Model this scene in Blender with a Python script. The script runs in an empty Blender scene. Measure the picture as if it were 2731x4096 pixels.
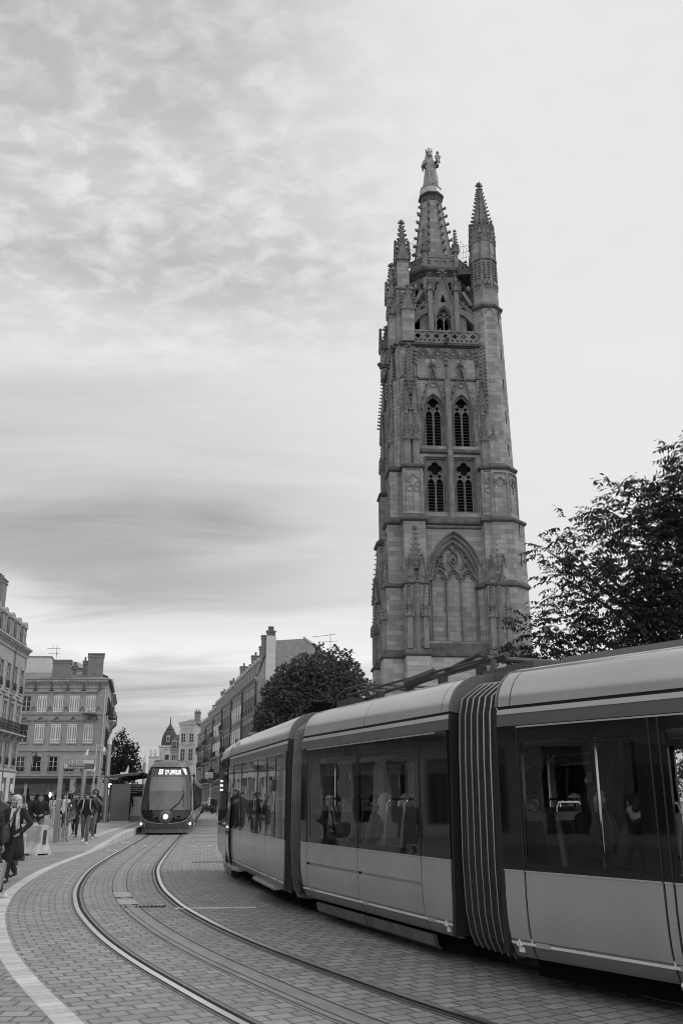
import bpy, math, random
import numpy as np
from mathutils import Vector, Matrix
from mathutils.geometry import tessellate_polygon
PI = math.pi
R = math.radians
sc = bpy.context.scene
COL = sc.collection
random.seed(7)

# ------------------------------------------------------------------ camera
cd = bpy.data.cameras.new('camera')
cam = bpy.data.objects.new('camera', cd)
COL.objects.link(cam)
cd.sensor_fit = 'VERTICAL'
cd.sensor_height = 36.0
cd.lens = 31.64
cd.clip_end = 3000
TILT = math.atan(1144 / 3600)
cam.location = (0, 0, 1.6)
cam.rotation_euler = (PI / 2 + TILT, 0, 0)
sc.camera = cam

# ------------------------------------------------------------------ sky: NISHITA behind a broken cloud layer, black and white
SUN_EL, SUN_AZ = R(52), R(62)
w = bpy.data.worlds.new('World')
sc.world = w
w.use_nodes = True
nt = w.node_tree
nt.nodes.clear()
def N(tree, t, **kw):
    n = tree.nodes.new(t)
    for k, v in kw.items():
        if k.startswith('i_'):
            n.inputs[k[2:].replace('_', ' ')].default_value = v
        else:
            setattr(n, k, v)
    return n
def L(tree, a, b):
    tree.links.new(a, b)
def mth(tree, op, a, b=None, clamp=False):
    n = tree.nodes.new('ShaderNodeMath')
    n.operation = op
    n.use_clamp = clamp
    for i, x in enumerate((a, b)):
        if x is None:
            continue
        if isinstance(x, (int, float)):
            n.inputs[i].default_value = x
        else:
            tree.links.new(x, n.inputs[i])
    return n.outputs[0]
def ramp(tree, fac, stops, interp='B_SPLINE'):
    n = tree.nodes.new('ShaderNodeValToRGB')
    n.color_ramp.interpolation = interp
    e = n.color_ramp.elements
    while len(e) < len(stops):
        e.new(0.5)
    for el, (p, c) in zip(e, stops):
        el.position = p
        el.color = (c, c, c, 1)
    tree.links.new(fac, n.inputs[0])
    return n.outputs[0]
def noise(tree, vec, scale, detail=5, rough=.55, dist=0):
    n = tree.nodes.new('ShaderNodeTexNoise')
    n.inputs['Scale'].default_value = scale
    n.inputs['Detail'].default_value = detail
    n.inputs['Roughness'].default_value = rough
    n.inputs['Distortion'].default_value = dist
    tree.links.new(vec, n.inputs['Vector'])
    return n.outputs['Fac']
def mapping(tree, vec, sc_=(1, 1, 1), loc=(0, 0, 0), rot=(0, 0, 0)):
    n = tree.nodes.new('ShaderNodeMapping')
    n.inputs['Scale'].default_value = sc_
    n.inputs['Location'].default_value = loc
    n.inputs['Rotation'].default_value = rot
    tree.links.new(vec, n.inputs['Vector'])
    return n.outputs[0]
def mixc(tree, fac, a, b, blend='MIX'):
    n = tree.nodes.new('ShaderNodeMix')
    n.data_type = 'RGBA'
    n.blend_type = blend
    n.clamp_factor = True
    for s, x in ((n.inputs[0], fac), (n.inputs[6], a), (n.inputs[7], b)):
        if isinstance(x, (int, float)):
            s.default_value = x if s == n.inputs[0] else (x, x, x, 1)
        else:
            tree.links.new(x, s)
    return n.outputs[2]

tc = N(nt, 'ShaderNodeTexCoord')
sky = N(nt, 'ShaderNodeTexSky', sky_type='NISHITA', sun_disc=False, sun_elevation=SUN_EL, sun_rotation=SUN_AZ)
bw = N(nt, 'ShaderNodeRGBToBW')
L(nt, sky.outputs[0], bw.inputs[0])
nish = mth(nt, 'MULTIPLY', bw.outputs[0], 0.10)
sep = N(nt, 'ShaderNodeSeparateXYZ')
L(nt, tc.outputs['Generated'], sep.inputs[0])
zc = mth(nt, 'MAXIMUM', sep.outputs[2], 0.0)
den = mth(nt, 'ADD', zc, 0.16)
cx = mth(nt, 'DIVIDE', sep.outputs[0], den)
cy = mth(nt, 'DIVIDE', sep.outputs[1], den)
comb = N(nt, 'ShaderNodeCombineXYZ')
L(nt, cx, comb.inputs[0]); L(nt, cy, comb.inputs[1])
P = comb.outputs[0]
n_big = noise(nt, mapping(nt, P, (.55, 1.0, 1), (3.1, 1.7, 0), (0, 0, R(-14))), 1.0, 4, .5, .4)
n_str = noise(nt, mapping(nt, P, (.5, 1.5, 1), (1.2, .4, 0), (0, 0, R(-12))), 2.4, 7, .58, .5)
n_puff = noise(nt, mapping(nt, P, (1, 1.25, 1), (.3, 5.2, 0), (0, 0, R(25))), 15.0, 5, .55, .3)
# elevation profile of this evening's cloud deck (value against sin(elevation), wobbled by the clouds)
zz = mth(nt, 'ADD', sep.outputs[2], mth(nt, 'MULTIPLY', mth(nt, 'SUBTRACT', n_big, .5), .12))
zz = mth(nt, 'ADD', zz, mth(nt, 'MULTIPLY', mth(nt, 'SUBTRACT', n_str, .5), .09))
zz = mth(nt, 'ADD', zz, mth(nt, 'MULTIPLY', sep.outputs[0], .03))
prof = ramp(nt, zz, [(0.0, .52), (.08, .47), (.125, .62), (.155, .84), (.190, .74), (.222, .43), (.255, .41), (.305, .52), (.38, .60), (.45, .68), (.52, .53), (.60, .56), (.70, .53), (1.0, .53)], 'EASE')
# brighter, smoother cloud on the sun's side
az = mth(nt, 'DIVIDE', sep.outputs[0], mth(nt, 'MAXIMUM', mth(nt, 'ADD', mth(nt, 'ABSOLUTE', sep.outputs[1]), .12), .2))
east = ramp(nt, mth(nt, 'ADD', mth(nt, 'MULTIPLY', az, 1.0), mth(nt, 'ADD', mth(nt, 'MULTIPLY', n_big, .5), .2)), [(.27, 0.0), (.66, 1.0)], 'EASE')
val = mixc(nt, mth(nt, 'MULTIPLY', east, .93), prof, .76)
det = mth(nt, 'MULTIPLY', mth(nt, 'SUBTRACT', n_str, .5), mth(nt, 'SUBTRACT', .34, mth(nt, 'MULTIPLY', east, .29)))
val = mth(nt, 'ADD', val, det)
puff_zone = ramp(nt, sep.outputs[2], [(.40, 0.0), (.56, 1.0), (.80, .8)], 'EASE')
west = mth(nt, 'SUBTRACT', 1.0, mth(nt, 'MULTIPLY', east, .92))
pf = mth(nt, 'MULTIPLY', mth(nt, 'MULTIPLY', puff_zone, west), mth(nt, 'MULTIPLY', mth(nt, 'SUBTRACT', ramp(nt, n_puff, [(.36, 0), (.72, 1)], 'EASE'), .28), .19))
val = mth(nt, 'MAXIMUM', mth(nt, 'ADD', val, pf), .25)
# unseen sky behind the camera, brightened to lift the facades that face it
back = ramp(nt, mth(nt, 'MULTIPLY', sep.outputs[1], -1.0), [(0.0, 0.0), (.6, 1.0)], 'EASE')
val = mth(nt, 'MULTIPLY', val, mth(nt, 'ADD', 1.0, mth(nt, 'MULTIPLY', back, .6)))
gap = ramp(nt, n_big, [(.70, 0.0), (.95, .25)])
out = mixc(nt, gap, val, nish)
below = mth(nt, 'GREATER_THAN', sep.outputs[2], -0.02)
out = mixc(nt, below, .12, out)
bg = N(nt, 'ShaderNodeBackground')
L(nt, out, bg.inputs[0])
bg.inputs[1].default_value = 1.0
wo = N(nt, 'ShaderNodeOutputWorld')
L(nt, bg.outputs[0], wo.inputs[0])
# ------------------------------------------------------------------ sun behind thin cloud, soft
sd = bpy.data.lights.new('sun', 'SUN')
sd.energy = 1.0
sd.angle = R(25)
sd.color = (1, 1, 1)
so = bpy.data.objects.new('sun', sd)
COL.objects.link(so)
sv = Vector((math.sin(SUN_AZ) * math.cos(SUN_EL), math.cos(SUN_AZ) * math.cos(SUN_EL), math.sin(SUN_EL)))
so.rotation_euler = sv.to_track_quat('Z', 'Y').to_euler()
so.location = (30, 20, 60)
vs = sc.view_settings
vs.view_transform = 'Standard'
vs.look = 'None'
vs.exposure = 0.12
vs.gamma = 1.0
vs.use_curve_mapping = False
sc.cycles.use_denoising = True
sc.cycles.pixel_filter_type = 'BLACKMAN_HARRIS'
sc.cycles.filter_width = 1.05
sc.cycles.max_bounces = 8
sc.cycles.transparent_max_bounces = 24
sc.cycles.caustics_reflective = False
sc.cycles.caustics_refractive = False

# ------------------------------------------------------------------ materials (all grey: the photograph is black and white)
MATS = {}
def mat(name, col, rough=.6, metal=0.0, var=.12, scale=2.0, bump=0.0, bscale=30, streak=0.0, spec=.5, emit=0.0, coat=0.0):
    if name in MATS:
        return MATS[name]
    m = bpy.data.materials.new(name)
    m.use_nodes = True
    t = m.node_tree
    b = t.nodes['Principled BSDF']
    tcn = N(t, 'ShaderNodeTexCoord')
    o = tcn.outputs['Object']
    base = None
    if var > 0:
        f = noise(t, o, scale, 5, .6)
        base = ramp(t, f, [(.3, col * (1 - var)), (.7, col * (1 + var))], 'LINEAR')
        if streak > 0:
            f2 = noise(t, mapping(t, o, (1, 1, .12)), 3.0, 4, .6)
            base = mixc(t, mth(t, 'MULTIPLY', ramp(t, f2, [(.45, 0), (.7, 1)]), streak), base, col * .45)
        L(t, base, b.inputs['Base Color'])
    else:
        b.inputs['Base Color'].default_value = (col, col, col, 1)
    b.inputs['Roughness'].default_value = rough
    b.inputs['Metallic'].default_value = metal
    b.inputs['Specular IOR Level'].default_value = spec
    b.inputs['Coat Weight'].default_value = coat
    if bump > 0:
        bn = N(t, 'ShaderNodeBump')
        bn.inputs['Strength'].default_value = bump
        bn.inputs['Distance'].default_value = .02
        L(t, noise(t, o, bscale, 6, .6), bn.inputs['Height'])
        L(t, bn.outputs[0], b.inputs['Normal'])
    if emit > 0:
        b.inputs['Emission Color'].default_value = (1, 1, 1, 1)
        b.inputs['Emission Strength'].default_value = emit
    MATS[name] = m
    return m
def masonry(name, col, bw_=.9, bh=.36, mortar=.6, var=.25, stain=.35, rough=.9, msize=.012, sq=.5, bump=.25, stain_scale=.35):
    """Cut stone in courses laid out in the face's own metres (UV), each block its own tone, with weather stains."""
    if name in MATS:
        return MATS[name]
    m = bpy.data.materials.new(name)
    m.use_nodes = True
    t = m.node_tree
    b = t.nodes['Principled BSDF']
    uv = N(t, 'ShaderNodeTexCoord').outputs['UV']
    ob = N(t, 'ShaderNodeTexCoord').outputs['Object']
    br = N(t, 'ShaderNodeTexBrick')
    br.offset = sq
    wob = N(t, 'ShaderNodeTexNoise')
    L(t, uv, br.inputs['Vector'])
    c1, c2 = col * (1 - var), col * (1 + var)
    br.inputs['Color1'].default_value = (c1, c1, c1, 1)
    br.inputs['Color2'].default_value = (c2, c2, c2, 1)
    mc = col * mortar
    br.inputs['Mortar'].default_value = (mc, mc, mc, 1)
    br.inputs['Scale'].default_value = 1
    br.inputs['Mortar Size'].default_value = msize
    br.inputs['Mortar Smooth'].default_value = .3
    br.inputs['Brick Width'].default_value = bw_
    br.inputs['Row Height'].default_value = bh
    n1 = noise(t, ob, stain_scale, 6, .65, .5)
    n2 = noise(t, mapping(t, ob, (1.2, 1.2, .1)), 1.6, 5, .65)
    n3 = noise(t, ob, 9, 5, .7)
    s1 = mth(t, 'MULTIPLY', ramp(t, n1, [(.42, 0), (.72, 1)]), stain)
    s2 = mth(t, 'MULTIPLY', ramp(t, n2, [(.48, 0), (.75, 1)]), stain)
    c = mixc(t, s1, br.outputs[0], col * .5)
    c = mixc(t, s2, c, col * .38)
    c = mixc(t, .35, c, ramp(t, n3, [(.3, col * .65), (.7, col * 1.3)], 'LINEAR'))
    L(t, c, b.inputs['Base Color'])
    b.inputs['Roughness'].default_value = rough
    b.inputs['Specular IOR Level'].default_value = .2
    bn = N(t, 'ShaderNodeBump')
    bn.inputs['Strength'].default_value = bump
    bn.inputs['Distance'].default_value = .03
    hh = mth(t, 'SUBTRACT', mth(t, 'MULTIPLY', n3, .6), br.outputs['Fac'])
    L(t, hh, bn.inputs['Height'])
    L(t, bn.outputs[0], b.inputs['Normal'])
    MATS[name] = m
    return m
def glass(name, tint, fres=1.5, rough=0.0, wavy=0.0, refl=1.0):
    """Flat tinted pane: a mirror by Fresnel over a tinted see-through body, slightly wavy."""
    if name in MATS:
        return MATS[name]
    m = bpy.data.materials.new(name)
    m.use_nodes = True
    t = m.node_tree
    t.nodes.remove(t.nodes['Principled BSDF'])
    tr = N(t, 'ShaderNodeBsdfTransparent')
    tr.inputs[0].default_value = (tint, tint, tint, 1)
    gl = N(t, 'ShaderNodeBsdfGlossy')
    gl.inputs['Color'].default_value = (refl, refl, refl, 1)
    gl.inputs['Roughness'].default_value = rough
    fr = N(t, 'ShaderNodeFresnel')
    fr.inputs[0].default_value = fres
    mx = N(t, 'ShaderNodeMixShader')
    if wavy > 0:
        bn = N(t, 'ShaderNodeBump')
        bn.inputs['Strength'].default_value = wavy
        bn.inputs['Distance'].default_value = .05
        L(t, noise(t, N(t, 'ShaderNodeTexCoord').outputs['Object'], 1.3, 2, .5), bn.inputs['Height'])
        L(t, bn.outputs[0], gl.inputs['Normal'])
    L(t, fr.outputs[0], mx.inputs[0]); L(t, tr.outputs[0], mx.inputs[1]); L(t, gl.outputs[0], mx.inputs[2])
    L(t, mx.outputs[0], t.nodes['Material Output'].inputs[0])
    MATS[name] = m
    return m

# ------------------------------------------------------------------ mesh builder
class MB:
    def __init__(s, M=None):
        s.v, s.f, s.sm, s.uv = [], [], [], None
        s.M = M
    def add(s, vs_, fs, smooth=False):
        o = len(s.v)
        if s.M is not None:
            vs_ = [s.M @ Vector(p) for p in vs_]
        s.v += [tuple(p) for p in vs_]
        s.f += [tuple(i + o for i in f) for f in fs]
        s.sm += [smooth] * len(fs)
        return s
    def box(s, x0, y0, z0, x1, y1, z1):
        return s.add([(x0, y0, z0), (x1, y0, z0), (x1, y1, z0), (x0, y1, z0), (x0, y0, z1), (x1, y0, z1), (x1, y1, z1), (x0, y1, z1)],
                     [(0, 3, 2, 1), (4, 5, 6, 7), (0, 1, 5, 4), (1, 2, 6, 5), (2, 3, 7, 6), (3, 0, 4, 7)])
    def cbox(s, c, d, rz=0.0, rx=0.0, ry=0.0):
        m = Matrix.Translation(c) @ Matrix.Rotation(rz, 4, 'Z') @ Matrix.Rotation(ry, 4, 'Y') @ Matrix.Rotation(rx, 4, 'X')
        a, b, h = d[0] / 2, d[1] / 2, d[2] / 2
        return s.add([m @ Vector(p) for p in [(-a, -b, -h), (a, -b, -h), (a, b, -h), (-a, b, -h), (-a, -b, h), (a, -b, h), (a, b, h), (-a, b, h)]],
                     [(0, 3, 2, 1), (4, 5, 6, 7), (0, 1, 5, 4), (1, 2, 6, 5), (2, 3, 7, 6), (3, 0, 4, 7)])
    def loft(s, rings, closed=True, caps=True, smooth=False):
        n = len(rings[0])
        vs_ = [p for r in rings for p in r]
        fs = []
        for i in range(len(rings) - 1):
            for j in range(n if closed else n - 1):
                k = (j + 1) % n
                fs.append((i * n + j, i * n + k, (i + 1) * n + k, (i + 1) * n + j))
        if caps and closed:
            fs.append(tuple(range(n - 1, -1, -1)))
            fs.append(tuple((len(rings) - 1) * n + j for j in range(n)))
        return s.add(vs_, fs, smooth)
    def tube(s, pts, r, n=6, smooth=True, caps=True):
        pts = [Vector(p) for p in pts]
        rr = r if isinstance(r, (list, tuple)) else [r] * len(pts)
        rings = []
        up = None
        for i, p in enumerate(pts):
            a = pts[max(i - 1, 0)]; b = pts[min(i + 1, len(pts) - 1)]
            d = (b - a).normalized()
            if up is None:
                up = Vector((0, 0, 1)) if abs(d.z) < .9 else Vector((1, 0, 0))
            x = d.cross(up)
            if x.length < 1e-5:
                x = d.cross(Vector((0, 1, 0)))
            x.normalize()
            y = x.cross(d).normalized()
            up = y
            rings.append([p + (x * math.cos(2 * PI * k / n) + y * math.sin(2 * PI * k / n)) * rr[i] for k in range(n)])
        return s.loft(rings, True, caps, smooth)
    def prism(s, poly, axis, a, b, holes=()):
        """poly in (u,w) -> axis 'y': (u, depth, w); 'x': (depth, u, w); 'z': (u, w, depth); extruded from a to b, with holes."""
        f = {'y': lambda u, q, d: (u, d, q), 'x': lambda u, q, d: (d, u, q), 'z': lambda u, q, d: (u, q, d)}[axis]
        loops = [list(poly)] + [list(h) for h in holes]
        tri = tessellate_polygon([[Vector((p[0], p[1], 0)) for p in l] for l in loops])
        flat = [p for l in loops for p in l]
        n = len(flat)
        vs_ = [f(p[0], p[1], a) for p in flat] + [f(p[0], p[1], b) for p in flat]
        fs = [tuple(t) for t in tri] + [tuple(i + n for i in reversed(t)) for t in tri]
        o = 0
        for l in loops:
            m = len(l)
            for i in range(m):
                j = (i + 1) % m
                fs.append((o + i, o + j, n + o + j, n + o + i))
            o += m
        return s.add(vs_, fs)
    def lathe(s, prof, n=12, c=(0, 0), ph=0.0, smooth=True, sx=1, sy=1):
        rings = [[(c[0] + r * sx * math.cos(2 * PI * k / n + ph), c[1] + r * sy * math.sin(2 * PI * k / n + ph), z) for k in range(n)] for r, z in prof]
        return s.loft(rings, True, True, smooth)
    def ball(s, c, r, n=8, m=6, smooth=True):
        rx, ry, rz = r if isinstance(r, (tuple, list)) else (r, r, r)
        rings = []
        for i in range(m + 1):
            a = -PI / 2 + PI * i / m
            q = max(math.cos(a), .02)
            rings.append([(c[0] + rx * q * math.cos(2 * PI * k / n), c[1] + ry * q * math.sin(2 * PI * k / n), c[2] + rz * math.sin(a)) for k in range(n)])
        return s.loft(rings, True, True, smooth)
    def bar(s, pts, wd, y0, y1):
        """flat moulding of width wd along a polyline in the x-z plane, from depth y0 to y1"""
        pts = [Vector((p[0], p[1])) for p in pts]
        rings = []
        for i, p in enumerate(pts):
            a = pts[max(i - 1, 0)]; b = pts[min(i + 1, len(pts) - 1)]
            d = (b - a)
            if d.length < 1e-6:
                continue
            d.normalize()
            nn = Vector((-d.y, d.x)) * (wd / 2)
            ym = (y0 + y1) / 2
            rings.append([(p.x - nn.x, y1, p.y - nn.y), (p.x - nn.x * .55, y0, p.y - nn.y * .55), (p.x + nn.x * .55, y0, p.y + nn.y * .55), (p.x + nn.x, y1, p.y + nn.y)])
        return s.loft(rings, True, True)
    def mesh(s, name):
        me = bpy.data.meshes.new(name)
        me.from_pydata(s.v, [], s.f)
        if s.sm and any(s.sm):
            me.polygons.foreach_set('use_smooth', s.sm)
            me.set_sharp_from_angle(angle=R(42))
        uvl = me.uv_layers.new(name='UVMap')
        nl = len(me.loops)
        if s.uv is not None:
            li = np.empty(nl, dtype=np.int32); me.loops.foreach_get('vertex_index', li)
            uvl.data.foreach_set('uv', np.asarray(s.uv, dtype=np.float32)[li].ravel())
        elif nl:
            co = np.empty(len(me.vertices) * 3, dtype=np.float32); me.vertices.foreach_get('co', co); co = co.reshape(-1, 3)
            li = np.empty(nl, dtype=np.int32); me.loops.foreach_get('vertex_index', li)
            lt = np.empty(len(me.polygons), dtype=np.int32); me.polygons.foreach_get('loop_total', lt)
            nr = np.empty(len(me.polygons) * 3, dtype=np.float32); me.polygons.foreach_get('normal', nr); nr = nr.reshape(-1, 3)
            nn = np.repeat(nr, lt, axis=0); p = co[li]
            h = np.hypot(nn[:, 0], nn[:, 1])
            hs = np.where(h < 1e-4, 1, h)
            tx, ty = -nn[:, 1] / hs, nn[:, 0] / hs
            flat = h < .35
            u = np.where(flat, p[:, 0], p[:, 0] * tx + p[:, 1] * ty)
            v = np.where(flat, p[:, 1], p[:, 2])
            uvl.data.foreach_set('uv', np.stack([u, v], 1).astype(np.float32).ravel())
        me.update()
        return me
    def build(s, name, m, parent=None, loc=None, rz=0.0):
        me = s.mesh(name)
        me.materials.append(m)
        o = bpy.data.objects.new(name, me)
        COL.objects.link(o)
        if parent is not None:
            o.parent = parent
        if loc is not None:
            o.location = loc
        o.rotation_euler = (0, 0, rz)
        return o
def tag(o, label, cat=None, group=None, kind=None):
    if label: o['label'] = label
    if cat: o['category'] = cat
    if group: o['group'] = group
    if kind: o['kind'] = kind
    return o
def thing(name, label, cat, loc=(0, 0, 0), rz=0.0, group=None):
    o = bpy.data.objects.new(name, None)
    o.empty_display_size = .3
    COL.objects.link(o)
    o.location = loc
    o.rotation_euler = (0, 0, rz)
    return tag(o, label, cat, group)
def struct(name, mb, m):
    return tag(mb.build(name, m), None, None, None, 'structure')
def copy_tree(o, parent=None):
    c = o.copy()
    COL.objects.link(c)
    c.parent = parent
    for ch in list(o.children):
        copy_tree(ch, c)
    return c
def inst(o, parent, loc=None, rz=None):
    """another copy of a part (and its sub-parts) with shared mesh"""
    c = copy_tree(o, parent)
    if loc is not None: c.location = loc
    if rz is not None: c.rotation_euler = (0, 0, rz)
    return c
def text_part(txt, size, m, parent, loc, rot, name='lettering', depth=.004, align='LEFT', sx=1.0):
    cu = bpy.data.curves.new(name, 'FONT')
    cu.body = txt
    cu.size = size
    cu.extrude = depth
    cu.align_x = align
    cu.resolution_u = 3
    tmp = bpy.data.objects.new('tmp', cu)
    COL.objects.link(tmp)
    dg = bpy.context.evaluated_depsgraph_get()
    me = bpy.data.meshes.new_from_object(tmp.evaluated_get(dg))
    bpy.data.objects.remove(tmp)
    me.name = name
    me.materials.clear()
    me.materials.append(m)
    o = bpy.data.objects.new(name, me)
    COL.objects.link(o)
    o.parent = parent
    o.location = loc
    o.rotation_euler = rot
    o.scale = (sx, 1, 1)
    return o
def gothic(u0, u1, zs, k=1.0, n=8):
    """pointed arch from (u0,zs) over the apex to (u1,zs); k = radius / span"""
    wd = u1 - u0
    r = wd * k
    cxl = u0 + r
    a1 = math.acos(max(-1, min(1, (r - wd / 2) / r)))
    left = [(cxl - r * math.cos(a1 * i / n), zs + r * math.sin(a1 * i / n)) for i in range(n + 1)]
    return left + [(u0 + u1 - p[0], p[1]) for p in reversed(left[:-1])]
def quatrefoil(cx_, cz_, r, lobes=4, n=6, ph=0.0):
    pts = []
    a, b = r * .52, r * .5
    for k in range(lobes):
        t = 2 * PI * k / lobes + ph
        half = PI * (.5 + .5 / lobes) + .12
        for i in range(n + 1):
            q = t - half * .82 + 2 * half * .82 * i / n
            pts.append((cx_ + a * math.cos(t) + b * math.cos(q), cz_ + a * math.sin(t) + b * math.sin(q)))
    return pts
def circ(cx_, cz_, r, n=12):
    return [(cx_ + r * math.cos(2 * PI * i / n), cz_ + r * math.sin(2 * PI * i / n)) for i in range(n)]
# ================================================================== GROUND, TRACKS, KERB
def catmull(pts, step=.3):
    out = []
    P_ = [Vector(p).to_3d() for p in pts]
    P_ = [P_[0] * 2 - P_[1]] + P_ + [P_[-1] * 2 - P_[-2]]
    for i in range(1, len(P_) - 2):
        a, b, c, d = P_[i - 1:i + 3]
        n = max(2, int((c - b).length / step))
        for k in range(n):
            t = k / n
            out.append(.5 * ((2 * b) + (c - a) * t + (2 * a - 5 * b + 4 * c - d) * t * t + (3 * b - a - 3 * c + d) * t ** 3))
    out.append(P_[-2])
    return out
CL = catmull([(7.0, -1.2), (4.9, .9), (3.3, 2.95), (2.1, 4.55), (1.02, 6.15), (.08, 7.65), (-.77, 9.22), (-1.54, 10.75), (-2.27, 12.4), (-3.05, 14.45), (-3.53, 15.95), (-4.0, 17.6), (-4.55, 19.95), (-5.15, 23.0), (-5.78, 27.2), (-6.47, 32.2), (-7.72, 41.4), (-10.35, 60.6), (-15.85, 100.6), (-24.3, 162), (-40, 240)], .35)
CN, CS = [], []
_s = 0
for i, p in enumerate(CL):
    a, b = CL[max(i - 1, 0)], CL[min(i + 1, len(CL) - 1)]
    d = (b - a).normalized()
    CN.append(Vector((d.y, -d.x, 0)))
    if i: _s += (p - CL[i - 1]).length
    CS.append(_s)
def lerp_tab(x, tab):
    if x <= tab[0][0]: return tab[0][1]
    for (a, va), (b, vb) in zip(tab, tab[1:]):
        if x <= b: return va + (vb - va) * (x - a) / (b - a)
    return tab[-1][1]
def kerb_t(y): return lerp_tab(y, [(18, -1.80), (25, -1.68), (32, -1.50), (39, -1.34), (80, -1.34), (90, -1.6)])
def plat_z(y): return lerp_tab(y, [(30, 0), (38, .27), (84, .27), (90, 0)])
def strip(mb, t0, t1, z, i0=0, i1=None, cols=1, uvmode='track', every=1):
    """sheet along the track between lateral offsets t0..t1 (numbers or functions of the station)"""
    idx = list(range(i0, (i1 or len(CL))))[::every]
    f0 = t0 if callable(t0) else (lambda i: t0)
    f1 = t1 if callable(t1) else (lambda i: t1)
    fz = z if callable(z) else (lambda i: z)
    vs_, uv = [], []
    for i in idx:
        a, b = f0(i), f1(i)
        for c in range(cols + 1):
            t = a + (b - a) * c / cols
            p = CL[i] + CN[i] * t
            vs_.append((p.x, p.y, fz(i)))
            uv.append((t, CS[i]) if uvmode == 'track' else (p.x, p.y))
    fs = []
    W_ = cols + 1
    for r in range(len(idx) - 1):
        for c in range(cols):
            fs.append((r * W_ + c, r * W_ + c + 1, (r + 1) * W_ + c + 1, (r + 1) * W_ + c))
    if mb.uv is None: mb.uv = []
    mb.add(vs_, fs)
    mb.uv += uv
def paving(name, col, bw_, bh, off=.5, msize=.014, var=.32, mort=.06, wear=.45):
    m = masonry(name, col, bw_, bh, mort, var, wear, .62, msize, off, .5, .5)
    m.node_tree.nodes['Principled BSDF'].inputs['Specular IOR Level'].default_value = .35
    return m
m_asph = mat('asphalt', .18, .85, var=.2, scale=.6, bump=.3, bscale=60)
m_pave = paving('tramway_pavers', .30, .22, .165, .42)
m_side = paving('pavement_pavers', .28, .24, .18, .37)
m_slab = mat('plaza_slabs', .29, .7, var=.12, scale=.35, bump=.15, bscale=40)
m_kerb = masonry('kerb_stone', .55, 5.0, .145, .2, .28, .3, .6, .006, .5, .4, .8)
m_bitum = mat('bitumen_joint', .12, .8, var=.3, scale=6, bump=.4, bscale=50)
m_rail = mat('rail_steel', .85, .30, 1.0, var=.06, scale=1.5)
m_rail2 = mat('rail_side_steel', .30, .42, 1.0, var=.2, scale=3)
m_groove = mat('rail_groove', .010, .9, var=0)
m_strip = mat('power_strip_concrete', .23, .55, var=.25, scale=3, bump=.2)
m_strip2 = mat('power_strip_metal', .26, .5, .2, var=.2, scale=4)

g = MB().box(-400, -120, -.5, 300, 500, 0)
struct('ground', g, m_asph)
NEAR = next(i for i, p in enumerate(CL) if p.y > 33)
mb = MB(); strip(mb, lambda i: kerb_t(CL[i].y), 8.6, .004, cols=10)
struct('tramway_paving', mb, m_pave)
mb = MB(); strip(mb, -11, lambda i: kerb_t(CL[i].y) - .20, .006, i1=NEAR, cols=4, uvmode='xy')
struct('pavement', mb, m_side)
mb = MB(); strip(mb, -34, lambda i: kerb_t(CL[i].y) - (.20 if CL[i].y < 29 else 3.4), .005, i0=NEAR - 1, cols=4, uvmode='xy')
struct('plaza', mb, m_slab)
# kerb: a low stone band that climbs into the platform edge
idx = list(range(0, next(i for i, p in enumerate(CL) if p.y > 90)))
rings, uv = [], []
for i in idx:
    y = CL[i].y
    t1 = kerb_t(y); t0 = t1 - .20
    z = .012 + plat_z(y)
    ring = []
    for t, zz_ in ((t0, -.02), (t0, z - .004), (t0 + .01, z), (t1 - .012, z), (t1, z - .006), (t1, -.02)):
        p = CL[i] + CN[i] * t
        ring.append((p.x, p.y, zz_)); uv.append((t, CS[i]))
    rings.append(ring)
mb = MB(); mb.loft(rings, False, False); mb.uv = uv
struct('kerb', mb, m_kerb)
i0 = next(i for i, p in enumerate(CL) if p.y > 29.8); i1 = next(i for i, p in enumerate(CL) if p.y > 88)
mb = MB(); strip(mb, lambda i: kerb_t(CL[i].y) - 3.6, lambda i: kerb_t(CL[i].y) - .195, lambda i: .008 + plat_z(CL[i].y), i0, i1, 2, 'xy')
struct('platform', mb, m_slab)
mb = MB(); strip(mb, lambda i: kerb_t(CL[i].y) - .95, lambda i: kerb_t(CL[i].y) - .62, lambda i: .016 + plat_z(CL[i].y), i0 + 18, i1, 1)
struct('platform_warning_strip', mb, mat('warning_strip', .42, .7, var=.2, scale=8, bump=.6, bscale=18))

def rail(label, tc_, inner):
    """grooved street rail: head outside, groove, guard lip; inner=+1 when the groove lies on the +t side"""
    rt = thing('tram_rail', label, 'rail', CL[0].xyz, 0, 'rails set into the paving')
    def part(name, a, b, z, m, thick=0):
        lo, hi = sorted((tc_ + inner * a, tc_ + inner * b))
        mb = MB(Matrix.Translation(-CL[0]))
        strip(mb, lo, hi, z)
        return mb.build(name, m, rt)
    part('bitumen_joint', -.098, .112, .008, m_bitum)
    part('guard_lip', .047, .072, .014, m_rail2)
    part('groove', -.002, .047, .0105, m_groove)  # flat near-black ribbon; the shade of the recess is put into its colour
    h = part('rail_head', -.064, -.002, .017, m_rail)
    return rt
rail('polished left rail of the empty track, curving round beside the pale kerb', -.752, 1)
rail('bright right rail of the empty track, nearest to the passing tram', .752, -1)
rail('shaded rail at the foot of the passing tram', 3.3 - .752, 1)
rail('rail hidden under the far side of the passing tram', 3.3 + .752, -1)
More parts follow.
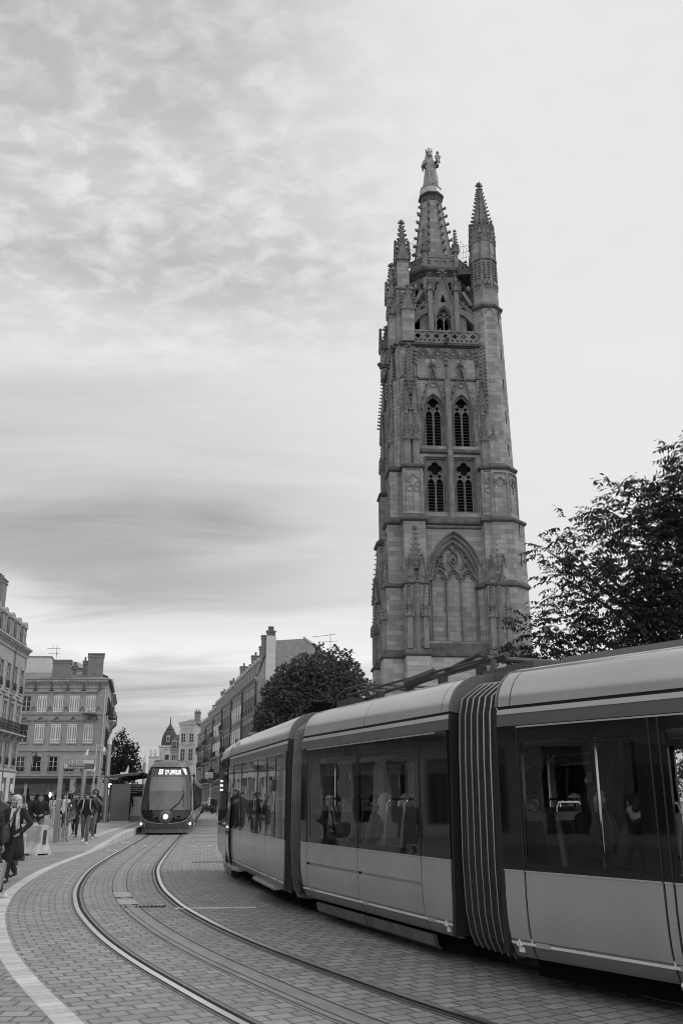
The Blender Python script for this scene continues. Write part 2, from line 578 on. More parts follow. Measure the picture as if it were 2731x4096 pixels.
def power_strip(label, tcn_):
    rt = thing('ground_power_strip', label, 'power rail', CL[0].xyz, 0, 'power strips between the rails')
    M_ = Matrix.Translation(-CL[0])
    mb = MB(M_); strip(mb, tcn_ - .165, tcn_ + .165, .008); mb.build('concrete_bed', m_strip, rt)
    mb = MB(M_)
    strip(mb, tcn_ - .05, tcn_ + .05, .014)
    mb.build('contact_bar', m_strip2, rt)
    for sgn in (-1, 1):
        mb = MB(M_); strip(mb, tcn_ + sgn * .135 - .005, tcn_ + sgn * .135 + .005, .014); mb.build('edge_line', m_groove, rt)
    if tcn_ == 0:
        for ya, yb in ((15.1, 15.75), (15.95, 16.4), (16.6, 17.1)):
            a = next(i for i, p in enumerate(CL) if p.y > ya); b = next(i for i, p in enumerate(CL) if p.y > yb) + 1
            mb = MB(M_); strip(mb, -.14, .14, .019, a, b); mb.build('insulating_box', mat('insulating_box', .36, .5, var=.35, scale=12), rt)
power_strip('grooved power strip running down the middle of the empty track', 0.0)
power_strip('power strip between the rails under the passing tram', 3.3)
# drain grates, joint strip, studs
def grate(label, x, y, wd, dp, rz):
    rt = thing('drain_grate', label, 'drain', (x, y, .004), rz)
    MB().box(-wd / 2, -dp / 2, 0, wd / 2, dp / 2, .008).build('frame', m_groove, rt)
    mb = MB()
    n = int(wd / .062)
    for k in range(n):
        xx = -wd / 2 + .02 + k * (wd - .04) / n
        mb.add([(xx, -dp / 2 + .02, .014), (xx + .034, -dp / 2 + .02, .014), (xx + .034, dp / 2 - .02, .014), (xx, dp / 2 - .02, .014)], [(0, 1, 2, 3)])
    mb.build('bars', m_strip, rt)
grate('slotted metal drain between the rails of the empty track', -3.02, 15.05, .62, .22, R(8))
grate('short slotted drain in the pavers right of the empty track', -3.42, 25.2, .95, .24, R(8))
mb = MB().box(-.6, -.028, 0, .6, .028, .012).box(-.62, -.05, 0, -.55, .05, .013)
tag(mb.build('joint_cover', mat('galvanised', .62, .35, .6, var=.15), None, (-1.9, 14.85, .004), R(9)), 'thin bright metal joint strip lying across the pavers beside the tram', 'metal strip')
for k, (y, t) in enumerate([(33.2, -.62), (33.4, -.2), (33.6, .25), (33.8, .62), (33.0, 1.5), (33.2, 2.0), (36.0, -1.05), (35.6, -1.2), (30.5, -1.15), (30.7, -.95)]):
    i = next(i for i, p in enumerate(CL) if p.y > y)
    p = CL[i] + CN[i] * t
    o = MB().lathe([(.075, 0), (.07, .012), (.0, .018)], 10).build('ground_stud', mat('stud_white', .62, .4, var=.1), None, (p.x, p.y, .004))
    tag(o, 'small pale round stud set in the pavers in front of the facing tram', 'stud', 'ground studs in front of the facing tram')
tag(MB().box(-1.0, -.035, 0, 1.0, .035, .01).build('joint_cover', MATS['galvanised'], None, (-3.9, 31.2, .004), R(8)), 'long thin metal strip across the pavers ahead of the facing tram', 'metal strip')
for k in range(9):
    i = next(i for i, p in enumerate(CL) if p.y > 36 + k * 4.2)
    p = CL[i] + CN[i] * 2.2
    tag(MB().box(-1.0, -.05, 0, 1.0, .05, .006).build('paver_joint', m_bitum, None, (p.x, p.y, .005), R(8)), 'dark cross joint in the strip of paving between the two trams', 'joint', 'dark cross joints between the two trams')
# ================================================================== TRAMS
m_tlow = mat('tram_light_grey', .30, .26, 0, var=.09, scale=1.3, streak=.12, coat=.3)
m_tskirt = mat('tram_dark_skirt', .14, .4, 0, var=.12, scale=1.5, coat=.2)
m_troof = mat('tram_roof_silver', .50, .22, .75, var=.06, scale=.7)
m_troofw = mat('tram_roof_top_weathered', .42, .5, .2, var=.25, scale=5)
m_tblack = mat('tram_black_panel', .008, .04, 0, var=0, spec=.5)
m_tfrieze = mat('tram_frieze', .10, .3, 0, var=.05)
m_tlight = mat('tram_light_stripe', .42, .3, .3, var=.05)
m_rub = mat('tram_rubber', .012, .55, 0, var=0)
m_gut = mat('tram_gutter_black', .008, .5, var=0)
m_int = mat('tram_interior', .58, .7, var=.1)
m_floor = mat('tram_floor', .07, .7, var=.2)
m_seat = mat('seat_shell', .42, .45, var=.08)
m_cush = mat('seat_cloth', .05, .9, var=.5, scale=40)
m_chrome = mat('polished_handrail', .75, .15, 1.0, var=0)
m_tglass = glass('tram_glass', .86, 1.47, 0, .05)
m_wind = glass('windscreen_glass', .62, 2.0, 0, .02)
m_under = mat('underframe_black', .006, 1.0, var=0, spec=.05)
m_bellow = mat('bellows_fabric', .013, .7, var=.3, scale=5, bump=.5, bscale=14)
m_rib = mat('bellows_rib', .42, .4, .8, var=.1)
m_tdark = mat('tram_front_dark', .085, .25, .35, var=.06, coat=.6)
TW = 2.4
LOW = [(.036, .425), (.015, .53), (.005, .66), (0, .80), (0, .995)]
SKT = [(.112, .27), (.085, .30), (.060, .36), (.039, .421)]
FRZ = [(.012, 2.285), (.02, 2.395)]
LST = [(.015, 2.397), (.03, 2.445)]
FAI = [(.03, 2.475), (.038, 2.53), (.053, 2.59), (.078, 2.65), (.112, 2.71), (.156, 2.755), (.212, 2.80), (.28, 2.838)]
FTP = [(.283, 2.84), (.40, 2.872), (.52, 2.886)]
def pstrip(mb, x0, x1, prof, th=.035, sides=(0, 1), nx=1, smooth=True):
    for sd_ in sides:
        rings = []
        for k in range(nx + 1):
            x = x0 + (x1 - x0) * k / nx
            pts = [(x, y, z) for y, z in prof] + [(x, y + th, z) for y, z in reversed(prof)]
            if sd_: pts = [(p[0], TW - p[1], p[2]) for p in pts]
            rings.append(pts)
        if sd_: rings.reverse()
        mb.loft(rings, True, True, smooth)
def side_plate(mb, x0, x1, z0, z1, y0, y1, holes=(), sides=(0, 1)):
    for sd_ in sides:
        a, b = (y0, y1) if not sd_ else (TW - y1, TW - y0)
        mb.prism([(x0, z0), (x1, z0), (x1, z1), (x0, z1)], 'y', a, b, holes)
def rrect(x0, z0, x1, z1, r=.05, n=3):
    pts = []
    for cx_, cz_, a in ((x1 - r, z1 - r, 0), (x0 + r, z1 - r, 90), (x0 + r, z0 + r, 180), (x1 - r, z0 + r, 270)):
        for i in range(n + 1):
            t = R(a + 90 * i / n)
            pts.append((cx_ + r * math.cos(t), cz_ + r * math.sin(t)))
    return pts
def seat_mesh(M_, x, y, ry, m_root):
    """tram seat facing local +x when ry=0"""
    Ms = M_ @ Matrix.Translation((x, y, .40)) @ Matrix.Rotation(ry, 4, 'Z')
    sh = MB(Ms)
    sh.loft([[(-.20 - .09 * (k / 5) ** 1.5, -.22 + .02 * (k == 5), .38 + .72 * k / 5), (-.20 - .09 * (k / 5) ** 1.5, .22 - .02 * (k == 5), .38 + .72 * k / 5), (-.25 - .09 * (k / 5) ** 1.5, .22 - .02 * (k == 5), .38 + .72 * k / 5), (-.25 - .09 * (k / 5) ** 1.5, -.22 + .02 * (k == 5), .38 + .72 * k / 5)] for k in range(6)])
    sh.box(-.22, -.22, .36, .24, .22, .42).box(-.12, -.12, 0, .12, .12, .36)
    o = sh.build('seat', m_seat, m_root)
    cu = MB(Ms)
    cu.box(-.2, -.2, .42, .22, .2, .47)
    cu.loft([[(-.185 - .085 * (k / 4) ** 1.5, -.19, .5 + .52 * k / 4), (-.185 - .085 * (k / 4) ** 1.5, .19, .5 + .52 * k / 4), (-.21 - .085 * (k / 4) ** 1.5, .19, .5 + .52 * k / 4), (-.21 - .085 * (k / 4) ** 1.5, -.19, .5 + .52 * k / 4)] for k in range(5)])
    ob = cu.build('cushion', m_cush, o)
    h = MB(Ms)
    h.tube([(-.30, -.2, 1.02), (-.32, -.2, 1.13), (-.33, -.15, 1.19), (-.33, .15, 1.19), (-.32, .2, 1.13), (-.30, .2, 1.02)], .014, 6)
    h.build('grab_handle', m_chrome, o)
    return o
def seat_at(M_, x, y, ry, body):
    return seat_mesh(M_, x, y, ry, body)
def module(root, M_, Ln, kind, detail=True, roof_box=True):
    """one car of the tram in its own frame: x along, y 0 (near side) .. 2.4, built as parts of root"""
    cuts = {'short': [.05, .30, 2.10, 3.80, 4.45], 'long': [.05, .22, 1.70, Ln - 1.7, Ln - .05], 'doors': [.03, .84, 1.94, 3.78, 4.72, 5.52, Ln - .05], 'bay': [.05, .3, 1.71, 1.80, 3.0, 4.2, 4.3, Ln - .05]}[kind]
    cuts[-1] = Ln - .05
    g_ = .011
    ins = MB(M_)   # floor, ceiling and end frames
    ins.box(.04, .12, .30, Ln - .04, TW - .12, .38)
    ins.box(.04, .05, 2.28, Ln - .04, TW - .05, 2.34)
    body = ins.build('car_body', m_int, root)
    for x in (.0, Ln - .06):
        ins = MB(M_)
        ins.prism([(.004, .3), (TW - .004, .3), (TW - .03, 2.45), (.03, 2.45)], 'x', x, x + .06, [[(.30, .40), (TW - .30, .40), (TW - .30, 2.22), (.30, 2.22)]])
        ins.build('end_frame', m_rub, body)
    if False:
        ins.prism([(.06, .3), (TW - .06, .3), (TW - .06, 2.3), (.06, 2.3)], 'x', x, x + .03, [[(.30, .40), (TW - .30, .40), (TW - .30, 2.22), (.30, 2.22)]])
    def sided(name, m, fn):
        for sd_ in (0, 1):
            q = MB(M_)
            fn(q, (sd_,))
            q.build(name, m, body)
    for a, b in zip(cuts, cuts[1:]):
        if kind == 'short' and b - a > 1:
            sided('side_panel', m_tlow, lambda q, s: (pstrip(q, a + g_, b - g_, LOW[:3] + [(.002, .715)], sides=s), pstrip(q, a + g_, b - g_, [(0, .745), (0, .85), (0, .995)], sides=s)))
        else:
            sided('side_panel', m_tlow, lambda q, s: pstrip(q, a + g_, b - g_, LOW, sides=s))
    sided('skirt', m_tskirt, lambda q, s: [pstrip(q, a + g_, b - g_, SKT, sides=s) for a, b in zip(cuts, cuts[1:])])
    sided('inner_lining', m_int, lambda q, s: q.box(.04, *((.045, .38, Ln - .04, .07, 1.0) if not s[0] else (TW - .07, .38, Ln - .04, TW - .045, 1.0))))
    sided('gutter', m_gut, lambda q, s: pstrip(q, .02, Ln - .02, [(.055, 2.44), (.055, 2.48)], sides=s))
    sided('frieze_band', m_tfrieze, lambda q, s: pstrip(q, .04, Ln - .04, FRZ, sides=s))
    sided('light_band', m_tlight, lambda q, s: pstrip(q, .04, Ln - .04, LST, sides=s))
    # window band
    wins = {'short': [(.42, 2.02, 'w'), (2.16, 3.72, 'w')], 'long': [], 'doors': [(.10, .78, 'd'), (.90, 1.88, 'd'), (2.0, 3.72, 'w'), (3.84, 4.66, 'd'), (4.78, 5.46, 'd')], 'bay': [(.34, 1.56, 'w'), (1.86, 2.92, 'd'), (3.06, 4.14, 'd'), (4.4, Ln - .4, 'w')]}[kind]
    holes = []
    for a, b, k in wins:
        if k == 'w': holes.append(rrect(a + .0, 1.07, b - .0, 2.13, .02, 2))
        else: holes.append(rrect(a, 1.05, b, 2.16, .02, 2))
    sided('window_band', m_tblack, lambda q, s: side_plate(q, .05, Ln - .05, .998, 2.283, .0, .03, holes, s))
    for a, b, k in wins:
        wp = MB(M_)
        z0, z1 = (1.07, 2.13) if k == 'w' else (1.05, 2.16)
        for sd_ in (0, 1):
            y = .004 if not sd_ else TW - .004
            q = [(a, y, z0), (b, y, z0), (b, y, z1), (a, y, z1)]
            wp = MB(M_)
            wp.add(q if not sd_ else q[::-1], [(0, 1, 2, 3)])
            wp.build('window' if k == 'w' else 'door_glass', m_tglass, body)
    # seams between panels of the glazed band
    for c in cuts[1:-1]:
        sided('panel_seam', m_rub, lambda q, s: (q.box(c - .008, *((-.006, .998, c + .008, .012, 2.283) if not s[0] else (TW - .012, .998, c + .008, TW + .006, 2.283))), pstrip(q, c - .014, c + .014, [(y + .012, z) for y, z in LOW], sides=s)))
    tr = MB(M_)
    tr.box(.3, -.008, 2.262, Ln - .3, .006, 2.276).box(.05, -.004, .994, Ln - .05, .012, 1.006)
    tr.build('trim_line', m_tlight, body)
    if kind in ('doors', 'bay'):
        for a, b in ([(.06, 2.05), (3.8, 5.75)] if kind == 'doors' else [(1.8, 4.2)]):
            for sd_ in (0, 1):
                st = MB(M_)
                pr = [(-.03, .26), (-.045, .29), (-.03, .315), (.09, .33), (.12, .27)]
                rr_ = [[(x, (y if not sd_ else TW - y), z) for y, z in pr] for x in ((a, b) if not sd_ else (b, a))]
                st.loft(rr_)
                st.build('door_step', m_troof, body)
    # small plates on the skirt
    pl = MB(M_)
    for c in cuts[1:-1]:
        pl.box(c + .05, .036, .375, c + .2, .05, .415)
    pl.build('access_plate', mat('plate_grey', .3, .4, var=0), body)
    # roof
    fr = MB(M_)
    mid = Ln / 2 if Ln < 5 else Ln * .55
    xs = [.04, .20, mid, Ln - .20, Ln - .04]
    for a, b in zip(xs, xs[1:]):
        pstrip(fr, a + .006, b - .006, FAI)
    fr = fr.build('roof_fairing', m_troof, body)
    ft = MB(M_)
    for a, b in zip(xs, xs[1:]):
        pstrip(ft, a + .006, b - .006, FTP)
    ft.box(.04, .5, 2.83, Ln - .04, TW - .5, 2.87)
    ft.build('roof_top_panel', m_troofw, body)
    for x in (.0, Ln - .04):
        ca = MB(M_)
        ca.prism([(y, z) for y, z in FAI + FTP] + [(TW - y, z) for y, z in reversed(FAI + FTP)] + [(TW - .1, 2.46), (.1, 2.46)], 'x', x + .005, x + .035)
        ca.build('roof_end_wall', m_tskirt, body)
    if roof_box:
        rb = MB(M_)
        a, b = .35, Ln - .1
        rb.loft([[(x, .50, 2.87), (x, .56, 2.96 if k in (1, 2) else 2.89), (x, .75, 2.99 if k in (1, 2) else 2.89), (x, TW - .75, 2.99 if k in (1, 2) else 2.89), (x, TW - .56, 2.96 if k in (1, 2) else 2.89), (x, TW - .5, 2.87)] for k, x in enumerate((a, a + .10, b - .10, b))])
        rb.build('roof_equipment', mat('roof_box_grey', .10, .6, var=.15), body)
    # bogie or under-frame
    ub = MB(M_)
    ub.box(.15, .28, .10, Ln - .15, TW - .28, .30)
    ub.build('underframe', m_under, body)
    if kind == 'short':
        for a, b in ((.45, 2.08), (2.12, 3.85)):
            sided('bogie_cover', mat('bogie_grey', .11, .6, .2, var=.3, scale=4), lambda q, s: pstrip(q, a, b, [(.16, .10), (.12, .13), (.10, .235)], .04, s))
    if detail:
        # seats and poles
        if kind == 'short':
            for x, y, r_ in ((.60, .42, 0), (.40, 1.0, 0), (2.14, .45, PI), (1.76, 1.0, PI), (2.62, .45, PI), (2.75, 1.0, PI), (3.35, .5, PI), (1.0, 1.9, 0), (2.3, 1.9, PI), (3.4, 1.9, PI)):
                seat_at(M_, x, y, r_, body)
            poles = [(1.25, 1.3), (2.15, 1.2), (2.9, 1.3)]
        elif kind == 'bay':
            for x, y, r_ in ((.36, .33, 0), (.38, .95, 0), (1.05, .62, PI), (1.45, 1.9, PI), (4.6, .5, 0), (5.3, .5, PI)):
                seat_at(M_, x, y, r_, body)
            poles = [(.62, .70), (1.6, 1.6), (2.6, 1.2)]
        else:
            for x, y, r_ in ((2.3, .5, 0), (3.3, .5, PI), (2.3, 1.9, 0), (3.3, 1.9, PI)):
                seat_at(M_, x, y, r_, body)
            poles = [(1.0, 1.2), (1.9, 1.0), (3.8, 1.0), (4.7, 1.2)]
        pm = MB(M_)
        for x, y in poles:
            pm.tube([(x, y, .38), (x, y, 1.3), (x, y, 2.28)], .017, 7)
            pm.tube([(x, y, 2.1), (x + .25, y, 2.24), (x + .6, y, 2.26)], .015, 6)
        pm.tube([(.2, .35, 2.12), (Ln - .2, .35, 2.12)], .015, 6)
        pm.build('handrail', m_chrome, body)
    return body
def outline(inset=0.0, full=True):
    left = [(.12, .22), (.06, .34), (.02, .55), (.0, 1.0), (.012, 2.0), (.03, 2.42), (.07, 2.60), (.15, 2.74), (.30, 2.84), (.55, 2.88)]
    left = [(y + inset, z - (inset if z > 2.6 else 0)) for y, z in left]
    return left + [(TW - y, z) for y, z in reversed(left)]
def bellows(root, Mroot, Ma, xa, Mb, xb, n=7):
    """folded connection between two cars; ribs are bright hoops on dark fabric"""
    def ring(t, ins):
        out_ = []
        for y, z in outline(ins):
            p = (Ma @ Vector((xa, y, z))).lerp(Mb @ Vector((xb, y, z)), t)
            out_.append(Mroot @ p)
        return out_
    rings = []
    for k in range(n):
        t0, t1 = k / n, (k + 1) / n
        rings += [ring(t0 + .5 * (t1 - t0) * .30, .16), ring((t0 + t1) / 2, .085)]
    rings.append(ring(1, .16))
    b = MB().loft(rings, True, False).build('bellows', m_bellow, root)
    li = MB().loft([ring(t, .20)[1:-1] for t in (-.02, 1.02)], False, False)
    li.build('gangway_lining', m_int, b)
    fl = MB()
    fl.add([Mroot @ ((Ma @ Vector((xa - .05, y, .38))) if e == 0 else (Mb @ Vector((xb + .05, y, .38)))) for e, y in ((0, .35), (0, TW - .35), (1, TW - .35), (1, .35))], [(0, 1, 2, 3)])
    fl.build('gangway_floor', m_floor, b)
    rb = MB()
    for k in range(n):
        rr_ = ring((k + .5) / n, .080)
        rb.tube(rr_, [.0115 if p.z > 1.72 else .0065 for p in rr_], 5, True)
    rb.build('rib', m_rib, b)
    return b
def fmat(A, B):
    a = math.atan2(B[1] - A[1], B[0] - A[0])
    return Matrix.Translation((A[0], A[1], 0)) @ Matrix.Rotation(a, 4, 'Z')
# ---- cab nose, x forward from the car's end, y -1.2..1.2 about the centre line
def cab_pt(a, z, off=0.0):
    wv = lerp_tab(z, [(.1, 1.06), (.3, 1.13), (.55, 1.18), (.9, 1.2), (1.5, 1.18), (2.3, 1.09), (2.7, 1.0), (3.0, .90), (3.2, .78), (3.35, .60)]) + off
    f = lerp_tab(z, [(.1, -.10), (.3, -.02), (.55, .04), (.8, .04), (1.1, -.03), (2.0, -.36), (2.7, -.70), (3.0, -.92), (3.2, -1.12), (3.35, -1.5)]) + off
    D = .95
    if abs(a) <= .6:
        th = abs(a) / .6 * PI / 2
        y = wv * math.sin(th) ** .80
        x = f - D + D * max(math.cos(th), 0) ** .55
    else:
        y = wv
        x = f - D - (abs(a) - .6) / .4 * (3.0 + f - D)
    return Vector((x, math.copysign(y, a) if a else 0, z))
def cab_patch(M_, a0, a1, fz0, fz1, off=0.0, na=24, nz=10):
    fz0 = fz0 if callable(fz0) else (lambda a, v=fz0: v)
    fz1 = fz1 if callable(fz1) else (lambda a, v=fz1: v)
    mb = MB(M_)
    rows = []
    for j in range(nz + 1):
        row = []
        for i in range(na + 1):
            a = a0 + (a1 - a0) * i / na
            z0, z1 = fz0(a), fz1(a)
            row.append(cab_pt(a, z0 + (z1 - z0) * j / nz, off))
        rows.append(row)
    mb.loft(rows, False, False, True)
    return mb
def smile(a): return .50 + .52 * min(1, (abs(a) / .50)) ** 2.6
def cab(root, M_, lit=True):
    """nose with wrap-round windscreen; M_ maps cab frame (x forward) into root"""
    body = cab_patch(M_, -1, 1, .22, smile, 0, 60, 6).build('cab_front', m_tdark, root)
    cab_patch(M_, -.93, .93, .08, .24, .015, 48, 3).build('bumper', mat('bumper_grey', .22, .35, .3, var=.05), body)
    cab_patch(M_, -.50, .50, smile, lambda a: 1.06, .004, 40, 5).build('front_black_mask', m_tblack, body)
    cab_patch(M_, -.44, .44, 1.08, 2.92, .0, 36, 12).build('windscreen', m_wind, body)
    cab_patch(M_, -.47, .47, 2.55, 3.12, -.02, 36, 6).build('destination_panel', m_tblack, body)
    for s_ in (-1, 1):
        a, b = sorted((s_ * .44, s_ * .50))
        cab_patch(M_, a, b, 1.06, 3.05, .012, 4, 12).build('windscreen_pillar', m_tdark, body)
        a, b = sorted((s_ * .50, s_ * .63))
        cab_patch(M_, a, b, 1.02, 3.0, .0, 8, 12).build('cab_side_glass', m_tblack, body)
        a, b = sorted((s_ * .50, s_ * .56))
        cab_patch(M_, a, b, 1.0, 3.05, .018, 4, 12).build('silver_post', m_troof, body)
        a, b = sorted((s_ * .63, s_ * 1.0))
        cab_patch(M_, a, b, 1.02, 2.42, .0, 8, 8).build('cab_side_glass', m_tblack, body)
        cab_patch(M_, a, b, 2.42, 3.0, .0, 8, 8).build('cab_roof_side', m_troof, body)
    cab_patch(M_, -1, 1, 3.0, 3.35, .0, 48, 5).build('cab_roof', m_tskirt, body)
    mb = MB(M_); mb.prism([(-2.9, -.85), (-1.5, -.62), (-1.5, .62), (-2.9, .85)], 'z', 3.26, 3.34); mb.build('cab_roof_deck', m_tskirt, body)
    mb = MB(M_); mb.box(-2.95, -1.1, .25, -2.9, 1.1, 3.1); mb.box(-2.9, -1.05, .5, -.35, 1.05, .9); mb.build('cab_bulkhead', m_int, body)
    # driver's desk and blind
    mb = MB(M_)
    for k in range(8):
        y = -.82 + 1.64 * k / 8
        mb.add([cab_pt(y / 1.64 * .62, 1.93, -.05), cab_pt((y + 1.64 / 8) / 1.64 * .62, 1.93, -.05), cab_pt((y + 1.64 / 8) / 1.64 * .62, 2.56, -.05), cab_pt(y / 1.64 * .62, 2.56, -.05)], [(0, 1, 2, 3)])
    mb.build('sun_blind', mat('blind_grey', .75, .8, var=.05), body)
    mb = MB(M_)
    mb.tube([cab_pt(-.31 + .62 * k / 8, 1.93, -.045) for k in range(9)], .018, 5)
    mb.build('blind_rail', mat('blind_rail', .8, .5, var=0), body)
    mb = MB(M_); mb.box(-1.6, -.9, .9, -.5, .9, 1.15); mb.box(-1.35, -.25, 1.1, -1.2, .25, 1.75); mb.build('drivers_desk', mat('desk', .09, .7, var=.1), body)
    # headlamp in its round housing
    hc = cab_pt(0, .785, .02)
    mb = MB(M_)
    mb.lathe([(.36, -.04), (.30, .01), (.17, .035), (.13, .03)], 24, (0, 0))
    v0 = len(mb.v)
    hm = MB(M_ @ Matrix.Translation(hc) @ Matrix.Rotation(PI / 2, 4, 'Y'))
    hm.lathe([(.33, -.06), (.31, .0), (.2, .03), (.14, .035), (.12, .0)], 24)
    hm.build('headlamp_housing', m_tdark, body)
    hl = MB(M_ @ Matrix.Translation(hc + Vector((.03, 0, 0))) @ Matrix.Rotation(PI / 2, 4, 'Y'))
    hl.lathe([(.10, -.02), (.095, .01), (.06, .03), (.0, .036)], 18)
    hl.build('headlight', mat('lamp_lit', .9, .3, var=0, emit=3.5) if lit else m_chrome, body)
    for s_ in (-1, 1):
        for q, (a, em) in enumerate(((.452, 1), (.372, 0))):
            c = cab_pt(s_ * a, .47, .012)
            dlt = MB(M_ @ Matrix.Translation(c)); dlt.ball((0, 0, 0), (.05, .05, .055), 10, 6)
            dlt.build('headlight' if em else 'marker_lamp', mat('lamp_lit_small', .9, .3, var=0, emit=3.0) if (em and lit) else mat('marker_glass', .35, .2, var=0), body)
        mb = MB(M_)
        p = cab_pt(s_ * .57, 2.62, .02)
        mb.tube([p, p + Vector((.02, s_ * .10, .0))], .02, 6); mb.ball((p.x + .03, p.y + s_ * .13, p.z), (.07, .06, .09), 10, 7)
        mb.build('mirror_camera', m_rub, body)
    # wiper
    mb = MB(M_)
    for d_ in (0, .045):
        mb.tube([cab_pt(.02 + d_ * .3, 1.04, .03), cab_pt(.14 + d_ * .3, 1.38, .045), cab_pt(.215 + d_ * .2, 1.74, .045)], .014, 5)
    mb.tube([cab_pt(.235, 1.2, .03), cab_pt(.225, 1.75, .04), cab_pt(.225, 2.2, .03)], .011, 5)
    mb.ball(cab_pt(.222, 1.74, .05), .035, 8, 5)
    mb.build('wiper', m_rub, body)
    # panel lines
    mb = MB(M_)
    for a in (-.33, .33):
        mb.tube([cab_pt(a, .24 + .06 * k, .006) for k in range(8)], .008, 4)
    mb.tube([cab_pt(-.5 + k / 30, smile(-.5 + k / 30), .012) for k in range(31)], .011, 4)
    mb.build('panel_line', m_tlight, body)
    return body
# ---------------------------------------------------------------- the near tram
T0 = Vector((-.6, 13.8, 0))
Mi = Matrix.Translation(-T0)
near = thing('tram', 'long silver-roofed tram curving past on the right, passengers behind its dark windows', 'tram', T0, 0, 'trams')
A0, A1 = (-3.32, 24.6), (-2.50, 20.55)
B0, B1 = (-2.46, 20.38), (-.84, 14.23)
C0, C1 = (-.61, 13.83), (1.12, 9.68)
dD = Vector((1.04, -1.39)).normalized()
D0 = (1.44, 8.80); D1 = (1.44 + dD.x * 6.4, 8.80 + dD.y * 6.4)
MA, MBm, MC, MD = fmat(A0, A1), fmat(B0, B1), fmat(C0, C1), fmat(D0, D1)
LB = math.dist(B0, B1); LC = math.dist(C0, C1)
bB = module(near, Mi @ MBm, LB, 'doors', roof_box=False)
bC = module(near, Mi @ MC, LC, 'short', roof_box=False)
MD = MD @ Matrix.Diagonal((1, 1, .982, 1))
bD = module(near, Mi @ MD, 6.4, 'bay')
# rear cab: short saloon then the nose pointing away
Mc = Mi @ MA @ Matrix.Translation((2.9, 1.2, 0)) @ Matrix.Rotation(PI, 4, 'Z')
cb = cab(near, Mc @ Matrix.Translation((.9, 0, 0)) @ Matrix.Diagonal((1, 1, .885, 1)), False)
LA = math.dist(A0, A1)
mb = MB(Mi @ MA); pstrip(mb, 1.8, LA, LOW); mb.build('cab_side_panel', m_tlow, cb)
mb = MB(Mi @ MA); side_plate(mb, 1.8, LA, .998, 2.42, .002, .03); mb.build('cab_side_glass', m_tblack, cb)
mb = MB(Mi @ MA); pstrip(mb, 1.8, LA, [(.055, 2.44), (.055, 2.48)]); mb.build('gutter', m_gut, cb)
mb = MB(Mi @ MA); pstrip(mb, 1.8, LA, FAI); pstrip(mb, 1.8, LA, FTP); mb.box(1.8, .5, 2.86, LA, TW - .5, 2.92); mb.build('roof_fairing', m_troof, cb)
bellows(near, Mi, MA, LA, MBm, 0.0, 4)
bellows(near, Mi, MBm, LB, MC, 0.0, 7)
bellows(near, Mi, MC, LC, MD, 0.0, 7)
# roof bridge boxes over the joints
for Ma_, xa, Mb_, xb in ((MBm, LB, MC, 0.0), (MC, LC, MD, 0.0)):
    mb = MB()
    def q(M_, x, y, z): return Mi @ (M_ @ Vector((x, y, z)))
    r1 = [q(Ma_, xa - .25, y, z) for y, z in ((.6, 2.80), (.6, 2.92), (1.7, 2.92), (1.7, 2.80))]
    r2 = [q(Mb_, xb + .25, y, z) for y, z in ((.6, 2.80), (.6, 2.92), (1.7, 2.92), (1.7, 2.80))]
    mb.loft([r1, r2]); mb.build('roof_cable_box', mat('roof_box_light', .12, .6, var=.2), bC)
# folded pantograph on the short car
Mp = Mi @ MC
mb = MB(Mp)
mb.tube([(.5, .75, 2.98), (1.6, .75, 3.03), (3.2, .75, 3.06), (4.35, .78, 3.08)], .028, 8)
mb.tube([(.5, 1.65, 2.98), (1.6, 1.65, 3.03), (3.2, 1.65, 3.06), (4.35, 1.62, 3.08)], .028, 8)
mb.tube([(4.35, .6, 3.08), (4.35, 1.8, 3.08)], .035, 8)
mb.tube([(3.0, .75, 3.06), (3.9, .76, 3.09), (4.6, .7, 3.09)], .038, 8)
pan = mb.build('pantograph', mat('pantograph_grey', .06, .5, .2, var=.2), bC)
mb = MB(Mp)
for x in (.25, .65):
    mb.tube([(x - .55, .62, 2.93), (x - .25, .62, 3.10), (x + .0, .62, 3.17), (x + .35, .62, 3.17), (x + .5, .62, 3.12)], .02, 6)
    mb.tube([(x + .35, .62, 3.17), (x + .35, 1.8, 3.17)], .02, 6)
mb.box(.2, .5, 2.9, .75, 1.9, 3.0)
mb.tube([(.5, .55, 3.05), (2.2, .56, 3.07), (4.3, .6, 3.08)], .018, 6)
mb.tube([(2.4, .6, 3.02), (2.7, .6, 3.04), (3.1, .6, 3.06)], .07, 8)
for x in (1.4, 2.3, 3.2, 4.1): mb.box(x, .60, 2.86, x + .08, .7, 3.02)
mb.tube([(3.4, .62, 3.06), (4.2, .62, 3.16)], .03, 6)
mb.build('pantograph_frame', mat('pantograph_dark', .05, .6, .2, var=.2), pan)
mb = MB(Mp); mb.box(4.2, .62, 2.86, 5.2, 1.85, 2.95); mb.box(4.42, .60, 2.9, 4.48, .64, 3.06); mb.build('roof_bracket', mat('roof_bracket', .09, .6, var=.2), pan)
mb = MB(Mi @ MBm); mb.lathe([(.12, 2.9), (.12, 3.02), (.1, 3.06)], 12, (LB - .25, .6)); mb.prism([(LB - .9, 2.9), (LB - .7, 3.02), (LB - .15, 3.04), (LB - .15, 2.9)], 'y', .5, .9); mb.build('roof_antenna', m_under, bB)
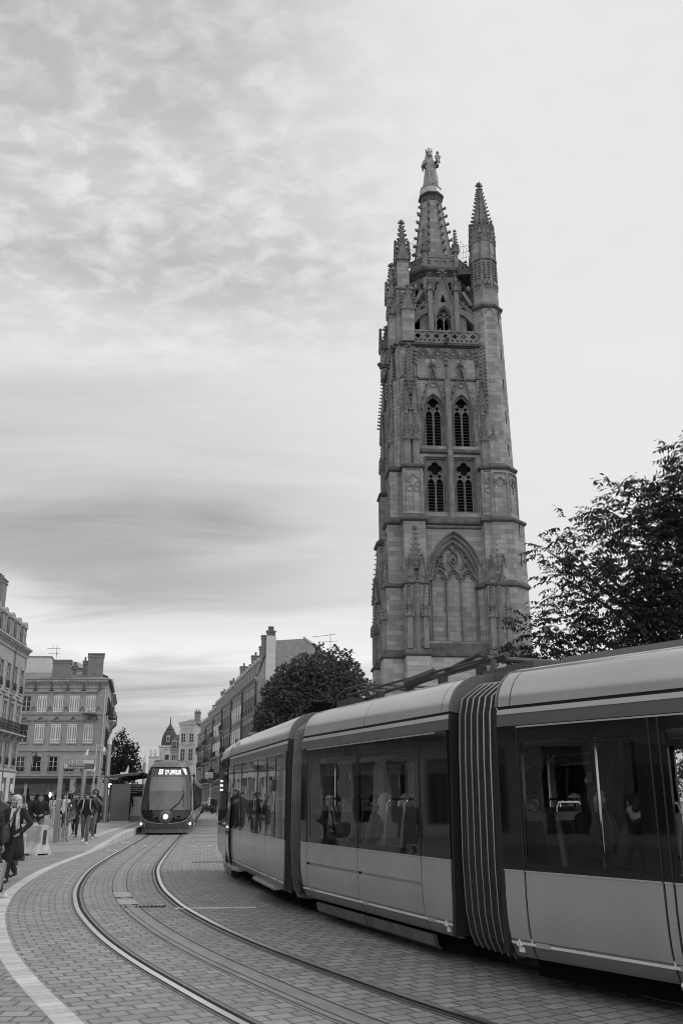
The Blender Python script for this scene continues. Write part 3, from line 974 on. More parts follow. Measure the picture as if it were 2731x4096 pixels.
# little signs and lights on the near tram
m_white = mat('white_paint', .75, .5, var=0)
for M_, x in ((MC, LC - .28), (MD, .13)):
    mb = MB(Mi @ M_)
    pr = [(x, .37), (x + .06, .37), (x + .03, .425)]
    mb.prism(pr, 'y', .030, .042, [[(x + .018, .378), (x + .042, .378), (x + .03, .405)]])
    mb.box(x + .0, .060, .315, x + .06, .075, .36)
    mb.build('warning_sticker', m_white, bC if M_ is MC else bD)
mb = MB(Mi @ MA)
for k in range(3): mb.ball((2.55, -.01, 1.98 - .1 * k), .022, 6, 4)
mb.build('side_marker_light', mat('lamp_lit_small', .9, .3, var=0, emit=3.0), cb)
# ---------------------------------------------------------------- the facing tram
hd = R(90) + R(7.8)            # heading away from the camera along the street
FC = Vector((-8.02, 43.4, 0))
far = thing('tram', 'dark-fronted tram facing the camera at the stop, its headlight and line sign lit', 'tram', FC, 0, 'trams')
Mf = Matrix.Rotation(hd + PI, 4, 'Z')          # x forward = toward the camera
fcab = cab(far, Mf, True)
x = -3.0
Ms = []
for k, (Ln, kind) in enumerate(((6.3, 'doors'), (4.5, 'short'), (6.3, 'doors'), (4.5, 'short'), (6.3, 'doors'))):
    M_ = Mf @ Matrix.Translation((x - Ln, -1.2, 0))
    bdy = module(far, M_, Ln, kind, detail=False, roof_box=True)
    if Ms:
        bellows(far, Matrix.Identity(4), M_, Ln, Ms[-1], 0.0, 5)
    Ms.append(M_)
    x -= Ln + .55
# line letter and destination shown in lit dots
lit = mat('display_lit', .9, .5, var=0, emit=1.1)
def on_cab(a, z, off): return cab_pt(a, z, off)
mb = MB(Mf)
def plate_on_cab(mb, a0, a1, z0, z1, off=.02):
    mb.add([cab_pt(a0, z0, off), cab_pt(a1, z0, off), cab_pt(a1, z1, off), cab_pt(a0, z1, off)], [(0, 1, 2, 3)])
plate_on_cab(mb, -.150, -.075, 2.665, 2.885, .012)
mb.build('line_sign', lit, fcab)
mb = MB(Mf)   # dark letter B on the lit square
for a0, a1, z0, z1 in ((-.134, -.124, 2.70, 2.85), (-.134, -.096, 2.70, 2.722), (-.134, -.096, 2.765, 2.785), (-.134, -.096, 2.828, 2.85), (-.100, -.089, 2.712, 2.772), (-.100, -.089, 2.780, 2.84)):
    plate_on_cab(mb, a0, a1, z0, z1, .022)
mb.build('line_letter', m_tblack, fcab)
mb = MB(Mf)
rows = [(2.80, 2.865, [1, 1, 1, 0, 1, 1, 1, 1, 0, 1, 1, 0, 1, 1, 1, 1]), (2.735, 2.785, [1, 0, 1, 0, 1, 1, 1, 1, 0, 1, 1, 0, 1, 1, 1, 1]), (2.66, 2.705, [1, 1, 0, 1, 1, 0, 1, 0, 1, 1, 1, 1, 1, 0, 1, 1])]
for z0, z1, bits in rows:
    for k, bt in enumerate(bits):
        if bt:
            a0 = -.040 + k * .0148
            plate_on_cab(mb, a0, a0 + .012, z0, z1, .012)
mb.build('destination_display', lit, fcab)
mb = MB(Mf); plate_on_cab(mb, .0, .17, 3.17, 3.235, .01); mb.build('roof_hatch', m_rub, fcab)
# ================================================================== BELL TOWER
m_st = masonry('tower_stone', .335, .95, .42, .42, .50, .62, .92, .012, .5, .6)
m_stlow = masonry('tower_plinth_stone', .44, .85, .40, .6, .42, .38, .92, .014, .5, .5)
m_std = mat('tower_carved_stone', .215, .92, var=.3, scale=1.2, bump=.4, bscale=8, streak=.45)
m_stdk = mat('tower_weathered_ledge', .10, .95, var=.4, scale=1.5, bump=.5, bscale=10)
m_void = mat('dark_void', .006, 1, var=0)  # near-black fill behind openings; their inner shade is in the colour
m_louv = mat('louvre_slat', .045, .8, var=.2, scale=4)
class At:
    def __init__(s, mb, M): s.mb, s.M = mb, M
    def __enter__(s):
        s.o = s.mb.M
        s.mb.M = s.M if s.o is None else s.o @ s.M
    def __exit__(s, *a): s.mb.M = s.o
def T(x=0, y=0, z=0, rz=0.0): return Matrix.Translation((x, y, z)) @ Matrix.Rotation(rz, 4, 'Z')
def crocket(mb, x, y, z, dx, dy, s):
    a = math.atan2(dy, dx)
    mb.cbox((x + dx * s * .5, y + dy * s * .5, z), (s * 1.2, s * .75, s * .6), a, 0, -.25)
    mb.cbox((x + dx * s * 1.15, y + dy * s * 1.15, z + s * .22), (s * .6, s * 1.0, s * .7), a, 0, .3)
def finial(mb, x, y, z, s):
    mb.lathe([(s * .22, z), (s * .22, z + s * .5), (s * .42, z + s * .6), (s * .25, z + s * .75)], 6, (x, y), 0, False)
    for q in (0, 1):
        z1 = z + s * (1.0 + .75 * q); e = s * (.95 - .4 * q)
        mb.box(x - e, y - s * .28, z1 - s * .2, x + e, y + s * .28, z1 + s * .18)
        mb.box(x - s * .28, y - e, z1 - s * .2, x + s * .28, y + e, z1 + s * .18)
        for ddx, ddy in ((1, 0), (-1, 0), (0, 1), (0, -1)):
            mb.cbox((x + ddx * e, y + ddy * e, z1 + s * .1), (s * .42, s * .42, s * .5), .78)
    mb.lathe([(s * .24, z + s * .8), (s * .22, z + s * 2.0), (s * .36, z + s * 2.2), (0.01, z + s * 2.65)], 6, (x, y), 0, False)
def spire(mb, x, y, z0, r0, z1, r1, n=4, ph=PI / 4, cs=.14, step=.42, fin=.2):
    mb.loft([[(x + r * math.cos(2 * PI * k / n + ph), y + r * math.sin(2 * PI * k / n + ph), z) for k in range(n)] for r, z in ((r0, z0), (r1, z1))])
    m = max(2, int((z1 - z0) / step))
    for i in range(m):
        t = (i + .5) / m
        r = r0 + (r1 - r0) * t
        for k in range(n):
            a = 2 * PI * k / n + ph
            crocket(mb, x + r * math.cos(a), y + r * math.sin(a), z0 + (z1 - z0) * t, math.cos(a), math.sin(a), cs * (1.1 - .35 * t))
    if fin: finial(mb, x, y, z1 - .05, fin)
def gablet(mb, x, y, z0, z1, hw, th=.12, cs=.1, face=4, arch=True):
    """steep little gables on the faces of a square shaft of half width hw"""
    for k in range(face):
        with At(mb, T(x, y, 0, k * PI / 2)):
            hole = [gothic(-hw * .55, hw * .55, z0 - (z1 - z0) * .18, .9, 4)] if False else []
            mb.prism([(-hw * 1.12, z0), (hw * 1.12, z0), (0, z1)], 'y', -hw - th, -hw + .04, hole)
            mb.bar([(-hw * 1.15, z0 - .02), (0, z1 + .05), (hw * 1.15, z0 - .02)], .1, -hw - th - .06, -hw)
            if arch:
                mb.bar(gothic(-hw * .62, hw * .62, z0 - (z1 - z0) * .10, .8, 4), .07, -hw - th - .03, -hw)
            m = max(2, int((z1 - z0) / .42))
            for i in range(m):
                t = (i + .6) / m
                for sg in (-1, 1):
                    crocket(mb, sg * hw * 1.12 * (1 - t), -hw - th * .5, z0 + (z1 - z0) * t, sg * .85, -.2, cs)
            finial(mb, 0, -hw - th * .4, z1, cs * .95)
def pinnacle(mb, x, y, z0, hw, zs, zg, zt, cs=.13, fin=.18, step=.4):
    mb.box(x - hw, y - hw, z0, x + hw, y + hw, zs + .3)
    gablet(mb, x, y, zs, zg, hw, .1, cs * .8)
    spire(mb, x, y, zs + .2, hw * 1.2, zt, .05, 4, PI / 4, cs, step, fin)
def octring(r, z, ph=PI / 8): return [(r / math.cos(PI / 8) * math.cos(2 * PI * k / 8 + ph), r / math.cos(PI / 8) * math.sin(2 * PI * k / 8 + ph), z) for k in range(8)]

TAX = (9.12, 77.95)
TPH = R(4)
tower = thing('bell_tower', 'tall grey Gothic stone bell tower with pinnacles, rising behind the tram', 'tower', (*TAX, 0), TPH)
# ---- one face of the square shaft (front), then three turned copies
w_ = MB()
w_.prism([(-5.25, 0), (-5.25, 12.45), (-3, 12.45), (-3, 0)], 'x', -4.3, 4.3)
face_plinth = w_.build('plinth_wall', m_stlow, tower)
w_ = MB()
sq = lambda x, z0, z1: [(-x, z0), (x, z0), (x, z1), (-x, z1)]
def archhole(hw, zb, zs, k=1.0, uc=0, n=10): return [(uc - hw, zb)] + gothic(uc - hw, uc + hw, zs, k, n) + [(uc + hw, zb)]
w_.prism(sq(4.3, 12.45, 23.75), 'y', -4.9, -4.55, [archhole(2.36, 13.75, 19.0, .99)])
w_.prism(sq(4.2, 12.5, 23.7), 'y', -4.548, -4.30, [archhole(2.12, 13.75, 19.05, 1.0)])
w_.prism(sq(4.1, 12.5, 23.6), 'y', -4.298, -4.05, [archhole(1.88, 13.75, 19.05, 1.02)])
w_.prism(sq(3.8, 12.5, 23.5), 'y', -4.0, -3.6)
w_.prism(sq(4.25, 23.75, 30.2), 'y', -4.62, -4.34, [[(c - .98, 24.9), (c + .98, 24.9), (c + .98, 29.95), (c - .98, 29.95)] for c in (-1.27, 1.27)])
w_.prism(sq(4.2, 23.8, 30.2), 'y', -4.338, -4.1, [[(c - .84, 24.9), (c + .84, 24.9), (c + .84, 29.85), (c - .84, 29.85)] for c in (-1.27, 1.27)])
w_.prism(sq(4.25, 30.2, 37.4), 'y', -4.5, -4.24, [archhole(.99, 31.0, 34.3, .98, c, 8) for c in (-1.27, 1.27)])
w_.prism(sq(4.2, 30.2, 37.4), 'y', -4.238, -4.0, [archhole(.84, 31.0, 34.35, 1.0, c, 8) for c in (-1.27, 1.27)])
w_.prism(sq(4.2, 37.4, 40.7), 'y', -4.4, -3.8)
fw = w_.build('wall', m_st, tower)
# mouldings of the blind window, gables, blind arcades
t_ = MB()
for hw, y in ((2.38, -4.9), (2.14, -4.55), (1.9, -4.3)):
    t_.bar([(-hw, 13.8)] + gothic(-hw, hw, 19.05, 1.0, 12) + [(hw, 13.8)], .17, y - .09, y + .05)
for u in (-2.25, -2.0, 2.0, 2.25): t_.box(u - .12, -4.75, 18.9, u + .12, -4.4, 19.15)
y0, y1 = -4.24, -3.98
for u in (-.62, .62): t_.bar([(u, 13.8), (u, 19.1)], .15, y0, y1)
for a, b in ((-1.85, -.62), (-.62, .62), (.62, 1.85)):
    t_.bar(gothic(a, b, 19.05, .82, 7), .13, y0, y1)
    c = (a + b) / 2
    for sg in (-1, 1):
        t_.bar([(c + sg * .52, 19.1), (c + sg * .22, 19.3), (c + sg * .30, 19.55), (c, 19.75)], .07, y0 + .04, y1)
# flowing upper tracery
t_.bar([(-.62, 19.95), (-.95, 20.6), (-.78, 21.4), (-.2, 22.1), (0, 22.55)], .12, y0, y1)
t_.bar([(.62, 19.95), (.95, 20.6), (.78, 21.4), (.2, 22.1), (0, 22.55)], .12, y0, y1)
t_.bar([(0, 20.1), (-.42, 20.7), (-.30, 21.3), (0, 21.6), (.30, 21.3), (.42, 20.7), (0, 20.1)], .10, y0, y1)
for sg in (-1, 1):
    t_.bar([(sg * 1.8, 19.2), (sg * 1.35, 20.2), (sg * .95, 20.7)], .09, y0, y1)
    t_.bar([(sg * .7, 20.0), (sg * 1.25, 20.45), (sg * 1.3, 21.0), (sg * .85, 21.2)], .08, y0, y1)
    for q in range(2):
        t_.bar([(sg * (1.15 + .2 * q), 20.25 - .3 * q), (sg * (1.05 + .2 * q), 20.5 - .3 * q), (sg * (1.3 + .15 * q), 20.65 - .4 * q)], .06, y0 + .03, y1)
t_.bar(quatrefoil(0, 21.95, .34) + [quatrefoil(0, 21.95, .34)[0]], .07, y0, y1)
t_.bar([(-.2, 20.7), (0, 21.0), (.2, 20.7), (0, 20.45), (-.2, 20.7)], .07, y0, y1)
# belfry gables crossing the string course
for c in (-1.27, 1.27):
    t_.bar([(c - 1.08, 34.5), (c, 38.6), (c + 1.08, 34.5)], .17, -4.74, -4.45)
    t_.bar(gothic(c - 1.0, c + 1.0, 34.3, .98, 8), .15, -4.62, -4.45)
    t_.bar(gothic(c - .86, c + .86, 34.3, .98, 8), .12, -4.36, -4.2)
    for sg in (-1, 1):
        t_.bar([(c + sg * 1.0, 31.1), (c + sg * 1.0, 34.4)], .12, -4.6, -4.45)
        t_.bar([(c + sg * .86, 31.1), (c + sg * .86, 34.4)], .10, -4.34, -4.2)
        t_.bar([(c + sg * 1.0, 25.0), (c + sg * 1.0, 29.9)], .10, -4.7, -4.58)
        t_.bar([(c + sg * .86, 25.0), (c + sg * .86, 29.8)], .10, -4.42, -4.3)
        for i in range(6):
            t = (i + .7) / 6.6
            crocket(t_, c + sg * 1.08 * (1 - t), -4.62, 34.5 + 4.1 * t, sg * .8, -.35, .15)
    t_.bar(circ(c, 36.85, .25, 10) + [circ(c, 36.85, .25, 10)[0]], .07, -4.62, -4.46)
    finial(t_, c, -4.55, 38.5, .28)
t_.box(-.24, -4.86, 23.9, .24, -4.3, 37.3)
t_.box(-.16, -4.95, 24.2, .16, -4.3, 34.0)
for c in (-2.05, -.7, .7, 2.05):
    for hw in (.62, .48):
        t_.bar(gothic(c - hw, c + hw, 39.6, .8, 7), .08, -4.52, -4.38)
    for sg in (-1, 1):
        t_.bar(circ(c + sg * .24, 39.72, .16, 8) + [(c + sg * .24 + .16, 39.72)], .05, -4.5, -4.38)
        t_.bar([(c + sg * .62, 37.5), (c + sg * .62, 39.7)], .06, -4.47, -4.38)
    t_.bar(quatrefoil(c, 40.05, .2) + [quatrefoil(c, 40.05, .2)[0]], .05, -4.5, -4.38)
for u in (-2.8, 0, 2.8):
    for i in range(4): t_.cbox((u, -4.52, 39.0 + .42 * i), (.3, .25, .3), .7)
ft = t_.build('blind_tracery', m_std, fw)
def course(z, y, proud=.18, hw=4.3, up=.35, h=.16):
    q = MB()
    q.prism([(y + .1, z - h), (y - proud, z), (y - proud, z + h), (y + .12, z + h + up), (y + .3, z - h)], 'x', -hw, hw)
    q.build('string_course', m_stdk, fw)
course(12.5, -5.25, .16, 4.28, .9)
course(23.75, -4.92, .22, 4.2, .5, .2)
course(23.35, -4.92, .1, 4.2, .05, .1)
course(30.3, -4.62, .22, 2.6, .3, .14)
course(37.35, -4.5, .14, 4.1, .2, .10)
course(40.75, -4.45, .34, 4.1, .02, .16)
MB().prism([(-4.95, 13.35), (-4.3, 13.9), (-4.0, 13.9), (-4.0, 13.35)], 'x', -2.3, 2.3).build('window_sill', m_stdk, fw)
for c in (-1.27, 1.27):
    MB().prism([(-4.65, 24.45), (-4.1, 24.95), (-4.0, 24.95), (-4.0, 24.45)], 'x', c - 1.0, c + 1.0).build('window_sill', m_stdk, fw)
    MB().prism([(-4.55, 30.62), (-4.05, 31.05), (-4.0, 31.05), (-4.0, 30.62)], 'x', c - 1.0, c + 1.0).build('window_sill', m_stdk, fw)
# belfry windows
def belfry(name, c, z0, zl, ztop, square):
    zs = zl + .35
    q = MB()
    hw = .72
    outer = archhole(hw + .14, z0 - .05, zs + .55, 1.0, c, 8) if not square else [(c - .86, z0 - .05), (c + .86, z0 - .05), (c + .86, ztop + .05), (c - .86, ztop + .05)]
    holes = [[(c + sg * .37 - .29, z0)] + [(c + sg * .37 - .29, zl)] + gothic(c + sg * .37 - .25, c + sg * .37 + .25, zl + .02, .6, 4) + [(c + sg * .37 + .29, zl), (c + sg * .37 + .29, z0)] for sg in (-1, 1)]
    holes += [circ(c + sg * .37, zl + .52, .155, 10) for sg in (-1, 1)]
    holes.append(quatrefoil(c, zl + 1.25, .62, 4, 7, PI / 2))
    q.prism(outer, 'y', -4.14, -3.92, holes)
    qb = [[(c - hw, z0), (c - hw, zl + .1)], [(c + hw, z0), (c + hw, zl + .1)], [(c, z0), (c, zl + .3)]]
    for b in qb: q.bar(b, .11, -4.24, -3.95)
    for sg in (-1, 1): q.bar(gothic(c + sg * .37 - .36, c + sg * .37 + .36, zl + .25, .75, 5), .09, -4.23, -3.95)
    ring = quatrefoil(c, zl + 1.25, .68, 4, 6, PI / 2); q.bar(ring + [ring[0]], .09, -4.21, -3.95)
    ob = q.build('belfry_window', m_std, tower)
    lv = MB()
    n = int((zl - z0) / .27)
    for i in range(n):
        z = z0 + .12 + i * (zl - z0) / n
        lv.add([(c - .68, -4.02, z), (c + .68, -4.02, z), (c + .68, -3.78, z + .17), (c - .68, -3.78, z + .17), (c - .68, -4.02, z + .035), (c + .68, -4.02, z + .035), (c + .68, -3.78, z + .205), (c - .68, -3.78, z + .205)],
               [(0, 3, 2, 1), (4, 5, 6, 7), (0, 1, 5, 4), (2, 3, 7, 6)])
    lv.build('louvre', m_louv, ob)
    return ob
bw_ = [belfry('w', c, 25.0, 27.75, 29.85, True) for c in (-1.27, 1.27)] + [belfry('w', c, 31.05, 34.15, 36.2, False) for c in (-1.27, 1.27)]
MB().box(-3.7, -3.7, 12, 3.7, 3.7, 40.5).build('dark_interior', m_void, tower)  # solid box; the belfry's unlit inside is painted as near-black
MB().box(-4.3, -4.3, 40.2, 4.3, 4.3, 40.9).build('gallery_floor', m_st, tower)
# pierced parapet of the gallery
p_ = MB()
hol = []
n = 7
for i in range(n):
    u = -2.95 + 5.9 * (i + .5) / n
    hol.append(quatrefoil(u, 41.63, .25, 4, 4, 0))
    for sg in (-1, 1):
        hol.append([(u + sg * .22 - .13, 41.12), (u + sg * .22 + .13, 41.12), (u + sg * .22, 41.36)])
        hol.append([(u + sg * .30 - .09, 42.0), (u + sg * .30 + .09, 42.0), (u + sg * .34, 41.82)])
p_.prism([(-3.0, 40.95), (3.0, 40.95), (3.0, 42.1), (-3.0, 42.1)], 'y', -4.78, -4.6, hol)
p_.box(-3.0, -4.84, 42.05, 3.0, -4.55, 42.2)
par = p_.build('parapet', m_std, tower)
# gargoyle under the parapet
gq = MB(); gq.cbox((0, -5.1, 40.85), (.28, .9, .32), 0, .25); gq.ball((0, -5.5, 41.0), (.22, .26, .22), 6, 5); gq.build('gargoyle', m_stdk, fw)
for k in (1, 2, 3):
    for o in (face_plinth, fw, par): inst(o, tower, (0, 0, 0), k * PI / 2)
    for o in bw_: inst(o, tower, (0, 0, 0), k * PI / 2)
# ---- buttress, drawn about u = 0 on the front, repeated two per face
b_ = MB()
b_.box(-.97, -6.28, 0, .97, -4, 12.5)
b_low = b_.build('buttress_foot', m_stlow, tower, (-3.4, .24, 0))
b_ = MB()
b_.box(-.93, -5.98, 12.5, .93, -4, 18.3)
b_.box(-.91, -5.78, 18.3, .91, -4, 23.9)
b_.box(-.85, -5.48, 23.9, .85, -4, 28.7)
b_.box(-.74, -5.02, 28.7, .74, -4, 37.4)
b_.box(-.64, -4.74, 37.4, .64, -3.9, 41.0)
bm_ = b_.build('buttress', m_st, tower, (-3.4, .24, 0))
for z, y, hw, pr, up, h in ((12.5, -6.28, .97, .15, .6, .13), (18.35, -5.98, .93, .13, .3, .11), (23.9, -5.78, .91, .24, .45, .17), (28.7, -5.48, .85, .2, .35, .14), (37.4, -5.0, .7, .12, .3, .1), (40.95, -4.74, .64, .2, .2, .12)):
    MB().loft([[(-hw, y, z - h), (hw, y, z - h), (hw, -4, z - h), (-hw, -4, z - h)], [(-hw - pr, y - pr, z), (hw + pr, y - pr, z), (hw + pr, -4, z), (-hw - pr, -4, z)], [(-hw - pr, y - pr, z + h), (hw + pr, y - pr, z + h), (hw + pr, -4, z + h), (-hw - pr, -4, z + h)], [(-hw + .1, y + .25, z + h + up), (hw - .1, y + .25, z + h + up), (hw - .1, -4, z + h + up), (-hw + .1, -4, z + h + up)]]).build('buttress_ledge', m_stdk, bm_)
d_ = MB()
d_.prism([(-.42, -5.9), (0, -6.28), (.42, -5.9)], 'z', 12.9, 18.3)
for u in (-.66, .66):
    pinnacle(d_, u, -6.08, 13.0, .20, 15.6, 16.35, 18.0, .10, .13, .3)
# gables and relief spire over the lower niche
for sg in (-1, 1):
    with At(d_, T(sg * .45, -5.95, 0, sg * .45)):
        d_.prism([(-.5, 18.4), (.5, 18.4), (0, 20.6)], 'y', -.12, .1)
        d_.bar([(-.52, 18.35), (0, 20.7), (.52, 18.35)], .11, -.24, -.1)
        d_.bar(gothic(-.34, .34, 18.5, .8, 5), .09, -.2, -.1)
        for i in range(5):
            for s2 in (-1, 1): crocket(d_, s2 * .52 * (1 - (i + .5) / 5), -.15, 18.5 + 2.1 * (i + .5) / 5, s2 * .9, -.2, .11)
        finial(d_, 0, -.14, 20.6, .13)
spire(d_, 0, -5.78, 19.6, .42, 22.9, .10, 4, 0, .14, .42, .22)
# panelled stage
for x0, x1 in ((-.66, .66),):
    d_.bar([(x0, 24.7), (x0, 28.45), (x1, 28.45), (x1, 24.7)], .09, -5.56, -5.44)
    ring = quatrefoil(0, 27.55, .5, 4, 5, PI / 2); d_.bar(ring + [ring[0]], .07, -5.55, -5.45)
    d_.bar(gothic(-.62, .62, 27.0, .95, 7), .07, -5.55, -5.45)
    for sg in (-1, 1): d_.bar(circ(sg * .3, 26.75, .25, 9) + [(sg * .3 + .25, 26.75)], .06, -5.55, -5.45)
    d_.bar([(0, 24.7), (0, 26.5)], .06, -5.53, -5.45)
# twin canopied shafts, gables, spire
for u in (-.38, .38):
    d_.box(u - .27, -5.36, 28.95, u + .27, -5.0, 31.4)
    with At(d_, T(u, -5.12)):
        gablet(d_, 0, 0, 31.35, 32.5, .26, .06, .10, 4)
        spire(d_, 0, 0, 31.8, .26, 33.9, .16, 4, 0, .09, .28, 0)
        d_.lathe([(.1, 33.7), (.22, 33.85), (.22, 33.95), (.14, 34.1), (.2, 34.5), (.12, 34.8)], 6, (0, 0), 0, False)
for sg in (-1, 1):
    with At(d_, T(sg * .36, -5.14, 0, sg * .35)):
        d_.prism([(-.40, 34.2), (.40, 34.2), (0, 36.9)], 'y', -.08, .1)
        d_.bar([(-.42, 34.0), (0, 37.0), (.42, 34.0)], .10, -.2, -.06)
        d_.bar(gothic(-.28, .28, 34.4, .8, 5), .08, -.17, -.06)
        for i in range(6):
            for s2 in (-1, 1): crocket(d_, s2 * .42 * (1 - (i + .5) / 6), -.1, 34.1 + 2.8 * (i + .5) / 6, s2 * .9, -.2, .12)
        finial(d_, 0, -.08, 36.85, .17)
spire(d_, 0, -4.98, 35.6, .46, 40.3, .12, 4, 0, .16, .36, .27)
d_.build('canopy_work', m_std, bm_)
pn = MB()
pn.box(-.56, -4.98, 41.0, .56, -3.7, 44.6)
pn = pn.build('pinnacle_shaft', m_st, tower, (-3.4, 0, 0))
q = MB()
with At(q, T(0, -4.34)): gablet(q, 0, 0, 44.2, 46.4, .56, .16, .17, 4)
q.loft([[(-.5, -4.9, 44.5), (.5, -4.9, 44.5), (.5, -3.8, 44.5), (-.5, -3.8, 44.5)], [(-.05, -4.4, 46.6), (.05, -4.4, 46.6), (.05, -4.3, 46.6), (-.05, -4.3, 46.6)]])
finial(q, 0, -4.34, 46.3, .34)
q.build('pinnacle_gable', m_std, pn)
for k in range(4):
    for sg in (-1, 1):
        c, s = math.cos(k * PI / 2), math.sin(k * PI / 2)
        loc = (sg * 3.4 * c - .24 * s, sg * 3.4 * s + .24 * c, 0)
        corner_is_turret = (k == 0 and sg == 1) or (k == 1 and sg == -1)
        if k == 0 and sg == -1: continue
        inst(b_low, tower, loc, k * PI / 2)
        inst(bm_, tower, loc, k * PI / 2)
        if not corner_is_turret: inst(pn, tower, (sg * 3.4 * c, sg * 3.4 * s, 0), k * PI / 2)
# ---- corner pinnacles (three; the stair turret takes the fourth corner)
def cpin(x, y):
    q = MB()
    q.box(x - .72, y - .72, 40.9, x + .72, y + .72, 46.6)
    q.box(x - .54, y - .54, 46.6, x + .54, y + .54, 50.4)
    o = q.build('corner_pinnacle', m_st, tower)
    q = MB()
    q.loft([[(x - a, y - a, z), (x + a, y - a, z), (x + a, y + a, z), (x - a, y + a, z)] for a, z in ((.72, 46.5), (.86, 46.6), (.86, 46.75), (.54, 47.1))])
    gablet(q, x, y, 49.9, 52.0, .54, .16, .15, 4)
    spire(q, x, y, 50.3, .72, 54.0, .10, 4, PI / 4, .2, .48, .28)
    q.build('crocketed_spire', m_std, o)
    return o
cpin(-3.65, -3.65); cpin(-3.65, 3.65); cpin(3.65, 3.65)
q = MB()
pinnacle(q, -4.75, -3.45, 45, .4, 46.0, 47.6, 49.4, .16, .22)
q.build('pinnacle', m_std, tower)
# ---- octagonal lantern above the gallery
q = MB()
for k in range(8):
    with At(q, T(0, 0, 0, k * PI / 4)):
        hw = 3.25 * math.tan(PI / 8)
        q.prism([(-hw, 40.9), (hw, 40.9), (hw, 48.9), (-hw, 48.9)], 'y', -3.25, -2.9, [archhole(.50, 45.6, 47.5, 1.0, 0, 6), archhole(.14, 45.6, 47.9, 1.0, -.86, 4), archhole(.14, 45.6, 47.9, 1.0, .86, 4), archhole(.62, 41.2, 43.6, 1.0, 0, 6)])
        for u in (-hw, hw): q.box(u - .24, -3.42, 40.9, u + .24, -3.0, 48.6)
lan = q.build('lantern', m_st, tower)
q = MB()
for k in range(8):
    with At(q, T(0, 0, 0, k * PI / 4)):
        for u0, u1 in ((-.6, .6),): q.bar(gothic(u0, u1, 47.4, 1.0, 7), .12, -3.45, -3.22)
        for u in (-.6, .6): q.bar([(u, 44.9), (u, 48.7)], .11, -3.48, -3.22)
        for a, b in ((-1.15, -.6), (.6, 1.15)): q.bar(gothic(a, b, 47.7, 1.0, 5), .09, -3.42, -3.22)
        for sg in (-1, 1): q.bar([(sg * .5, 47.5), (sg * .28, 47.75), (sg * .4, 48.05), (0, 48.3)], .07, -3.36, -3.2)
        for u in (-1.32, 1.32):
            pinnacle(q, u * .9, -3.62, 42, .17, 45.3, 46.0, 46.9, .1, .12, .3)
q.build('lantern_tracery', m_std, lan)
MB().loft([octring(2.7, 41), octring(2.7, 48.5)]).build('dark_core', m_void, lan)  # solid core, lantern's inner shade put into its colour
q = MB()
q.loft([octring(3.2, 48.7), octring(3.5, 49.05), octring(3.78, 49.25), octring(3.78, 49.5), octring(3.3, 49.55), octring(1.0, 49.6)])
q.build('lantern_cornice', m_stdk, lan)
q = MB()
for k in range(8):
    with At(q, T(0, 0, 0, k * PI / 4)):
        hw = 3.62 * math.tan(PI / 8)
        hol = [quatrefoil(-hw + 2 * hw * (i + .5) / 4, 50.08, .26, 4, 4, PI / 4) for i in range(4)]
        q.prism([(-hw, 49.5), (hw, 49.5), (hw, 50.65), (-hw, 50.65)], 'y', -3.66, -3.5, hol)
        q.box(-hw, -3.71, 50.58, hw, -3.45, 50.72)
    a = k * PI / 4 + PI / 8
    r = 3.62 / math.cos(PI / 8)
    pinnacle(q, r * math.sin(a), -r * math.cos(a), 49.5, .2, 51.2, 52.0, 53.5, .12, .15, .3)
q.build('upper_parapet', m_std, lan)
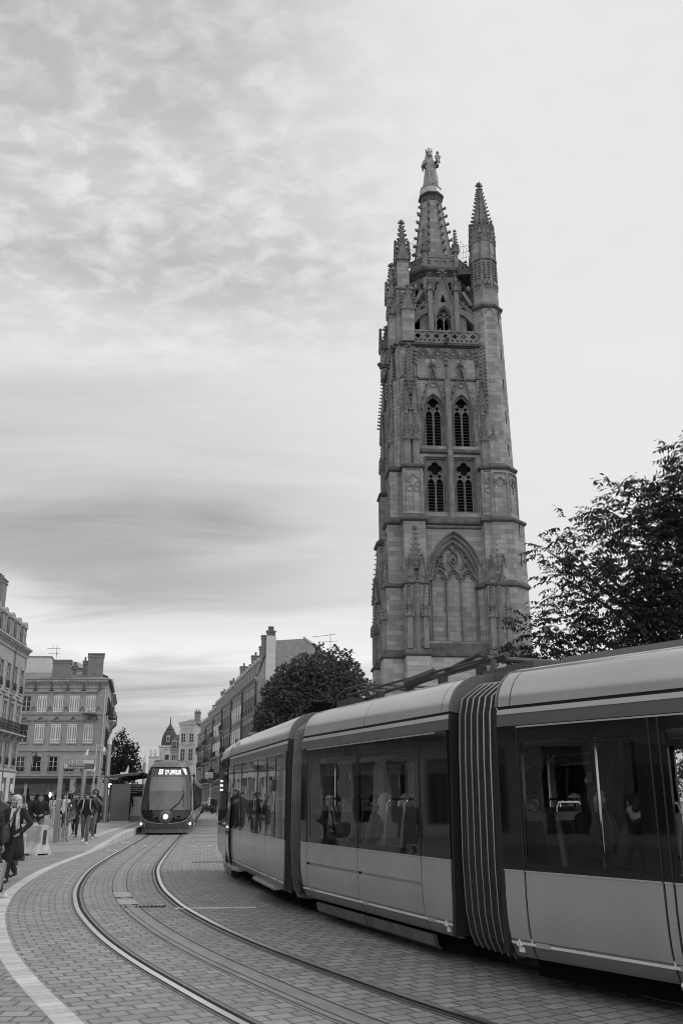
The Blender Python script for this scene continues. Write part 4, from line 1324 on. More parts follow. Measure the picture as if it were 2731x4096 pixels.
# gabled windows and flying arches of the gallery stage, on each side
q = MB()
q.prism([(-1.0, 40.9), (1.0, 40.9), (1.0, 45.2), (0, 48.2), (-1.0, 45.2)], 'y', -4.25, -3.95, [archhole(.66, 41.1, 43.7, 1.0, 0, 8), [(-.26, 45.45), (.26, 45.45), (0, 46.4)]])
q.bar([(-1.1, 45.0), (0, 48.4), (1.1, 45.0)], .22, -4.45, -4.2)
q.bar([(-.78, 41.0)] + gothic(-.78, .78, 43.7, 1.0, 8) + [(.78, 41.0)], .14, -4.4, -4.2)
q.bar([(0, 41.1), (0, 44.4)], .11, -4.3, -4.0)
for sg in (-1, 1):
    q.bar(gothic(sg * .34 - .32, sg * .34 + .32, 43.4, .8, 5), .08, -4.28, -4.0)
    q.bar(circ(sg * .30, 44.1, .2, 8) + [(sg * .30 + .2, 44.1)], .07, -4.28, -4.0)
    for i in range(6):
        t = (i + .6) / 6
        crocket(q, sg * 1.1 * (1 - t), -4.32, 45.0 + 3.4 * t, sg * .85, -.2, .14)
    q.prism([(sg * 2.95, 43.1), (sg * 2.0, 44.15), (sg * 1.25, 44.5), (sg * .95, 44.5), (sg * .95, 45.9), (sg * 1.3, 45.8), (sg * 2.95, 44.25)], 'y', -4.15, -3.75, [[(sg * 2.3, 44.55), (sg * 1.9, 44.75), (sg * 1.6, 45.05), (sg * 1.95, 45.0)], [(sg * 1.5, 44.85), (sg * 1.2, 44.85), (sg * 1.2, 45.35)]])
    q.bar([(sg * 3.0, 44.2), (sg * 1.1, 46.0)], .18, -4.25, -3.7)
    q.bar([(sg * 2.95, 43.05), (sg * 2.0, 44.1), (sg * 1.25, 44.45), (sg * .9, 44.45)], .16, -4.25, -3.7)
    q.box(sg * 1.22 - .22, -4.5, 40.9, sg * 1.22 + .22, -4.0, 44.4)
    pinnacle(q, sg * 1.22, -4.28, 44.4, .21, 46.6, 47.4, 48.3, .12, .15, .3)
    q.box(sg * 1.75 - .42, -4.0, 40.9, sg * 1.75 + .42, -3.4, 44.2)
    for i in range(5): crocket(q, sg * (2.9 - .36 * i), -3.95, 44.5 + .34 * i, sg * .6, 0, .2)
    q.cbox((sg * 2.3, -3.95, 46.0), (.3, .35, 1.6), 0, 0, sg * -.5); q.ball((sg * 2.5, -3.98, 47.1), (.2, .2, .3), 6, 5)
finial(q, 0, -4.2, 48.2, .36)
gw = q.build('gabled_window', m_std, tower)
for k in (1, 2, 3): inst(gw, tower, (0, 0, 0), k * PI / 2)
# ---- stone spire with its crockets and crowning platform
q = MB()
q.loft([octring(2.12, 49.5), octring(2.05, 50.2), octring(.92, 59.2)])
sp_ = q.build('spire', m_st, tower)
q = MB()
for k in range(8):
    a = 2 * PI * k / 8 + PI / 8
    for i in range(9):
        t = (i + .6) / 9.4
        r = (2.05 + (.92 - 2.05) * t) / math.cos(PI / 8)
        crocket(q, r * math.cos(a), r * math.sin(a), 50.2 + 9.0 * t, math.cos(a), math.sin(a), .27)
    for i in range(12):
        t = i / 11
        r = (2.05 + (.92 - 2.05) * t) / math.cos(PI / 8)
    q.tube([((2.06 / math.cos(PI / 8)) * math.cos(a), (2.06 / math.cos(PI / 8)) * math.sin(a), 50.2), ((.93 / math.cos(PI / 8)) * math.cos(a), (.93 / math.cos(PI / 8)) * math.sin(a), 59.2)], .07, 5)
q.build('crocket_ribs', m_std, sp_)
q = MB()
q.loft([octring(.93, 59.1), octring(1.02, 59.3), octring(1.02, 59.7), octring(1.22, 59.85), octring(1.22, 60.0), octring(.9, 60.05)])
q.build('spire_platform', m_stdk, sp_)
# ---- stair turret on the right front corner
TX, TY = 4.1, -3.7
def oct_at(r, z): return [(TX + p[0], TY + p[1], z) for p in octring(r, z)]
q = MB()
q.loft([oct_at(r, z) for r, z in ((2.15, 12.4), (2.1, 23.9))]); q.loft([oct_at(r, z) for r, z in ((1.78, 23.9), (1.66, 28.8))])
q.loft([oct_at(r, z) for r, z in ((1.55, 28.8), (1.25, 44.8))]); q.loft([oct_at(r, z) for r, z in ((1.16, 44.8), (1.02, 53.6))])
tur = q.build('stair_turret', m_st, tower)
MB().loft([oct_at(2.35, 0), oct_at(2.3, 12.45)]).build('turret_foot', m_stlow, tur)
for z, r0, r1 in ((12.45, 2.3, 2.15), (18.3, 2.12, 2.1), (23.9, 2.1, 1.78), (28.75, 1.66, 1.55), (44.75, 1.25, 1.16)):
    MB().loft([oct_at(r0 - .02, z - .18), oct_at(r0 + .2, z), oct_at(r0 + .2, z + .15), oct_at(r1 - .02, z + .5)]).build('turret_ledge', m_stdk, tur)
q = MB()
for k in range(8):
    with At(q, T(TX, TY, 0, k * PI / 4)):
        q.bar(gothic(-.4, .4, 43.9, .8, 5), .06, -1.33, -1.2)
        for u in (-.2, .2):
            q.bar([(u - .14, 46.8), (u, 48.1), (u + .14, 46.8)], .07, -1.22, -1.08)
            for i in range(7): q.cbox((u, -1.14, 48.0 + .26 * i), (.26 - .012 * i, .2, .12))
            q.box(u - .16, -1.25, 49.9, u + .16, -1.0, 50.05)
            q.box(u - .17, -1.24, 47.2, u + .17, -1.05, 47.6)
        q.prism([(-.44, 52.0), (.44, 52.0), (0, 54.2)], 'y', -1.12, -.9)
        q.bar([(-.46, 51.7), (0, 54.3), (.46, 51.7)], .10, -1.22, -1.05)
        q.bar(gothic(-.38, .38, 51.9, .8, 5), .07, -1.15, -1.0)
        for i in range(4):
            for sg in (-1, 1): crocket(q, sg * .46 * (1 - (i + .4) / 4), -1.14, 52 + 2.2 * (i + .4) / 4, sg * .8, -.3, .12)
        finial(q, 0, -1.1, 54.1, .14)
        q.cbox((.42, -1.1, 50.4), (.1, .12, 4.0))
        q.bar([(-.56, 24.6), (-.56, 28.3), (.56, 28.3), (.56, 24.6)], .08, -1.80, -1.66)
        ring = quatrefoil(0, 27.5, .42, 4, 5, PI / 2); q.bar(ring + [ring[0]], .06, -1.78, -1.66)
        q.bar(gothic(-.5, .5, 27.0, .95, 6), .06, -1.78, -1.66)
spire(q, TX, TY, 53.4, 1.0, 58.6, .12, 8, PI / 8, .17, .42, .3)
q.build('turret_carving', m_std, tur)
q = MB()
for z in (20.0, 22.6, 26.5, 30.0, 33.2, 36.4, 39.5, 43.2):
    r = lerp_tab(z, [(20, 2.12), (23.8, 2.1), (24, 1.77), (28.7, 1.67), (29, 1.55), (45, 1.25)])
    with At(q, T(TX, TY, 0, PI / 4)):
        q.box(-.05, -r - .012, z, .05, -r + .1, z + 1.15)
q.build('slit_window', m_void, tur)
# bridge from lantern to turret, with its parapet
q = MB()
with At(q, T(0, 0, 0, R(0))):
    q.add([(1.6, -3.6, 48.9), (4.1, -3.9, 48.9), (4.4, -2.4, 48.9), (3.4, -1.2, 48.9), (1.6, -3.6, 49.5), (4.1, -3.9, 49.5), (4.4, -2.4, 49.5), (3.4, -1.2, 49.5)], [(0, 3, 2, 1), (4, 5, 6, 7), (0, 1, 5, 4), (1, 2, 6, 5), (2, 3, 7, 6), (3, 0, 4, 7)])
q.build('turret_bridge', m_stdk, lan)
# ---------------------------------------------------------------- two visitors on the gallery and the safety netting
m_net = mat('safety_wire', .08, .6, var=0)
q = MB()
for sx, x1 in ((-1, -2.9), (1, 2.9)):
    for z in (51.3, 51.9, 52.6): q.tube([(sx * 2.2, -2.6, z), (sx * 3.4, -3.4, z - .1)], .02, 4)
    q.tube([(sx * 2.2, -2.6, 53.3), (sx * 3.4, -3.4, 50.8)], .015, 4)
    for i in range(5): q.tube([(sx * (2.2 + .24 * i), -2.6 - .16 * i, 50.7), (sx * (2.2 + .24 * i), -2.6 - .16 * i, 53.2 - .5 * i)], .012, 4)
q.build('safety_net', m_net, lan)
# ================================================================== SMOOTH BODIES (overlapping limbs fused into one skin), STATUE, PEOPLE
BLOBS = []
def capsule(mb, p0, p1, r0, r1, n=9, fx=1.0, ax=None):
    """tapered limb with round ends; fx flattens it along the axis ax"""
    p0, p1 = Vector(p0), Vector(p1)
    d = p1 - p0
    ln = max(d.length, 1e-4)
    d.normalize()
    if ax is None: ax = Vector((0, 1, 0)) if abs(d.y) < .9 else Vector((1, 0, 0))
    ax = Vector(ax)
    y = (ax - d * ax.dot(d)).normalized()
    x = y.cross(d)
    rings = []
    for k in range(4):
        a = -PI / 2 + (k + .15) * (PI / 2) / 3.15
        rings.append((p0 + d * (r0 * math.sin(a)), r0 * math.cos(a)))
    for k in range(4):
        a = (3 - k) * -(PI / 2) / 3.15 + PI / 2 - .15 * (PI / 2) / 3.15 if False else (k) * (PI / 2) / 3.15
        rings.append((p1 + d * (r1 * math.sin(a)), r1 * math.cos(a)))
    mb.loft([[c + x * (math.cos(2 * PI * j / n) * r) + y * (math.sin(2 * PI * j / n) * r * fx) for j in range(n)] for c, r in rings])
def blob(name, mb, m, parent, vox=.012, smooth=4):
    me = mb.mesh(name)
    me.materials.append(m)
    o = bpy.data.objects.new(name, me)
    COL.objects.link(o)
    o.parent = parent
    md = o.modifiers.new('fuse', 'REMESH'); md.mode = 'VOXEL'; md.voxel_size = vox; md.use_smooth_shade = True
    ms = o.modifiers.new('soft', 'SMOOTH'); ms.factor = .5; ms.iterations = smooth
    BLOBS.append(o)
    return o
def bake_blobs():
    dg = bpy.context.evaluated_depsgraph_get()
    news = [(o, bpy.data.meshes.new_from_object(o.evaluated_get(dg))) for o in BLOBS]
    for o, me in news:
        old = o.data
        o.modifiers.clear()
        me.name = o.name
        o.data = me
        bpy.data.meshes.remove(old)
        me.polygons.foreach_set('use_smooth', [True] * len(me.polygons))
    BLOBS.clear()
def cloth(v, rough=.85):
    return mat('cloth_%03d' % int(v * 1000), v, rough, var=.22, scale=7, bump=.5, bscale=22)
def skin(v): return mat('skin_%02d' % int(v * 100), v, .55, var=.08, scale=9)
def hairm(v): return mat('hair_%03d' % int(v * 1000), v, .5, var=.6, scale=24, bump=.6, bscale=70)
m_eye = mat('eye_dark', .012, .3, var=0)
ARMS = {'down': ((.06, .02, -.29), (.08, -.05, -.54)), 'pocket': ((.13, .07, -.27), (.04, -.11, -.45)), 'front': ((.09, .06, -.28), (-.04, -.19, -.33)),
        'face': ((.13, -.14, -.13), (-.11, -.17, .13)), 'strap': ((.13, .03, -.27), (-.03, -.13, -.08)), 'fwd': ((.05, -.10, -.27), (.05, -.26, -.46)),
        'back': ((.08, .13, -.26), (.11, .18, -.51)), 'hip': ((.16, .06, -.25), (.05, -.10, -.44)), 'lap': ((.06, -.06, -.27), (-.07, -.30, -.33)), 'bars': ((.08, -.22, -.16), (.10, -.48, -.18))}
def person(label, loc, h=1.72, rz=0.0, top=.03, bottom=.03, shoe=.03, hair=.02, style='short', sk=.30, step=.18, armL='down', armR='down', coat=0.0, shirt=None, sit=False, group=None, vox=.014, lean=0.0, build=1.0, stripes=False, boots=False, glasses=False, name='person', look=0.0, sleeve=True):
    S = h / 1.72
    rt = thing(name, label, 'person', loc, rz, group)
    rt.scale = (1, 1, 1)
    V = lambda x, y, z: Vector((x * S, y * S, z * S))
    dz = -.40 if sit else 0.0
    def U(x, y, z): return V(x, y - lean * max(0, z - .95), z + dz)     # upper body with forward lean
    hipz = .92 + dz
    legs = []
    for sd_, sg in ((1, 1), (-1, -1)):
        f = step * sd_
        hip = V(.088 * sg, .0, hipz)
        if sit: kn, an = V(.11 * sg, -.42, hipz + .02), V(.12 * sg, -.40, .10 + (.0))
        elif f >= 0: kn, an = V(.09 * sg, -f * .75, .49), V(.09 * sg, -f * .95, .085)
        else: kn, an = V(.09 * sg, -f * .20, .49), V(.09 * sg, -f * 1.25, .085 + min(.16, -f * .35))
        toe = an + V(.02 * sg, -.15, -.045 if f >= 0 or sit else -.075)
        legs.append((hip, kn, an, toe))
    b = MB()
    hc = U(0, -.012, 1.60)
    L_ = lambda v: v * S
    b.ball(hc + V(0, .012, .018), (L_(.078), L_(.096), L_(.102)), 12, 9)
    ca_, sa_ = math.cos(look), math.sin(look)
    def H(x, y, z): return hc + V(x * ca_ - y * sa_, x * sa_ + y * ca_, z)
    capsule(b, H(0, -.035, -.03), H(0, -.045, -.075), L_(.062), L_(.040))
    capsule(b, H(0, -.088, .012), H(0, -.108, -.022), L_(.012), L_(.017), 7)
    for sg in (-1, 1):
        b.ball(H(.080 * sg, .01, -.005), (L_(.014), L_(.024), L_(.034)), 7, 6)
        b.ball(H(.036 * sg, -.070, -.028), (L_(.026), L_(.022), L_(.022)), 7, 5)
    b.ball(H(0, -.090, -.053), (L_(.026), L_(.014), L_(.012)), 7, 5)
    b.ball(H(0, -.072, .038), (L_(.062), L_(.024), L_(.018)), 8, 5)
    capsule(b, U(0, .02, 1.43), U(0, .005, 1.55), L_(.060), L_(.052))
    sh = {}
    arms = {}
    for sg, pose in ((1, armL), (-1, armR)):
        s0 = U(.175 * sg * build, .01, 1.405)
        e_, w_ = ARMS[pose]
        el = s0 + V(e_[0] * sg, e_[1], e_[2]); wr = s0 + V(w_[0] * sg, w_[1], w_[2])
        arms[sg] = (s0, el, wr)
        capsule(b, s0, el, L_(.042), L_(.036)); capsule(b, el, wr, L_(.036), L_(.026))
        d = (wr - el).normalized()
        if pose in ('front', 'hip', 'lap'): d = (d + Vector((-.6 * sg, -.2, -.3))).normalized()
        if pose == 'face': d = Vector((-.75 * sg, -.1, .45)).normalized()
        side = d.cross(Vector((sg, 0, 0)) if abs(d.x) < .8 else Vector((0, 0, 1))).normalized()
        nrm = side.cross(d).normalized()
        pc = wr + d * L_(.05)
        capsule(b, wr, pc + d * L_(.025), L_(.025), L_(.036), 8, .5, nrm)
        curl = -nrm if (nrm.x * sg) > 0 else nrm
        for k, (o_, ln) in enumerate(((-.027, .062), (-.009, .074), (.009, .070), (.027, .054))):
            q0 = pc + side * L_(o_) + d * L_(.035)
            q1 = q0 + (d + curl * .35).normalized() * L_(ln * .55)
            q2 = q1 + (d + curl * 1.0).normalized() * L_(ln * .5)
            capsule(b, q0, q1, L_(.0095), L_(.009), 6); capsule(b, q1, q2, L_(.009), L_(.0075), 6)
        q0 = wr + d * L_(.02) - side * L_(.022)
        capsule(b, q0, q0 + (d * .7 - side * .7 + curl * .3).normalized() * L_(.055), L_(.012), L_(.009), 6)
    capsule(b, U(0, .02, 1.0), U(0, .0, 1.33), L_(.10), L_(.11), 10, .7)
    for hip, kn, an, toe in legs:
        capsule(b, hip, kn, L_(.066), L_(.046)); capsule(b, kn, an, L_(.044), L_(.034)); capsule(b, an, toe, L_(.032), L_(.026))
    body = blob('body', b, skin(sk), rt, vox * .8, 2)
    # eyes, brows, mouth
    e = MB()
    for sg in (-1, 1):
        e.ball(H(.031 * sg, -.088, .012), (L_(.013), L_(.007), L_(.007)), 6, 4)
        e.cbox(H(.033 * sg, -.092, .036), (L_(.034), L_(.008), L_(.006)), look)
    e.cbox(H(0, -.102, -.054), (L_(.040), L_(.006), L_(.006)), look)
    e.build('face_features', m_eye, body)
    # trousers, shoes
    q = MB()
    capsule(q, V(-.05, .01, hipz + .07), V(.05, .01, hipz + .07), L_(.118), L_(.118), 10, .82)
    for hip, kn, an, toe in legs:
        capsule(q, hip, kn, L_(.098), L_(.068), 9); capsule(q, kn, an + V(0, 0, .05), L_(.066), L_(.057 if not boots else .05), 9)
    blob('trousers', q, cloth(bottom), rt, vox)
    q = MB()
    for hip, kn, an, toe in legs:
        capsule(q, an + V(0, .03, -.035), toe, L_(.044), L_(.034), 8)
        capsule(q, an + V(0, .02, .0), an + V(0, -.03, -.03), L_(.045), L_(.045), 8)
        if boots: capsule(q, an, an + (kn - an) * .45, L_(.052), L_(.060), 8)
    blob('shoes', q, mat('shoe_%02d' % int(shoe * 100), shoe, .35, var=.1), rt, vox * .9, 2)
    # upper garment
    q = MB()
    capsule(q, U(-.05 * build, .01, 1.0), U(.05 * build, .01, 1.0), L_(.118), L_(.118), 10, .85)
    capsule(q, U(-.07 * build, .0, 1.2), U(.07 * build, .0, 1.2), L_(.115), L_(.115), 10, .90)
    capsule(q, U(-.09 * build, .01, 1.33), U(.09 * build, .01, 1.33), L_(.115), L_(.115), 10, .88)
    capsule(q, U(0, .0, 1.0), U(0, .0, 1.3), L_(.15 * build), L_(.165 * build), 10, .70)
    capsule(q, U(-.13 * build, .015, 1.40), U(.13 * build, .015, 1.40), L_(.072), L_(.072), 9)
    capsule(q, U(0, .025, 1.42), U(0, .022, 1.475), L_(.088), L_(.066), 9)
    for sg in (-1, 1):
        s0, el, wr = arms[sg]
        capsule(q, s0, el, L_(.072), L_(.060), 9)
        if sleeve: capsule(q, el, el + (wr - el) * .93, L_(.060), L_(.046), 9)
    if coat > 0:
        zb = 1.0 - coat
        for x_ in (-.07, 0, .07):
            capsule(q, U(x_, .01, 1.02), V(x_ * 1.5, .015, max(zb + dz, .1)), L_(.125), L_(.125 + coat * .10), 10, .88)
    else:
        capsule(q, U(-.06, .01, .93), U(.06, .01, .93), L_(.118), L_(.118), 10, .86)
    tm = cloth(top)
    if stripes:
        tm = bpy.data.materials.get('striped_knit')
        if tm is None:
            tm = mat('striped_knit', .6, .9, var=0)
            t = tm.node_tree
            wv = N(t, 'ShaderNodeTexWave'); wv.bands_direction = 'Z'; wv.inputs['Scale'].default_value = 7.0
            L(t, N(t, 'ShaderNodeTexCoord').outputs['Object'], wv.inputs['Vector'])
            L(t, ramp(t, wv.outputs['Fac'], [(.45, .02), (.55, .55)], 'LINEAR'), t.nodes['Principled BSDF'].inputs['Base Color'])
    tp = blob('coat' if coat > .25 else 'jacket', q, tm, rt, vox)
    if shirt is not None:
        q = MB()
        zt = 1.45
        pts = [(-.055, 1.46), (.055, 1.46), (.035, 1.25), (0.0, 1.08), (-.035, 1.25)]
        fr_ = [U(x, -.128 - .012 * (1.46 - z) / .38 if z < 1.45 else -.070, z) for x, z in pts]
        bk = [p + V(0, .07, 0) for p in fr_]
        q.add(fr_ + bk, [(0, 1, 2, 3, 4), (9, 8, 7, 6, 5)] + [(i, (i + 1) % 5, 5 + (i + 1) % 5, 5 + i) for i in range(5)])
        q.build('shirt_front', cloth(shirt), tp)
    # hair
    q = MB()
    if style in ('short', 'curly', 'long', 'verylong', 'bun'):
        q.ball(H(0, .022, .040), (L_(.090), L_(.104), L_(.092)), 12, 9)
        q.ball(H(0, -.055, .092), (L_(.062), L_(.045), L_(.026)), 9, 6)
        capsule(q, H(-.07, .03, -.01), H(.07, .03, -.01), L_(.035), L_(.035), 8)
        if style == 'curly':
            for k in range(9):
                a = 2 * PI * k / 9
                q.ball(H(.055 * math.cos(a), .01 + .06 * math.sin(a), .105), L_(.034), 6, 5)
            q.ball(H(0, -.075, .085), (L_(.07), L_(.035), L_(.03)), 8, 6)
        if style in ('long', 'verylong'):
            ln = .32 if style == 'long' else .56
            rnd = random.Random(len(label))
            for k in range(11):
                a = PI * (-.08 + 1.16 * k / 10)
                r0 = .092
                p0 = H(r0 * math.cos(a), .01 + r0 * .8 * math.sin(a), .05)
                p1 = H(r0 * 1.05 * math.cos(a), .01 + r0 * math.sin(a), -.08)
                out_ = 1.25 if style == 'long' else 1.55
                p2 = H(r0 * out_ * math.cos(a) + rnd.uniform(-.015, .015), -.03 + r0 * 1.1 * max(math.sin(a), -.2), -.08 - ln * .5)
                p3 = H(r0 * (out_ + .05) * math.cos(a) + rnd.uniform(-.03, .03), -.045 + r0 * 1.25 * max(math.sin(a), -.1), -.08 - ln * rnd.uniform(.85, 1.05))
                capsule(q, p0, p1, L_(.03), L_(.03), 7); capsule(q, p1, p2, L_(.03), L_(.027), 7); capsule(q, p2, p3, L_(.027), L_(.012), 7)
        if style == 'bun': q.ball(H(0, .08, .10), L_(.045), 8, 6)
        blob('hair', q, hairm(hair), body, vox * .85, 1)
    elif style in ('scarf', 'hood'):
        q.ball(H(0, .022, .030), (L_(.102), L_(.118), L_(.118)), 12, 9)
        capsule(q, H(0, .05, -.03), H(0, .05, -.16), L_(.09), L_(.12), 10)
        capsule(q, H(0, -.02, -.10), H(0, -.02, -.15), L_(.085), L_(.115), 10)
        blob('headscarf', q, cloth(hair), body, vox * .85, 3)
    elif style == 'cap':
        q.ball(H(0, .02, .05), (L_(.094), L_(.108), L_(.085)), 12, 8)
        capsule(q, H(-.04, -.12, .065), H(.04, -.12, .065), L_(.05), L_(.05), 8, .25, (0, 0, 1))
        blob('cap', q, cloth(hair), body, vox * .85, 1)
    elif style == 'helmet':
        q.ball(H(0, .015, .03), (L_(.125), L_(.14), L_(.13)), 14, 10)
        q.build('helmet', mat('helmet_white', .55, .25, var=.3, scale=10), body)
    if glasses:
        q = MB()
        for sg in (-1, 1):
            pts = [H(.033 * sg + .024 * math.cos(2 * PI * k / 10), -.102, .008 + .019 * math.sin(2 * PI * k / 10)) for k in range(11)]
            q.tube(pts, L_(.0035), 4)
            q.tube([H(.056 * sg, -.10, .012), H(.078 * sg, .0, .01)], L_(.003), 4)
        q.tube([H(-.01, -.108, .01), H(.01, -.108, .01)], L_(.0035), 4)
        q.build('glasses', m_eye, body)
    rt['_h'] = S
    del rt['_h']
    return rt, arms, U
def strap_bag(label, rt_loc, rz, pts, size, m, strap_pts=None, name='handbag', cat='bag'):
    o = thing(name, label, cat, rt_loc, rz)
    q = MB()
    x, y, z = pts
    a, b_, c = size
    q.loft([[(x - a * k, y - b_ * k2, zz_), (x + a * k, y - b_ * k2, zz_), (x + a * k, y + b_ * k2, zz_), (x - a * k, y + b_ * k2, zz_)] for k, k2, zz_ in ((.8, .8, z - c), (1, 1, z - c * .8), (1, 1.05, z), (.9, .8, z + c * .85), (.8, .45, z + c))])
    q.build('bag_body', m, o)
    if strap_pts:
        q = MB(); q.tube(strap_pts, .014, 5); q.build('strap', m, o)
    return o
def backpack(label, loc, rz, h, val, group=None, strap=None):
    S = h / 1.72
    o = thing('backpack', label, 'backpack', loc, rz, group)
    q = MB()
    capsule(q, (-.07 * S, .21 * S, 1.10 * S), (.07 * S, .21 * S, 1.10 * S), .10 * S, .10 * S, 9, .9)
    capsule(q, (-.07 * S, .20 * S, 1.34 * S), (.07 * S, .20 * S, 1.34 * S), .095 * S, .095 * S, 9, .9)
    capsule(q, (0, .21 * S, 1.10 * S), (0, .20 * S, 1.34 * S), .13 * S, .12 * S, 9, .8)
    capsule(q, (-.05 * S, .30 * S, 1.10 * S), (.05 * S, .30 * S, 1.10 * S), .06 * S, .06 * S, 8)
    b = blob('bag_body', q, cloth(val), o, .014)
    for sg in (-1, 1):
        q = MB()
        pts = [(.10 * sg * S, .13 * S, 1.46 * S), (.105 * sg * S, .02 * S, 1.50 * S), (.11 * sg * S, -.10 * S, 1.42 * S), (.115 * sg * S, -.145 * S, 1.30 * S), (.13 * sg * S, -.125 * S, 1.16 * S), (.17 * sg * S, .02 * S, 1.06 * S)]
        q.tube(pts, .022 * S, 6); q.build('strap', cloth(strap if strap is not None else val), b)
    return o
# ---------------------------------------------------------------- gilded statue on the spire
def TW_(x, y, z): return Matrix.Translation((*TAX, 0)) @ Matrix.Rotation(TPH, 4, 'Z') @ Vector((x, y, z))
st_p = TW_(0, 0, 60.02)
statue = thing('statue', 'gilded crowned woman holding a child, standing on top of the bell tower spire', 'statue', st_p, TPH)
statue.scale = (1.22, 1.15, 1.09)
m_gilt = mat('gilded_copper', .22, .38, .7, var=.3, scale=1.2, bump=.3, bscale=4)
q = MB(); q.loft([octring(.98, 0), octring(.90, .12), octring(.82, .72), octring(.88, .82), octring(.80, .86)]); q.build('pedestal', mat('gilded_base', .4, .5, .2, var=.1), statue)
q = MB()
n = 40
def robe_ring(z, rx, ry, cx_, cy_, amp, ph, k=9):
    return [(cx_ + (rx + amp * math.sin(k * 2 * PI * j / n + ph)) * math.cos(2 * PI * j / n), cy_ + (ry + amp * math.sin(k * 2 * PI * j / n + ph)) * math.sin(2 * PI * j / n), z) for j in range(n)]
q.loft([robe_ring(*a) for a in ((.82, .68, .56, .0, 0, .07, 0), (1.2, .64, .52, .02, 0, .07, .4), (1.9, .60, .48, .06, 0, .065, 1.0), (2.6, .56, .45, .08, 0, .055, 1.7), (3.1, .50, .40, .06, 0, .04, 2.3), (3.5, .46, .36, .02, 0, .03, 2.6), (3.9, .50, .34, .0, 0, .02, 2.9), (4.2, .44, .30, -.02, 0, .01, 3), (4.4, .2, .2, -.03, 0, 0, 3))])
for k in range(7):       # swag folds drawn up to the child's side
    t = k / 6
    capsule(q, (-.50 + .14 * k, -.46 - .02 * k, 1.0 + .05 * k), (.42, -.40, 2.95 - .05 * k), .055, .06, 6)
for k in range(4):
    capsule(q, (-.42, -.30, 3.65 - .16 * k), (.0, -.42, 3.35 - .20 * k), .05, .06, 6); capsule(q, (.0, -.42, 3.35 - .20 * k), (.44, -.34, 3.45 - .17 * k), .06, .045, 6)
capsule(q, (-.42, 0, 4.08), (-.62, -.10, 3.45), .17, .15, 9); capsule(q, (-.62, -.10, 3.45), (-.38, -.46, 3.55), .14, .09, 9); capsule(q, (-.62, -.02, 3.5), (-.60, 0, 2.9), .15, .05, 8)
capsule(q, (.42, 0, 4.05), (.62, -.12, 3.45), .16, .14, 9); capsule(q, (.62, -.12, 3.45), (.62, -.50, 3.35), .13, .10, 9)
capsule(q, (-.03, 0, 4.3), (-.03, -.02, 4.6), .15, .13, 9)
q.ball((-.03, -.05, 4.86), (.21, .25, .29), 12, 9)
q.ball((-.03, -.30, 4.84), (.04, .05, .06), 6, 5); q.ball((-.03, -.22, 4.66), (.10, .10, .08), 7, 5)
for sg in (-1, 1): capsule(q, (-.03 + .22 * sg, .02, 4.95), (-.03 + .30 * sg, .06, 4.25), .09, .10, 8)
q.ball((-.03, .08, 4.95), (.27, .25, .27), 10, 8)
lady = blob('woman_figure', q, m_gilt, statue, .045, 2)
q = MB()
q.lathe([(.26, 5.02), (.29, 5.14), (.27, 5.18)], 14, (-.03, .02))
for k in range(6):
    a = 2 * PI * k / 6 + .3
    x, y = -.03 + .28 * math.cos(a), .02 + .28 * math.sin(a)
    q.cbox((x, y, 5.24), (.10, .05, .2), a + PI / 2); q.cbox((x, y, 5.36), (.17, .05, .08), a + PI / 2); q.cbox((x, y, 5.42), (.07, .05, .1), a + PI / 2)
q.build('crown', m_gilt, lady)
q = MB()
q.ball((.66, -.26, 4.92), (.15, .17, .20), 10, 8)
capsule(q, (.66, -.24, 4.70), (.68, -.24, 4.10), .10, .22, 9); capsule(q, (.52, -.26, 4.52), (.84, -.28, 4.50), .13, .13, 8)
capsule(q, (.86, -.28, 4.5), (.78, -.42, 4.22), .10, .08, 8); capsule(q, (.48, -.3, 4.5), (.46, -.42, 4.2), .10, .08, 8)
capsule(q, (.60, -.34, 4.05), (.60, -.48, 3.62), .13, .09, 8); capsule(q, (.76, -.34, 4.05), (.76, -.48, 3.68), .13, .09, 8)
q.ball((.66, -.42, 4.88), (.03, .04, .05), 6, 5)
blob('child_figure', q, m_gilt, statue, .04, 2)
# ================================================================== HOUSES
m_fac = masonry('facade_stone', .42, .80, .34, .75, .14, .38, .9, .01, .5, .2, .25)
m_facd = masonry('facade_stone_dark', .27, .80, .34, .75, .14, .45, .9, .01, .5, .2, .25)  # darker tone of the same coursed stone
m_facp = masonry('facade_stone_pale', .66, .80, .34, .85, .08, .15, .9, .01, .5, .2, .25)
m_facq = masonry('facade_stone_cream', .50, .80, .34, .85, .08, .2, .9, .01, .5, .2, .25)
m_trim = mat('carved_trim', .38, .9, var=.25, scale=1.5, streak=.4, bump=.2, bscale=12)
m_trimd = mat('dark_trim', .14, .9, var=.3, scale=2)  # dark tone for frames, friezes and pots
m_trimp = mat('pale_trim', .58, .9, var=.12, scale=1)
m_slate = masonry('slate_roof', .075, .3, .14, .6, .25, .2, .6, .01)
m_tile = mat('clay_tiles', .2, .85, var=.5, scale=4, bump=.8, bscale=6)
m_wframe = mat('window_frame_white', .62, .5, var=.05)
m_pane = mat('window_pane_dark', .018, .06, 0, var=.2, spec=.5)
m_shut = mat('white_shutter', .86, .6, var=.06, scale=3)
m_shutin = mat('shutter_slat_grey', .34, .7, var=.15, scale=6)
m_iron = mat('wrought_iron', .014, .5, var=0)
m_lead = mat('zinc_grey', .20, .5, .2, var=.2)
